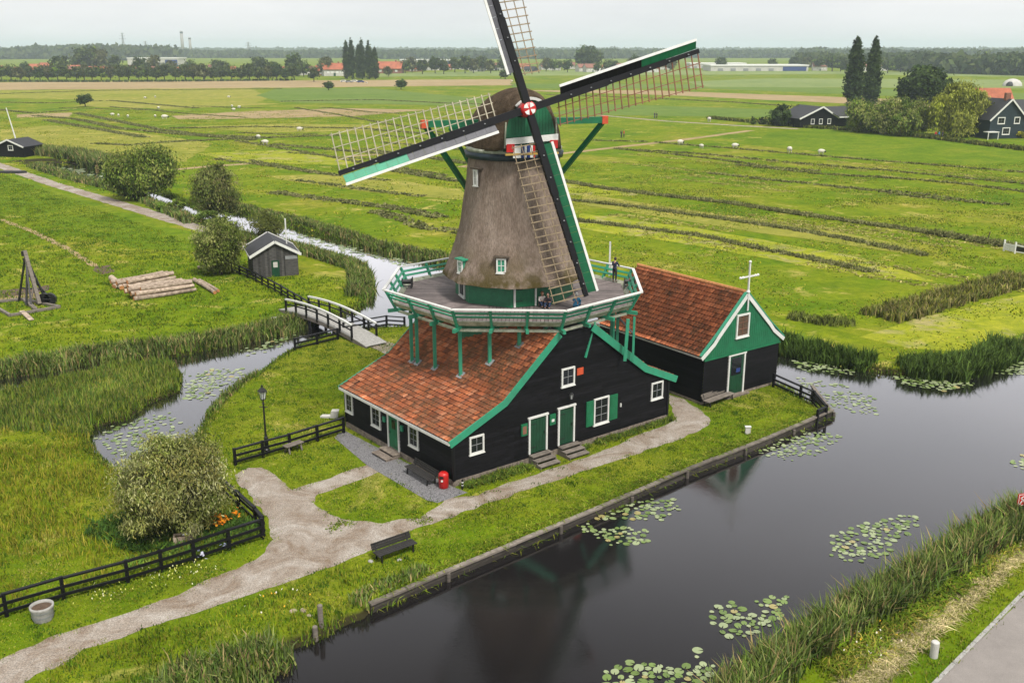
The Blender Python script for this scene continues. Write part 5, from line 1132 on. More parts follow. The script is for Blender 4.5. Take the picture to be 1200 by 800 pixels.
# distant black shed with pole
q = G3(4, 184); t = thing('small_black_shed', q, 'small black cabin with white roof edges at the far left', 'shed'); FD = Face(q, Vector((.98, -.15)), Vector((-.15, -.98)))
mb = MB(); mb.prism([FD(-1.5, 0, 0), FD(4.6, 0, 0), FD(4.6, 0, 2.0), FD(1.55, 0, 3.2), FD(-1.5, 0, 2.0)], tuple(FD.o*-6)); mb.build('wall', 'tar', t)
for a in (-1.8, 4.9): mb = MB(); mb.prism([FD(a, .4, 1.95), FD(1.55, .4, 3.35), FD(1.55, -6.4, 3.35), FD(a, -6.4, 1.95)], (0, 0, .08)); mb.build('roof', 'slate', t); mb = MB(); mb.beam(FD(a, .42, 1.95), FD(1.55, .42, 3.36), .08, .28); mb.build('edge_board', 'white', t)
window(FD, 1.3, 2.4, 1.3, 2.3, t, 2, 2, .12); mb = MB(); FD.box(mb, -1.45, -.9, .01, .06, .1, 1.9); mb.build('door', 'white', t)
mb = MB(); p = FD(1.2, -3, 2.8); mb.tube(p, p+Vector((-1.1, 0, 6.5)), .14, .09, 8); mb.build('pole', 'white', t)
# moored boat-like dark slab by the lane at far left
mb = MB(); q = G3(0, 203); mb.v = []; mb.prism([q+Vector((-3, -.5, 0)), q+Vector((3.5, -.5, 0)), q+Vector((4.5, .3, 0)), q+Vector((3.5, 1.0, 0)), q+Vector((-3, 1.0, 0))], (0, 0, .35)); t = thing('rowing_boat', q, 'dark upturned boat lying beside the lane at the far left', 'boat'); mb.build('hull', 'slate', t); mb = MB(); mb.beam(q+Vector((-3, .25, .38)), q+Vector((4.2, .28, .38)), .12, .08); mb.build('keel', 'grey_board', t)

# tripod crane
O = G3(38, 362); t = thing('tripod_hoist', O, 'old timber tripod hoist standing on a rectangular beam frame', 'hoist')
top = Vector((O.x-1.0, O.y+1.0, 4.3)); mb = MB()
def gp3(px, py, z=0): return G3(px, py, z)
L1, L2, L3 = gp3(22, 353), gp3(56, 356), gp3(37, 360); top = Vector(((L1.x+L2.x)/2-.1, (L1.y+L2.y)/2, 4.0))
for l_ in (L1, L2, L3): mb = MB(); mb.beam(l_, top+(top-l_).normalized()*.2, .13, .13); mb.build('leg', 'iron', t)
mb = MB(); mb.beam(L3+Vector((.5, .4, .2)), top+UPZ*.45, .28, .22); mb.build('mast', 'old_wood', t)
mb = MB(); mb.beam(L1.lerp(top, .3), L2.lerp(top, .3), .1, .1); mb.build('cross_beam', 'iron', t); mb = MB(); mb.beam(L3.lerp(top, .12), L2.lerp(top, .55), .1, .1); mb.build('cross_beam', 'old_wood', t); mb = MB(); mb.beam(L3+Vector((-.5, .2, .15)), top+Vector((.1, 0, -.4)), .14, .14); mb.build('mast', 'iron', t)
mb = MB(); mb.beam(L2+Vector((.6, 0, .1)), top+Vector((0, 0, -1.6)), .1, .1); mb.build('stay', 'iron', t)
mb = MB(); mb.box(top+Vector((-.1, 0, .2)), (.3, .3, .4)); mb.tube(top+Vector((0, -.2, -.3)), top+Vector((0, .2, -.3)), .18, .18, 10); mb.build('pulley', 'iron', t)
mb = MB(); fr_ = [gp3(-14, 356), gp3(26, 352), gp3(70, 361), gp3(12, 371)]
for a, b in zip(fr_, fr_[1:]+fr_[:1]): mb.beam(a+UPZ*.12, b+UPZ*.12, .22, .2)
mb.beam(gp3(28, 352)+UPZ*.14, gp3(42, 364)+UPZ*.14, .3, .18); mb.build('ground_frame', 'old_wood', t)
mb = MB(); mb.beam(gp3(26, 367)+UPZ*.18, gp3(37, 376)+UPZ*.1, .38, .08); mb.build('ramp_plank', 'log_bark', t)
mb = MB()
for d_ in (.0, .5): c_ = gp3(60, 357)+Vector((-d_, 0, .5)); mb.tube(c_+Vector((0, -.12, 0)), c_+Vector((0, .12, 0)), .5, .5, 14)
mb.tube(gp3(48, 357)+UPZ*.5, gp3(62, 357)+UPZ*.5, .14, .14, 8); mb.build('winding_drum', 'iron', t)
# logs
def log(a, b, r0, r1, label, group):
    n_ = 10; rings_ = 6; a = Vector(a); b = Vector(b); x = (b-a).normalized(); y = x.orthogonal().normalized(); z = x.cross(y); mb = MB(); P = []
    ph = random.uniform(0, 9); sag = random.uniform(-.06, .06)
    for i in range(rings_+1):
        f = i/rings_; c_ = a.lerp(b, f)+UPZ*sag*math.sin(math.pi*f); r = r0+(r1-r0)*f
        for k in range(n_): tt = 2*math.pi*k/n_; rr = r*(1+.14*mnoise.noise(Vector((math.cos(tt), math.sin(tt), f*3+ph)))); P.append(c_+y*math.cos(tt)*rr+z*math.sin(tt)*rr)
    mb.col = random.uniform(.75, 1.15); mb.add(P, [(i*n_+k, i*n_+(k+1) % n_, (i+1)*n_+(k+1) % n_, (i+1)*n_+k) for i in range(rings_) for k in range(n_)])
    t = thing('log', (a.x, a.y, 0), label, 'log', group); mb.build('bark', 'log_bark', t, True)
    for e_i, sg in ((0, -1), (rings_, 1)): mb = MB(); mb.add([P[e_i*n_+k]+x*.004*sg for k in range(n_)], [tuple(range(n_))]); mb.build('cut_end', 'log_end', t)
def pile(pa, pb, cols_, rows_, gap, label, group):
    a, b = G3(*pa), G3(*pb); d = (b-a).normalized(); nv = Vector((-d.y, d.x, 0))
    for r_ in range(rows_):
        for c_ in range(cols_-r_):
            o_ = nv*(c_+r_*.5)*gap+UPZ*(.2+r_*gap*.82); s0, s1 = random.uniform(-.6, .5), random.uniform(-.6, .4); log(a+o_+d*s0, b+o_+d*s1, random.uniform(.17, .24), random.uniform(.14, .19), label, group)
pile((162, 352), (228, 342), 6, 3, .40, 'peeled log in the nearer of the two log piles', 'logs of the nearer pile')
pile((147, 339), (204, 328), 5, 2, .42, 'peeled log in the farther of the two log piles', 'logs of the farther pile')
log(G3(163, 343)+UPZ*.25, G3(206, 334)+UPZ*.25, .2, .17, 'peeled log in the farther of the two log piles', 'logs of the farther pile')
log(G3(131, 328)+UPZ*.22, G3(143, 340)+UPZ*.22, .28, .2, 'short thick pale log lying alone left of the piles', None)
log(G3(228, 330)+UPZ*.18, G3(252, 345)+UPZ*.18, .2, .16, 'long reddish log lying right of the piles', None); log(G3(234, 331)+UPZ*.18, G3(256, 343)+UPZ*.18, .19, .15, 'pale log lying beside the reddish one right of the piles', None)
log(G3(232, 315)+UPZ*.15, G3(243, 315)+UPZ*.15, .17, .15, 'pale piece of timber lying left of the small tree', None)
mb = MB(); mb.beam(G3(318, 373), G3(332, 371), .2, .12); tag(mb.build('plank', 'concrete', None, loc=G3(318, 373)), 'pale plank lying on the grass left of the footbridge', 'plank')
# white rubbish heap by the barn corner
q = G3(391, 490); mb = MB(); mb.prism([q+Vector((-.22, 0, 0)), q+Vector((.22, 0, 0)), q+Vector((.2, .4, 0)), q+Vector((-.2, .4, 0))], (.08, 0, .42)); mb.prism([q+Vector((-.8, .1, 0)), q+Vector((-.2, 0, 0)), q+Vector((-.2, .4, 0)), q+Vector((-.7, .4, 0))], (0, 0, .1)); tag(mb.build('stone_block', 'plaster', None, loc=q), 'pale stone block lying behind the fence at the barn corner', 'stone')
# ------------------------------------------------------------ trees
ONES = ['', 'first', 'second', 'third', 'fourth', 'fifth', 'sixth', 'seventh', 'eighth', 'ninth', 'tenth', 'eleventh', 'twelfth', 'thirteenth', 'fourteenth', 'fifteenth', 'sixteenth', 'seventeenth', 'eighteenth', 'nineteenth', 'twentieth']
def nth(i): return ONES[i] if i <= 20 else ('twenty-' if i < 30 else 'thirty-')+ONES[i-20 if i < 30 else i-30] if i not in (30, 40) else 'thirtieth'
def relabel(objs, fmt):
    for i, o in enumerate(sorted(objs, key=lambda o: o.location.x/o.location.y)): o['label'] = fmt % nth(i+1)
def leaves(c, n_, r, size, asp, cols, hang=0.0, shell=.55, clumps=60, clr=.28, seed=1, var=.30):
    """leaf-sized faces in clumps through an ellipsoid; c (3), r (3)"""
    rg = np.random.default_rng(seed); c = np.array(c); r = np.array(r)
    d = rg.normal(0, 1, (clumps, 3)); d /= np.linalg.norm(d, axis=1)[:, None]; rad = rg.uniform(shell, 1, (clumps, 1))
    cc = d*rad*r; cc[:, 2] = np.where(cc[:, 2] < -.75*r[2], cc[:, 2]*.7, cc[:, 2])
    k = rg.integers(0, clumps, n_); sp = clr*r.min()*rg.uniform(.6, 1.3, clumps)[k][:, None]
    p = cc[k]+rg.normal(0, 1, (n_, 3))*sp*np.array([1, 1, .75])
    if hang: p[:, 2] -= hang*rg.uniform(0, 1, n_)**1.5*np.clip(np.hypot(p[:, 0]/r[0], p[:, 1]/r[1]), .2, 1)
    cb = rg.normal(1, var, clumps)[k]; ci = rg.integers(0, len(cols), clumps)[k]; mixr = rg.uniform(0, 1, n_) < .35; ci = np.where(mixr, rg.integers(0, len(cols), n_), ci)
    col = np.clip(np.array(cols)[ci]*(cb*rg.normal(1, .15, n_))[:, None], .004, 1)
    nrm = p/r; nrm /= np.linalg.norm(nrm, axis=1)[:, None]+1e-6; nrm = nrm*.7+rg.normal(0, .6, (n_, 3)); nrm[:, 2] += .3; nrm /= np.linalg.norm(nrm, axis=1)[:, None]
    a = rg.normal(0, 1, (n_, 3)); 
    if hang: a[:, 2] -= 2.5
    a -= nrm*(a*nrm).sum(1)[:, None]; a /= np.linalg.norm(a, axis=1)[:, None]; b = np.cross(nrm, a); s = size*rg.uniform(.6, 1.4, n_)[:, None]
    P = p+c; V = np.stack([P-a*s, P+b*s*asp, P+a*s, P-b*s*asp], 1)
    return V.reshape(-1, 3), np.repeat(col, 4, 0)
def make_tree(name, label, group, loc, blobs, cols, size, asp=.5, trunk=(.2, .09), th=1.5, limbs=6, hang=0, cat='tree', seed=1, tmat='bark'):
    t = thing(name, loc, label, cat, group); Vs, Cs = [], []
    for i, (c, r, n_, cl, *cr_) in enumerate(blobs): v, k = leaves(c, n_, r, size, asp, cols, hang, clumps=cl, seed=seed*31+i, clr=cr_[0] if cr_ else .24); Vs.append(v); Cs.append(k)
    V = np.concatenate(Vs); C = np.concatenate(Cs); V[:, 2] = np.maximum(V[:, 2], .05); ix = np.arange(len(V)).reshape(-1, 4)
    np_mesh('crown', V, [ix], 'leaf', t, vcol=C)
    mb = MB(); rg = random.Random(seed); top = Vector((rg.uniform(-.1, .1), rg.uniform(-.1, .1), th))
    mb.tube((0, 0, -.15), top, trunk[0], trunk[0]*.75, 8)
    cs = [(Vector(b[0]), b[1]) for b in blobs]
    for i in range(limbs):
        c_, r_ = cs[i % len(cs)]; e = c_+Vector((rg.uniform(-.6, .6)*r_[0], rg.uniform(-.6, .6)*r_[1], rg.uniform(-.2, .6)*r_[2])); m_ = top.lerp(e, .5)+Vector((0, 0, .15*(e-top).length))
        mb.tube(top-Vector((0, 0, .1)), m_, trunk[0]*.6, trunk[1], 6); mb.tube(m_, e, trunk[1], trunk[1]*.35, 6)
    mb.build('trunk', tmat, t, True, rel=False); return t
SILV = [(.24, .26, .07), (.31, .325, .12), (.17, .20, .045), (.40, .40, .19), (.26, .24, .07), (.10, .13, .028)]
WIL = [(.10, .165, .022), (.15, .21, .03), (.19, .25, .045), (.065, .105, .018), (.24, .27, .07)]
DARK = [(.035, .06, .018), (.05, .08, .022), (.065, .095, .025), (.03, .05, .015)]
q = G3(203, 624)
make_tree('willow_bush', 'big round silvery green willow bush inside the black fence', None, q, [((0, 0, 2.3), (2.15, 2.1, 1.9), 22000, 95, .20), ((-1.2, .1, 2.5), (1.3, 1.4, 1.3), 7000, 34, .24), ((.9, .3, 3.2), (1.3, 1.3, 1.3), 7000, 34, .24), ((-.1, 0, 3.9), (.9, .9, .8), 3000, 16, .26), ((1.6, 0, 2.2), (.9, 1.1, 1.0), 4000, 20, .26), ((0, -.2, 1.2), (2.2, 2.0, .9), 8000, 44, .24)], SILV, .085, .3, (.16, .06), .9, 16, .3, 'bush', 3)
q = G3(165, 234)
make_tree('willow_tree', 'large bushy willow beside the gravel lane and the creek', None, q, [((-1.4, 0, 4.2), (3.0, 3.0, 2.7), 9000, 70), ((2.0, 1, 4.4), (2.8, 2.7, 2.7), 9000, 70), ((.3, 0, 2.9), (3.9, 3.2, 2.3), 8000, 60)], WIL, .24, .35, (.35, .14), 1.8, 8, .8, seed=5)
q = G3(254, 250)
make_tree('willow_tree', 'loose brownish willow growing over the creek right of the bushy one', None, q, [((0, 0, 3.6), (2.9, 2.6, 2.4), 8000, 60), ((.3, 0, 2.2), (3.4, 2.6, 1.8), 6000, 45), ((.6, 0, 5.2), (1.5, 1.3, 1.2), 1800, 20)], [(.14, .18, .04), (.19, .21, .065), (.21, .20, .075), (.09, .12, .025)], .20, .3, (.22, .09), 1.2, 8, .4, seed=7)
q = G3(259, 321)
make_tree('small_tree', 'rounded olive green tree standing left of the grey shed', None, q, [((0, 0, 3.1), (2.2, 2.1, 1.9), 14000, 90), ((-.2, 0, 1.7), (2.0, 1.9, 1.3), 8000, 60)], [(.15, .20, .035), (.20, .235, .055), (.09, .13, .022), (.25, .265, .09)], .13, .4, (.2, .08), .9, 8, .1, seed=9)
q = G3(249, 263); make_tree('bush', 'low bright bush at the creek bank under the brownish willow', None, q, [((0, 0, .8), (2.0, 1.6, .9), 2500, 30)], [(.11, .17, .03), (.14, .19, .04)], .16, .4, (.08, .04), .3, 4, cat='bush', seed=11)
q = G3(310, 281); make_tree('bush', 'pointed yellow-green bush behind the grey shed', None, q, [((0, 0, 1.6), (1.5, 1.4, 1.5), 4000, 40), ((.8, .3, 1.2), (1.2, 1.2, 1.2), 1500, 20)], [(.11, .13, .03), (.14, .15, .04), (.08, .10, .02)], .14, .3, (.08, .04), .4, 5, cat='bush', seed=12)
q = G3(200, 248); make_tree('bush', 'low round bush on the creek bank right of the bushy willow', None, q, [((0, 0, .7), (2.2, 1.4, .8), 1800, 20)], WIL, .18, .4, (.08, .04), .3, 3, cat='bush', seed=13)
# right-hand farm trees
def poplar(loc, h, rad, label, seed, group=None, n_=7000):
    return make_tree('poplar_tree', label, group, loc, [((0, 0, h*f), (rad*w_, rad*w_, h*.17), int(n_*w_/3), 40) for f, w_ in ((.16, .85), (.27, 1.0), (.38, 1.0), (.49, .95), (.60, .85), (.71, .78), (.81, .66), (.89, .50), (.95, .30))], [(.03, .052, .018), (.042, .068, .022), (.055, .082, .026)], .42*rad/2.4, .5, (.35, .12), h*.15, 5, 0, seed=seed)
poplar(G3(998, 128), 22, 2.9, 'dark poplar, the left one of the pair by the black barn', 21); poplar(G3(1019, 126), 22.3, 2.6, 'dark poplar, the right one of the pair by the black barn', 22)
q = G3(1080, 136); make_tree('round_tree', 'big dark round tree rising behind the willows', None, q, [((0, 0, 9.3), (6.4, 6, 4.9), 9000, 90), ((-3.2, 0, 7.2), (3.8, 4, 3.8), 3000, 35), ((3.8, 0, 7.6), (4.2, 4, 3.8), 3000, 35)], DARK, .6, .6, (.6, .25), 5, 9, seed=23)
q = G3(1120, 160); make_tree('weeping_willow', 'yellow-green weeping willow in front of the farmhouse', None, q, [((0, 0, 9.2), (5.4, 4.5, 3.4), 17000, 80), ((-4.4, 0, 7.2), (2.8, 3, 3.4), 8000, 36), ((4.6, 0, 7), (2.8, 3, 3.6), 8000, 36), ((0, -1.5, 5.5), (5.4, 3.5, 3), 9000, 50)], [(.24, .27, .03), (.29, .32, .045), (.17, .20, .022), (.34, .36, .08)], .42, .28, (.5, .2), 4.5, 9, 4.5, seed=24)
for i, (px, py, rw, hh, lb) in enumerate([(1006, 155, 3.2, 8.5, 'green shrub willow touching the black barn roof'), (1030, 157, 3.8, 8.0, 'pale bushy willow left of the tallest of the row'), (1048, 157, 4.0, 9.5, 'tallest silvery bush in the row beside the black barn'), (1072, 158, 4.2, 8.2, 'silvery bush next to the weeping willow'), (1060, 160, 3.2, 6, 'lower front bush in the silvery row')]):
    make_tree('willow_bush', lb, None, G3(px, py), [((0, 0, hh*.58), (rw, rw*.9, hh*.42), 5000, 50), ((0, 0, hh*.3), (rw*.9, rw*.8, hh*.28), 2500, 30)], SILV[:3]+WIL[:4], .33, .35, (.25, .1), hh*.2, 6, .5, 'tree', 30+i)
make_tree('round_tree', 'small dark bushy tree standing alone left of the black barn', None, G3(914, 148), [((0, 0, 2.9), (2.6, 2.5, 2.6), 3000, 30)], DARK, .35, .5, (.2, .08), 1, 4, seed=41)
make_tree('round_tree', 'small dark tree beside the left end of the black barn', None, G3(938, 146), [((0, 0, 2.6), (2.6, 2.5, 2.3), 3000, 30)], DARK, .35, .5, (.2, .08), 1, 4, seed=42)
make_tree('round_tree', 'small green tree in front of the farmhouse wall', None, G3(1175, 160), [((0, 0, 3.4), (2.8, 2.4, 2.8), 3000, 30)], WIL, .35, .5, (.2, .08), 1.2, 4, seed=43)
make_tree('bush', 'low dark bush in the pasture left of the lone dark tree', None, G3(893, 146), [((0, 0, .9), (4.5, 1.5, 1.0), 1500, 24)], DARK+WIL, .3, .5, (.1, .05), .4, 3, cat='bush', seed=44)
# far poplars
for i, (px, py, h) in enumerate([(407, 93, 29), (413, 93, 30), (421, 92, 26), (425, 93, 30), (433, 93, 28.5), (440, 93, 24)]):
    poplar(G3(px, py), h*.84, 2.6, ['leftmost tall poplar of the far group of six', 'second tall poplar from the left in the far group', 'shorter third poplar of the far group', 'fourth and tallest poplar of the far group', 'fifth poplar of the far group', 'rightmost and shortest poplar of the far group'][i], 50+i, 'far poplars', 2500)
# tree protos for the distance
FARC = [(.05, .075, .025), (.065, .09, .03), (.08, .10, .035), (.045, .065, .028)]
protos = []
for i in range(5):
    t = make_tree('field_tree', 'x', 'trees along the far edge of the fields', (0, -500-i*20, 0), [((0, 0, 5.6), (3.7, 3.5, 3.4), 700, 26), ((random.uniform(-1, 1), 0, 4.0), (3.2, 3.2, 2.0), 250, 12)], [FARC, FARC[1:]+WIL[:2], [(.09, .095, .035), (.11, .115, .05)], FARC, DARK][i], .62, .6, (.3, .12), 2.6, 3, seed=60+i); protos.append(t)
used = set()
def far_tree(px, py, sc_, label, group, i=None, sx_=1):
    k = random.randrange(5) if i is None else i; p = protos[k]; loc = G3(px, py)
    if k not in used: used.add(k); p.location = loc; p.scale = (sc_*sx_, sc_*sx_, sc_); p['label'] = label; p['group'] = group; p.rotation_euler.z = random.uniform(0, 6); return p
    t = dup(p, loc, random.uniform(0, 6), (sc_*sx_, sc_*sx_, sc_), label, group); return t
px = -8
while px < 345:
    far_tree(px, 94.5+random.uniform(-.5, .5), random.uniform(.95, 1.25), 'small tree in the even row along the far left field edge', 'row of trees on the far left'); px += random.uniform(9, 12.5)
for px, py, s in [(71, 90, 1.7), (100, 84, 2.4), (110, 84, 2.5), (119, 84, 2.1), (93, 84, 1.6), (165, 88, 1.5), (182, 86, 1.6), (135, 85, 1.6), (255, 87, 1.3), (30, 88, 1.1), (262, 88, 1.2), (345, 88, 1.8), (356, 90, 1.3), (382, 89, 1.5), (304, 89, 1.6), (345, 94, 1.2), (368, 96, 1.0), (200, 88, 1.2), (225, 86, 1.2), (320, 92, 1.3)]:
    far_tree(px, py, s, 'dark tree among the red roofs of the far left village', 'trees in the far left village')
for px, py, s in [(689, 82, 2.6), (684, 82, 2.2), (696, 82, 2.1), (665, 85, 1.2), (740, 84, 1.3), (745, 84, 1.6), (770, 80, 1.3), (455, 90, .8), (475, 86, 1.2), (483, 85, 1.4), (495, 87, 1.3), (510, 86, 1.5), (520, 87, 1.3), (533, 85, 1.4), (545, 86, 1.6), (555, 86, 1.3), (565, 84, 1.5), (575, 86, 1.2), (590, 84, 1.5), (640, 84, 1.3), (648, 84, 1.2), (655, 83, 1.0), (700, 86, 1.0), (720, 84, 1.1), (712, 84, 1.2)]:
    far_tree(px, py, s*1.0, 'dark tree in front of the village in the middle distance', 'trees by the middle village')
for px, py, s in [(785, 84, 1.5), (845, 83, 1.4), (960, 83, 1.5), (975, 84, 1.8), (985, 84, 1.5), (1040, 86, 1.4), (1055, 85, 1.6), (1068, 85, 1.4), (1090, 84, 1.8), (1118, 85, 1.6), (945, 82, 1.3), (930, 82, 1.4), (905, 82, 1.2), (1150, 86, 2.0), (990, 86, 1.3)]:
    far_tree(px, py, s, 'tree near the long white warehouses on the right horizon', 'trees near the white warehouses')
for px, py, s in [(470, 105, .35), (385, 106, .3), (592, 93, .45), (100, 125, .3)]: far_tree(px, py, s*1.6, 'small bush standing alone in the far pasture', 'bushes in the far pasture', 4, 1.5)
byg = {}
for o in list(COL.objects):
    if o.type == 'EMPTY' and o.get('category') == 'tree' and o.get('group'): byg.setdefault(o['group'], []).append(o)
relabel(byg['row of trees on the far left'], '%s tree from the left in the even row along the far left field edge')
relabel(byg['trees in the far left village'], '%s dark tree from the left among the red roofs of the far left village')
relabel(byg['trees by the middle village'], '%s dark tree from the left in front of the middle village')
relabel(byg['trees near the white warehouses'], '%s tree from the left near the white warehouses on the right horizon')
relabel([o for o in COL.objects if o.get('group') == 'bushes in the far pasture'], '%s bush from the left standing alone in the far pasture')
# distant woods: continuous masses
def wood(px, hgt, depth, n_, size, label, cols=FARC):
    P = GL(px, 0); q = rand_in(band(P, depth), max(.00001, n_/ (sum((Vector(b)-Vector(a)).length for a, b in zip(P[:-1], P[1:]))*depth))); m_ = len(q)
    crown = np.repeat(q, 14, 0)+RNG.normal(0, size*1.6, (m_*14, 2)); hh = hgt*(.8+.35*np.repeat(pn(q/40, .8, 2)+RNG.normal(0, .25, m_), 14)); z = hh*RNG.uniform(.12, 1, len(hh))
    N_ = len(z); c = np.stack([crown[:, 0], crown[:, 1], z], 1); a = RNG.normal(0, 1, (N_, 3)); a /= np.linalg.norm(a, axis=1)[:, None]; b = np.cross(a, RNG.normal(0, 1, (N_, 3))); b /= np.linalg.norm(b, axis=1)[:, None]; s = size*RNG.uniform(.6, 1.3, N_)[:, None]
    V = np.stack([c-a*s, c+b*s*.8, c+a*s, c-b*s*.8], 1).reshape(-1, 3); V[:, 2] = np.maximum(V[:, 2], 0)
    tag(np_mesh('woodland', V, [np.arange(len(V)).reshape(-1, 4)], 'leaf', vcol=np.repeat(pick(cols, N_, .2), 4, 0)), label, 'woodland', kind='stuff')
wood([(940, 79), (1040, 79), (1130, 86), (1180, 87), (1300, 88)], 15.5, 60, 1500, 3.2, 'wood along the right horizon')
wood([(1135, 86), (1200, 88), (1290, 90)], 14.5, 40, 700, 2.6, 'nearer wood at the right edge of the horizon', DARK+FARC)
wood([(-60, 70), (80, 69), (170, 71)], 24, 120, 900, 6.5, 'wooded rise on the left horizon', FARC)
wood([(150, 68), (300, 68), (480, 68)], 16, 160, 1300, 5, 'far wood behind the left villages')
wood([(450, 69), (650, 69), (800, 68), (950, 68)], 17, 160, 1500, 5, 'far wood behind the middle villages')
wood([(-100, 63), (300, 63), (700, 63), (1300, 63.5)], 20, 300, 3200, 9, 'farthest wood along the whole horizon')
wood([(940, 70), (1130, 70), (1350, 71)], 18, 120, 1200, 5, 'far wood behind the warehouses')
reeds([(-40, 96.5), (100, 97), (200, 96.5), (345, 95)], 5, 1.6, .5, 5, .6, [(.06, .09, .03), (.08, .11, .04)], label='hedge growth below the far row of trees')
# ------------------------------------------------------------ village houses
def house_proto(wm_, dm, wallh, roofh, wallmat, roofmat, i):
    t = thing('village_house', (0, -700-30*i, 0), 'x', 'house', 'x'); mb = MB(); hx, hy = wm_/2, dm/2
    mb.prism([(-hx, -hy, 0), (-hx, hy, 0), (-hx, hy, wallh), (-hx, 0, wallh+roofh), (-hx, -hy, wallh)], (wm_, 0, 0)); mb.build('wall', wallmat, t, rel=False)
    mb = MB()
    for s in (-1, 1): mb.prism([(-hx-.4, s*(hy+.5), wallh-.3), (-hx-.4, 0, wallh+roofh+.05), (hx+.4, 0, wallh+roofh+.05), (hx+.4, s*(hy+.5), wallh-.3)], (0, 0, .25))
    r_ = mb.build('roof', roofmat, t, rel=False); mb = MB(); mb.box((hx*.5, 0, wallh+roofh+.4), (.8, .8, 1.6)); mb.build('chimney', 'brick', r_, rel=False)
    for s in (-.6, -.2, .25, .65): mb = MB(); mb.box((s*hx, -hy-.03, wallh*.55), (1.3, .1, 1.3)); mb.build('window', 'white', t, rel=False)
    mb = MB(); mb.box((0, -hy-.04, 1.0), (1.1, .12, 2.0)); mb.build('door', 'door_green', t, rel=False); return t
weathered('far_tiles', (.48, .14, .065), .8, .4, .3, .1); weathered('far_tiles_dull', (.28, .12, .085), .8, .3, .3, .1)
HP = [house_proto(13, 9, 3.2, 4.2, 'brick', 'far_tiles', 0), house_proto(11, 9, 4.5, 3.8, 'plaster', 'far_tiles', 1), house_proto(12, 9, 5.0, 4, 'plaster', 'far_tiles_dull', 2), house_proto(14, 10, 3.0, 4.4, 'slate', 'slate', 3)]
hu = set()
def house(px, py, k, rz, s, label, group):
    loc = G3(px, py)
    if k not in hu: hu.add(k); p = HP[k]; p.location = loc; p.rotation_euler.z = rz; p.scale = (s, s, s*.75); p['label'] = label; p['group'] = group; return p
    return dup(HP[k], loc, rz, (s, s, s*.75), label, group)
x = -20
while x < 400:
    house(x, random.uniform(84, 89), random.choice([0, 0, 1, 2, 1, 2]), random.uniform(-.9, .9), random.uniform(.75, 1.05), 'red-roofed house half hidden behind the far left row of trees', 'houses of the far left village'); x += random.uniform(9, 19)
for px, py, s in ((43, 84, 1.2), (58, 83, 1.3), (88, 85, 1.1), (107, 86, 1.0)): house(px, py, 0, random.uniform(-.3, .3), s, 'red-roofed house half hidden behind the far left row of trees', 'houses of the far left village')
house(457, 86, 0, -.1, 1.7, 'long low house with a bright orange roof right of the far poplars', None); house(391, 89, 1, .3, 1.5, 'orange-roofed house left of the far poplars', None); house(382, 88, 0, -.3, 1.3, 'orange-roofed house beside the car park left of the far poplars', None)
x = 470
while x < 780:
    house(x, random.uniform(81, 85), random.choice([0, 2, 2, 1, 3, 2]), random.uniform(-.6, .6), random.uniform(.8, 1.1), 'small house in the village in the middle distance', 'houses of the middle village'); x += random.uniform(9, 17)
for x_ in (1006, 1052, 1100, 1128, 1140, 960, 1030): house(x_, random.uniform(82, 84), 2 if x_ != 1140 else 1, random.uniform(-.5, .5), 1.1, 'pale building between the trees on the right horizon', 'pale buildings on the right horizon')
relabel([o for o in COL.objects if o.get('group') == 'houses of the far left village'], '%s red-roofed house from the left behind the far left row of trees')
relabel([o for o in COL.objects if o.get('group') == 'houses of the middle village'], '%s small house from the left in the village in the middle distance')
relabel([o for o in COL.objects if o.get('group') == 'pale buildings on the right horizon'], '%s pale building from the left between trees on the right horizon')
# warehouses
def whouse(px, py, wd, dp, h, label, wallm='plaster', band_='blue', rz=0):
    q = G3(px, py); t = thing('warehouse', q, label, 'warehouse'); mb = MB(); mb.box(q+Vector((0, 0, h/2)), (wd, dp, h)); mb.build('wall', wallm, t); mb = MB(); mb.box(q+Vector((0, 0, h+.6)), (wd+1, dp+1, 1.2)); mb.build('roof', 'white', t)
    mb = MB(); mb.box(q+Vector((wd*.36, -dp/2-.2, h*.45)), (wd*.24, .5, h*.8)); mb.build('loading_wall', band_, t)
    for i in range(5): mb = MB(); mb.box(q+Vector((-wd*.4+i*wd*.13, -dp/2-.15, h*.3)), (wd*.05, .4, h*.5)); mb.build('loading_door', 'grey_metal', t)
whouse(884, 83, 92, 40, 4.6, 'longest white warehouse with a blue end on the right horizon'); whouse(838, 80, 60, 30, 4.5, 'smaller white warehouse left of the longest one'); whouse(1120, 82, 45, 25, 8, 'white hall half hidden behind the dark round tree'); whouse(185, 78, 60, 30, 9, 'white hall above the red roofs of the far left village')
whouse(500, 78, 60, 30, 7, 'low cream hall behind the middle village')
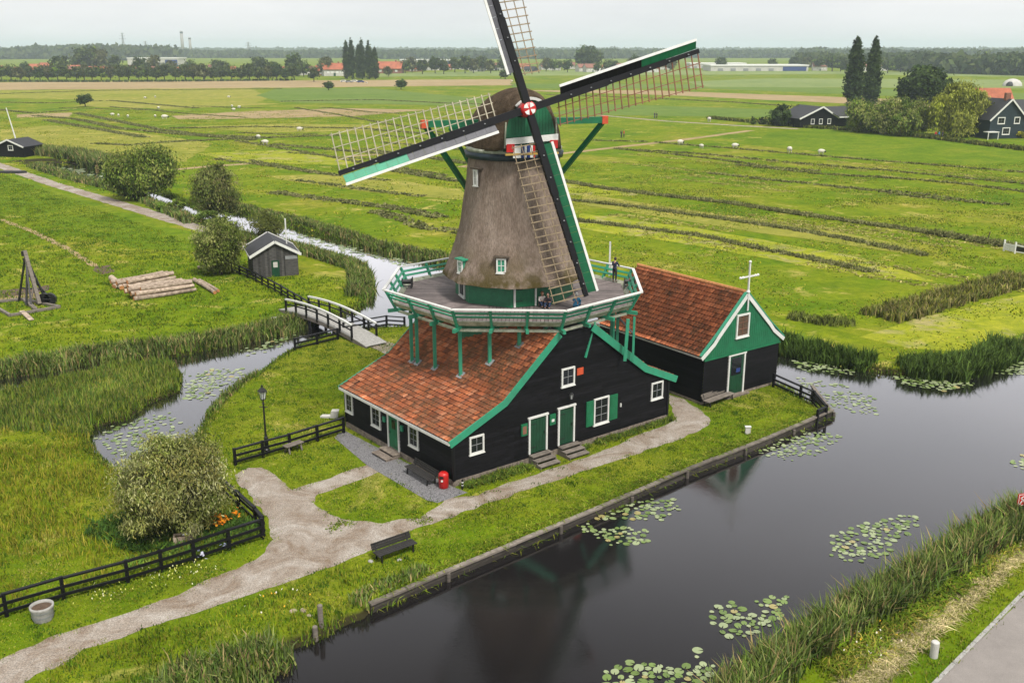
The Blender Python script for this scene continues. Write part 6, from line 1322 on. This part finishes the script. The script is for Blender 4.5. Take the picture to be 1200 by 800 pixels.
# cars by the far left village
q = G3(415, 96)
for i, (px, py, mt) in enumerate(((403, 96.5, 'white'), (409, 97, 'grey_metal'), (416, 96.5, 'white'), (423, 97, 'blue'))):
    q = G3(px, py); t = thing('parked_car', q, ['white car at the left end of the row below the far poplars', 'grey car, second in the row below the far poplars', 'white car in the middle of the row below the far poplars', 'blue car at the right end of the row below the far poplars'][i], 'car', 'cars below the far poplars')
    mb = MB(); mb.prism([q+Vector((x, -.9, z)) for x, z in ((-2.1, .35), (2.1, .35), (2.15, .8), (1.3, .95), (.7, 1.42), (-1.3, 1.45), (-2.1, .95))], (0, 1.8, 0)); mb.build('body', mt, t); mb = MB(); mb.prism([q+Vector((x, -.93, z)) for x, z in ((1.1, .97), (.62, 1.36), (-1.2, 1.38), (-1.7, .97))], (0, 1.86, 0)); mb.build('window', 'glass', t)
    for x_ in (-1.35, 1.35):
        for y_ in (-.85, .85): mb = MB(); mb.tube(q+Vector((x_, y_-.1, .33)), q+Vector((x_, y_+.1, .33)), .33, .33, 10); mb.build('wheel', 'iron', t)
# power plant towers and pylons
for px, hh, r, lb in ((215, 64, 4.2, 'tall grey chimney, the higher of the pair on the left horizon'), (224, 48, 3.6, 'grey chimney, the lower of the pair on the left horizon')):
    q = G3(px, 66.6); t = thing('power_station_chimney', q, lb, 'chimney'); mb = MB(); mb.lathe([(r, 0), (r*.9, hh), (r*.7, hh)], 12, q); mb.build('shaft', 'concrete', t, True); mb = MB(); mb.lathe([(r*.94, hh*.9), (r*.93, hh*.97)], 12, q, cap=False); mb.build('band', 'ring_blue', t)
def pylon(px, h):
    q = G3(px, 67); t = thing('electricity_pylon', q, {146: 'tallest lattice pylon on the left horizon', 172: 'small lattice pylon between the tall one and the chimneys', 292: 'small lattice pylon right of the chimneys'}[px], 'pylon'); mb = MB()
    for sx2 in (-1, 1):
        for sy in (-1, 1): mb.beam(q+Vector((sx2*4, sy*4, 0)), q+Vector((sx2*.4, sy*.4, h)), .8, .8)
    for i in range(6):
        f, g = i/6, (i+1)/6; w0, w1 = 4-3.6*f, 4-3.6*g; mb.beam(q+Vector((-w0, 0, h*f)), q+Vector((w1, 0, h*g)), .5, .5); mb.beam(q+Vector((w0, 0, h*f)), q+Vector((-w1, 0, h*g)), .5, .5)
    mb.build('tower', 'grey_metal', t); mb = MB()
    for f, w_ in ((.75, 9), (.87, 7), (.97, 5)): mb.beam(q+Vector((-w_, 0, h*f)), q+Vector((w_, 0, h*f)), .7, .7)
    mb.build('crossarm', 'grey_metal', t)
pylon(146, 58); pylon(172, 38); pylon(292, 36)
# black barn and farmhouse at the right
q = G3(937, 150); q2 = G3(1003, 151); q = Vector(q); FH = Face(q, Vector((.96, .28)), Vector((.28, -.96))); t = thing('black_farm_barn', q, 'low black barn with white roof edges beside the pair of poplars', 'barn')
mb = MB(); mb.prism([FH(0, 0, 0), FH(11, 0, 0), FH(11, 0, 2.6), FH(6.5, 0, 5.2), FH(0, 0, 2.4)], tuple(FH.o*-11)); mb.box(FH(14, -5, 1.3), (7, 9, 2.6), Matrix.Rotation(.28, 3, 'Z')); mb.build('wall', 'tar', t)
for a, az, b, bz in ((-.5, 2.3, 6.5, 5.35), (11.6, 2.4, 6.5, 5.35)): mb = MB(); mb.prism([FH(a, .5, az), FH(b, .5, bz), FH(b, -11.5, bz), FH(a, -11.5, az)], (0, 0, .15)); mb.build('roof', 'slate', t); mb = MB(); mb.beam(FH(a, .55, az+.05), FH(b, .55, bz+.05), .12, .4); mb.build('bargeboard', 'white', t)
mb = MB(); mb.prism([FH(6.5, -1, 5.3), FH(17.5, -1.0, 5.3), FH(17.8, 1.5, 2.7), FH(11.0, 1.5, 2.7)], (0, 0, .15)); mb.build('roof', 'slate', t)
mb = MB(); mb.beam(FH(11, 1.55, 2.7), FH(17.8, 1.55, 2.7), .1, .3); mb.build('eaves_board', 'white', t)
for u in (3.3, 5.8, 8.4): window(FH, u, u+1.1, .9, 2.3, t, 2, 2, .14)
q = G3(1158, 163); FF = Face(q, Vector((.97, .22)), Vector((.22, -.97))); t = thing('farmhouse', q, 'dark green gabled farmhouse with white trim at the right edge', 'house')
mb = MB(); mb.prism([FF(0, 0, 0), FF(9.5, 0, 0), FF(9.5, 0, 4.6), FF(4.9, 0, 8.8), FF(0, 0, 4.6)], tuple(FF.o*-9)); mb.prism([FF(9.5, -1, 0), FF(24, -1, 0), FF(24, -1, 4.2), FF(9.5, -1, 4.2)], tuple(FF.o*-8)); mb.build('wall', 'ring_blue', t)
for a in (-.5, 10.0): mb = MB(); mb.prism([FF(a, .4, 4.2), FF(4.9, .4, 9.0), FF(4.9, -9.4, 9.0), FF(a, -9.4, 4.2)], (0, 0, .15)); mb.build('roof', 'slate', t); mb = MB(); mb.beam(FF(a, .5, 4.2), FF(4.9, .5, 9.05), .12, .35); mb.build('bargeboard', 'white', t)
mb = MB(); mb.prism([FF(6, -.4, 4.2), FF(25, -.4, 4.2), FF(25, -4.5, 8.6), FF(5, -4.5, 8.6)], (0, 0, .15)); mb.build('roof', 'slate', t); mb = MB(); mb.box(FF(4.9, -1.5, 9.6), (1.1, 1.1, 1.8)); mb.build('chimney', 'brick', t)
mb = MB(); mb.box(FF(13.8, -4.5, 9.0), (1.0, 1.0, 1.4)); mb.build('chimney', 'orange_red', t)
window(FF, 1.9, 3.9, 3.4, 5.0, t, 2, 2, .2); window(FF, 6.4, 8.0, 3.4, 5.0, t, 2, 2, .2); window(FF, 3.5, 5.6, .9, 2.6, t, 3, 2, .2)
mb = MB(); FF.box(mb, -1.6, 1.4, .05, 1.8, 1.6, 1.8); FF.box(mb, -1.5, -1.35, 1.6, 1.75, 0, 1.6); FF.box(mb, 1.2, 1.35, 1.6, 1.75, 0, 1.6); mb.build('porch', 'white', t)
FF2 = Face(FF(0, -1, 0), FF.u, FF.o); window(FF2, 13, 17, .3, 2.2, t, 3, 1, .2)
q = G3(1150, 140); mb = MB(); q0 = Vector(q); t = thing('orange_roofed_house', q, 'house with orange roof behind the farmhouse gable', 'house'); mb.box(q+UPZ*2.5, (14, 8, 5)); mb.build('wall', 'brick', t); mb = MB(); mb.prism([q+Vector((-7.5, -4.5, 4.8)), q+Vector((-7.5, 4.5, 4.8)), q+Vector((-7.5, 0, 9.2))], (15, 0, 0)); mb.build('roof', 'far_tiles', t)
# parasols / stalls under the willow
for i, (px, py, mt, lb) in enumerate(((1092, 154, 'red', 'red terrace parasol left of the weeping willow'), (1113, 157, 'blue', 'blue terrace parasol under the weeping willow'), (1164, 161, 'blue', 'blue terrace parasol in front of the farmhouse'))):
    q = G3(px, py); t = thing('parasol', q, lb, 'parasol'); mb = MB(); mb.tube(q, q+UPZ*2.3, .06, .06, 6); mb.build('pole', 'white', t); mb = MB(); mb.lathe([(1.5, 1.9), (.8, 2.25), (.05, 2.5)], 8, q, cap=False); mb.build('canopy', mt, t)
make_tree('bush', 'yellow flowering bush at the roadside by the farmhouse', None, G3(1197, 162), [((0, 0, .8), (2.4, 1.2, 1.0), 900, 20)], [(.35, .32, .03), (.2, .22, .03)], .25, .5, (.06, .03), .3, 3, cat='bush', seed=45)
# ------------------------------------------------------------ sheep
def sheep_proto():
    t = thing('sheep', (0, -900, 0), 'x', 'sheep', 'sheep grazing in the pastures'); mb = MB(); mb.sphere((0, 0, .72), .5, 14, 9, (1.35, .78, .80)); mb.v = [tuple(Vector(p)+(Vector(p)-Vector((0, 0, .72)))*.10*mnoise.noise(Vector(p)*6)) for p in mb.v]
    mb.sphere((.62, 0, .78), .2, 10, 6, (1.3, .8, .9), Matrix.Rotation(.5, 3, 'Y')); mb.sphere((-.66, 0, .75), .09, 8, 5, (1, .7, 1.8)); mb.build('body', 'wool', t, True, rel=False)
    mb = MB(); mb.sphere((.90, 0, .55), .14, 10, 6, (1.0, .72, 1.5), Matrix.Rotation(.45, 3, 'Y'))
    for s in (-1, 1): mb.sphere((.80, s*.16, .68), .07, 6, 4, (.7, 1.5, .5))
    mb.build('head', 'slate', t, True, rel=False)
    for x_ in (-.42, .36):
        for y_ in (-.2, .2): mb = MB(); mb.tube((x_, y_, .5), (x_+(.05 if x_ < 0 else 0), y_, .26), .085, .05, 7); mb.tube((x_+(.05 if x_ < 0 else 0), y_, .26), (x_, y_, 0), .05, .04, 7); mb.build('leg', 'plaster', t, True, rel=False)
    return t
sp = sheep_proto(); first = True
SH = [(797, 170, .5, 'white sheep at the left end of the grazing line on the right', 1.25), (822, 174, 2.2, 'small sheep seen end-on between the first two white ones', 1), (861, 174, .2, 'white sheep right of the one seen end-on', 1.2), (925, 179, 1.7, 'fattest sheep, standing in the middle of the right pasture', 1.35), (962, 181, .1, 'rightmost sheep in the right pasture', 1.15), (831, 143, 1.6, 'sheep standing on the gravel lane in the distance', 1.5), (311, 170, 3.1, 'white sheep left of the path in the left pasture', 1.25), (351, 154, .2, 'white sheep standing alone in the upper left pasture', 1.2), (303, 163, 2.6, 'sheep half behind the white one in the left pasture', 1.1), (193, 140, .3, 'white sheep in the far left pasture', 1.5)]
for i, (px, py, rz, lb, s) in enumerate(SH):
    q = G3(px, py)
    if i == 0: sp.location = q; sp.rotation_euler.z = rz; sp.scale = (s*.85,)*3; sp['label'] = lb
    else: dup(sp, q, rz, s*.85, lb)
for i, (px, py) in enumerate(((132, 136), (139, 137), (150, 138), (182, 138), (186, 128), (272, 126), (281, 127), (274, 130), (170, 116), (182, 115), (268, 115), (430, 98), (600, 96), (280, 127))):
    q = G3(px, py); dup(sp, q, random.uniform(0, 6), .85, 'tiny distant sheep grazing in the far pastures', 'distant sheep in the far pastures')
relabel([o for o in COL.objects if o.get('group') == 'distant sheep in the far pastures'], '%s tiny distant sheep from the left in the far pastures')
q = G3(1186, 101); t = thing('haystack', q, 'white covered stack in the far right pasture', 'stack'); mb = MB(); mb.sphere(q, 4.6, 14, 8, (1.2, .9, .9)); mb.build('cover', 'plaster', t, True); mb = MB(); mb.sphere(q+Vector((-2.6, -2.5, .4)), 2.2, 10, 6, (1, .8, 1)); mb.build('opening', 'slate', t, True)
# ------------------------------------------------------------ people
weathered('skin', (.50, .28, .19), .5, .1, 3, .05); weathered('navy', (.012, .015, .05), .7, .2, 5, .2); weathered('jeans', (.03, .055, .12), .8, .25, 6, .2); weathered('bright_blue', (.02, .22, .42), .7, .15, 5, .1); weathered('hair', (.035, .02, .012), .6, .3, 12, .3); weathered('ginger', (.25, .10, .03), .6, .3, 12, .3); weathered('pale_shirt', (.55, .50, .46), .8, .15, 5, .1); weathered('dark_top', (.03, .025, .03), .8, .2, 5, .1)
def skin_obj(name, joints, edges, rad, mat, parent, root=0, sub=2):
    me = bpy.data.meshes.new(name); me.from_pydata([tuple(j) for j in joints], edges, []); me.update(); o = link_mesh(name, me, mat, parent)
    md = o.modifiers.new('skin', 'SKIN'); sv = me.skin_vertices[0].data if me.skin_vertices else None
    if sv is None:
        bpy.context.view_layer.objects.active = o; me.attributes  # layer is made by the modifier
        try: bpy.ops.mesh.customdata_skin_add()
        except Exception: pass
        sv = me.skin_vertices[0].data
    for i, r in enumerate(rad): sv[i].radius = (r, r) if not isinstance(r, tuple) else r; sv[i].use_root = (i == root)
    md.use_smooth_shade = True; s = o.modifiers.new('sub', 'SUBSURF'); s.levels = sub; s.render_levels = sub; return o
def person(loc, rz, pose, top, legs, hairm, label, h=1.7, cap_=None):
    """pose: dict of joints in metres for a 1.7 m body (x right, -y front)"""
    t = thing('person', loc, label, 'person', rz=rz); k = h/1.7; t.scale = (k,)*3
    J = dict(pel=(0, 0, .92), wst=(0, 0, 1.08), chs=(0, 0, 1.30), nck=(0, 0, 1.46), hd=(0, -.02, 1.58), hp=(.09, 0, .90), kn=(.10, -.03, .50), an=(.10, 0, .08), to=(.11, -.16, .03), sh=(.17, 0, 1.39), el=(.23, .03, 1.12), wr=(.24, -.06, .88), ha=(.24, -.09, .80)); J.update(pose)
    names = ['pel', 'wst', 'chs', 'nck', 'hd']; V = [J[n] for n in names]; E = [(0, 1), (1, 2), (2, 3), (3, 4)]; Rr = [.12, .11, .13, .05, .055]; idm = {n: i for i, n in enumerate(names)}
    for s, sf in ((1, 'R'), (-1, 'L')):
        g = lambda n: J.get(n+sf) or (J[n][0]*s, J[n][1], J[n][2])
        for n, r, pr in (('hp', .09, 'pel'), ('kn', .06, 'hp'), ('an', .04, 'kn'), ('to', .035, 'an'), ('sh', .055, 'chs'), ('el', .04, 'sh'), ('wr', .028, 'el'), ('ha', (.036, .018), 'wr')):
            V.append(g(n)); Rr.append(r); idm[n+sf] = len(V)-1; E.append((idm.get(pr+sf, idm.get(pr)), len(V)-1))
        hp = Vector(V[-1]); wr = Vector(g('wr')); d = (hp-wr).normalized(); sd2 = Vector((0, 1, 0)) if abs(d.y) < .8 else Vector((1, 0, 0)); sd2 = (sd2-d*sd2.dot(d)).normalized(); pal = d.cross(sd2)
        hi = len(V)-1
        for f, (o_, ln) in enumerate(((-.03, .065), (-.01, .075), (.011, .07), (.03, .055))):
            V += [tuple(hp+d*.03+sd2*o_), tuple(hp+d*(.03+ln*.55)+sd2*o_*1.1+pal*.008), tuple(hp+d*(.03+ln)+sd2*o_*1.15+pal*.025)]; Rr += [.0095, .009, .008]; b = len(V); E += [(hi, b-3), (b-3, b-2), (b-2, b-1)]
        V += [tuple(hp-d*.01+sd2*-.045), tuple(hp+d*.03+sd2*-.065+pal*.015)]; Rr += [.011, .009]; b = len(V); E += [(hi, b-2), (b-2, b-1)]
    skin_obj('body', V, E, Rr, 'skin', t, 0, 1)
    hc = Vector(J['hd'])+Vector((0, -.01, .05)); mb = MB(); mb.sphere(hc, .1, 14, 10, (.80, .95, 1.18)); mb.sphere(hc+Vector((0, -.098, -.01)), .02, 6, 5, (.7, 1, 1.3))
    for s in (-1, 1): mb.sphere(hc+Vector((s*.082, .01, 0)), .025, 6, 5, (.4, .8, 1.2))
    mb.build('head', 'skin', t, True, rel=False); mb = MB()
    for s in (-1, 1): mb.sphere(hc+Vector((s*.03, -.088, .012)), .011, 6, 4)
    mb.sphere(hc+Vector((0, -.085, -.05)), .016, 6, 4, (1.4, .5, .35)); mb.build('face_features', 'hair', t, True, rel=False)
    mb = MB(); mb.sphere(hc+Vector((0, .022, .022)), .108, 14, 10, (.86, .94, 1.15)); mb.build('hair' if not cap_ else 'cap', hairm if not cap_ else cap_, t, True, rel=False)
    def G_(n, sf): return J.get(n+sf) or (J[n][0]*(1 if sf == 'R' else -1), J[n][1], J[n][2])
    V = [J['wst'], J['chs'], (J['nck'][0], J['nck'][1], J['nck'][2]-.03), tuple((Vector(J['pel'])+Vector(J['wst']))/2)]; E = [(0, 1), (1, 2), (0, 3)]; Rr = [.13, .15, .062, .135]
    for sf in 'RL':
        V += [G_('sh', sf), G_('el', sf), tuple(Vector(G_('el', sf)).lerp(Vector(G_('wr', sf)), .9))]; Rr += [.075, .057, .043]; b = len(V); E += [(1, b-3), (b-3, b-2), (b-2, b-1)]
    skin_obj('jacket', V, E, Rr, top, t, 0, 1)
    V = [J['pel'], J['wst']]; E = [(0, 1)]; Rr = [.145, .125]
    for sf in 'RL':
        V += [G_('hp', sf), G_('kn', sf), tuple(Vector(G_('kn', sf)).lerp(Vector(G_('an', sf)), .95))]; Rr += [.105, .078, .058]; b = len(V); E += [(0, b-3), (b-3, b-2), (b-2, b-1)]
    skin_obj('trousers', V, E, Rr, legs, t, 0, 1)
    for sf in 'RL': a = Vector(G_('an', sf)); to = Vector(G_('to', sf)); mb = MB(); mb.sphere((a+to)/2+Vector((0, .0, -.01)), .06, 10, 6, (.8, 2.2, .8)); mb.build('shoe', 'iron', t, True, rel=False)
    return t
SIT = dict(pel=(0, 0, .16), wst=(0, -.04, .32), chs=(0, -.12, .52), nck=(0, -.16, .67), hd=(0, -.20, .78), hp=(.10, -.03, .15), kn=(.15, -.38, .42), an=(.12, -.52, .08), to=(.12, -.66, .04), sh=(.17, -.14, .60), el=(.24, -.28, .40), wr=(.16, -.42, .44), ha=(.12, -.48, .45))
LEAN = dict(el=(.24, -.16, 1.16), wr=(.16, -.36, 1.10), ha=(.12, -.44, 1.10), hd=(0, -.06, 1.58))
person(G3(720, 330.5, DZ), R(150), LEAN, 'navy', 'dark_top', 'hair', 'person in a navy top and dark trousers standing at the far gallery rail', 1.45)
person(G3(634, 358.5, DZ), R(20), SIT, 'pale_shirt', 'jeans', 'ginger', 'person with ginger hair and a pale top sitting against the mill wall', 1.5)
person(G3(642.5, 360, DZ), R(-10), SIT, 'dark_top', 'jeans', 'hair', 'dark-haired person crouching beside the ginger-haired one', 1.5)
person(G3(674.5, 361.5, DZ), R(160), dict(SIT), 'bright_blue', 'bright_blue', 'hair', 'child in a bright blue top and white cap at the foot of the sail', 1.5, 'plaster')
person(G3(731, 161, 0), R(60), {}, 'red', 'dark_top', 'hair', 'walker in red on the sandy path beyond the mill', 1.75)
person(G3(728, 161.5, 0), R(40), {}, 'dark_top', 'dark_top', 'hair', 'walker in dark clothes beside the one in red', 1.75)
person(G3(767, 139, 0), R(40), {}, 'navy', 'jeans', 'hair', 'walker in navy on the gravel lane in the distance', 1.9); person(G3(769.5, 139, 0), R(40), {}, 'dark_top', 'dark_top', 'hair', 'walker in dark clothes beside the one in navy', 1.8)
for i, (px, tp, lb) in enumerate(((1096, 'red', 'person in red on the road by the weeping willow'), (1100, 'bright_blue', 'person in pale blue between the two in red and navy'), (1104, 'navy', 'person in navy on the road by the weeping willow'))): person(G3(px, 162), R(30*i), {}, tp, 'jeans', 'hair', lb, 1.7)
# ------------------------------------------------------------ lily pads
def pad_mesh(seed):
    rg = random.Random(seed); n_ = 14; P = [(0, 0, .004)]+[(math.cos(a)*(1+rg.uniform(-.05, .05)), math.sin(a)*(1+rg.uniform(-.05, .05)), rg.uniform(0, .06)) for a in [.18+(2*math.pi-.36)*i/(n_-1) for i in range(n_)]]
    me = bpy.data.meshes.new('lily_pad'); me.from_pydata(P, [], [(0, i, i+1) for i in range(1, n_)]); me.update(); c = rg.choice([(.19, .25, .09), (.14, .21, .05), (.26, .31, .16), (.23, .26, .12), (.11, .17, .035), (.30, .26, .10)])
    a = me.attributes.new('Col', 'FLOAT_COLOR', 'POINT'); a.data.foreach_set('color', np.tile(np.array([*c, 1], dtype=np.float32), n_+1)); me.materials.append(MATS['pad']); return me
m, n, p = new_mat('pad'); a = N(n, 'ShaderNodeAttribute', attribute_name='Col'); f = objnoise(n, 1.2, 3); n.links.new(mixc(n, .5, a.outputs['Color'], ramp(n, f, [(.3, (.6, .65, .6)), (.7, (1.3, 1.25, 1.3))]), 'MULTIPLY'), p.inputs['Base Color']); p.inputs['Roughness'].default_value = .35
PADS = [pad_mesh(i) for i in range(8)]; pads = []
def padpatch(px, n_, r0, r1, label, cutn=-.15):
    poly = GL(px, WZ); P = np.array(poly); lo, hi = P.min(0), P.max(0); k = 0; tries = 0; done = []
    while k < n_ and tries < n_*30:
        tries += 1; x, y = RNG.uniform(lo, hi); r = RNG.uniform(r0*.6, r1*.95)
        if not inpoly(x, y, poly) or not inpoly(x, y, WATER): continue
        if mnoise.noise(Vector((x*.7, y*.7, 3))) < cutn: continue
        if float(polydist(np.array([x]), np.array([y]), poly)[0]) < .9*abs(random.gauss(0, .5)): continue
        if any((x-a)**2+(y-b)**2 < (.8*(r+c))**2 for a, b, c in done): continue
        done.append((x, y, r)); pads.append((x, y, r, label)); k += 1
padpatch([(676, 622), (700, 594), (740, 585), (795, 583), (800, 600), (770, 612), (760, 640), (720, 645)], 115, .12, .2, 'lily pad in the patch below the timber quay', -.3)
padpatch([(700, 810), (705, 785), (740, 770), (790, 778), (815, 760), (840, 775), (830, 800), (790, 815)], 60, .14, .22, 'lily pad in the patch at the bottom edge', -.3)
padpatch([(826, 730), (828, 712), (870, 700), (925, 697), (925, 715), (900, 740), (860, 752)], 55, .14, .21, 'lily pad in the patch left of the near reeds', -.3)
padpatch([(966, 655), (975, 625), (1010, 610), (1085, 598), (1075, 620), (1040, 650), (1000, 662)], 110, .12, .2, 'lily pad in the patch beside the right-hand reeds', -.35)
padpatch([(880, 532), (905, 515), (945, 503), (990, 510), (970, 530), (930, 542)], 110, .10, .17, 'lily pad in the patch off the quay corner', -.35)
padpatch([(925, 440), (990, 450), (1035, 470), (1030, 487), (985, 482), (950, 462)], 110, .10, .18, 'lily pad in the pale patch behind the quay fence', -.35)
padpatch([(1040, 440), (1070, 432), (1140, 437), (1145, 452), (1100, 460), (1060, 452)], 90, .14, .22, 'lily pad under the dark reeds at the canal corner', -.4)
padpatch([(918, 420), (960, 424), (1005, 432), (1000, 440), (940, 436)], 60, .14, .22, 'lily pad below the field bank', -.4)
padpatch([(1160, 440), (1200, 418), (1230, 420), (1200, 440)], 40, .14, .22, 'lily pad at the right canal edge', -.4)
padpatch([(1178, 545), (1200, 530), (1240, 540), (1210, 560)], 30, .14, .2, 'lily pad at the right edge of the picture', -.4)
padpatch([(215, 468), (218, 440), (250, 430), (290, 432), (275, 450), (240, 470)], 110, .13, .22, 'lily pad in the side channel by the island', -.4)
padpatch([(106, 510), (150, 490), (205, 482), (215, 500), (180, 545), (140, 545)], 120, .13, .22, 'lily pad in the blind end of the side channel', -.4)
padpatch([(290, 262), (360, 276), (440, 296), (490, 308), (480, 314), (430, 303), (360, 284), (280, 262)], 110, .2, .35, 'lily pad along the far bank of the canal', -.2)
padpatch([(280, 410), (345, 390), (350, 400), (330, 408), (290, 420)], 30, .13, .22, 'lily pad near the footbridge', -.4)
padpatch([(60, 196), (100, 198), (150, 210), (130, 215), (80, 204)], 60, .3, .6, 'lily pad on the distant pool', -.3)
pads.sort(key=lambda q_: -(q_[2]/math.hypot(q_[0], q_[1], CAM_H)))
for x, y, r, lb in pads[:295]:
    o = bpy.data.objects.new('lily_pad', random.choice(PADS)); COL.objects.link(o); o.location = (x, y, WZ+.008+random.uniform(0, .012)); o.rotation_euler = (random.uniform(-.09, .09), random.uniform(-.09, .09), random.uniform(0, 6.28)); o.scale = (r, r*random.uniform(.82, 1), r); tag(o, lb, 'lily pad', lb.replace('lily pad', 'lily pads'))
Vp, Fp, Cp = [], [], []
for x, y, r, lb in pads[295:]:
    b = len(Vp); a0 = random.uniform(0, 6); c_ = random.choice([(.19, .25, .09), (.14, .21, .05), (.27, .32, .17), (.29, .33, .18)]); tl = random.uniform(-.03, .05)
    for i in range(8): a = a0+i*math.pi/4; Vp.append((x+r*math.cos(a), y+r*math.sin(a), WZ+.012+random.uniform(0, .02)+tl*r*math.cos(a))); Cp.append(c_)
    Fp.append(range(b, b+8))
tag(np_mesh('lily_pads', np.array(Vp), [np.array([list(f) for f in Fp])], 'pad', vcol=np.array(Cp)), 'farther floating lily pads on the canals', 'lily pads', kind='stuff')
# ------------------------------------------------------------ haze
m = bpy.data.materials.new('haze'); m.use_nodes = True; n = m.node_tree; n.nodes.clear()
o = n.nodes.new('ShaderNodeOutputMaterial'); v = n.nodes.new('ShaderNodeVolumePrincipled'); v.inputs['Color'].default_value = (.76, .88, 1.0, 1); v.inputs['Density'].default_value = .00017; v.inputs['Anisotropy'].default_value = .1
n.links.new(v.outputs[0], o.inputs['Volume']); MATS['haze'] = m
mb = MB(); mb.box((0, 5200, 39), (22000, 11000, 84)); tag(mb.build('haze', 'haze'), 'pale blue haze over the fields and far woods', 'haze', kind='stuff')
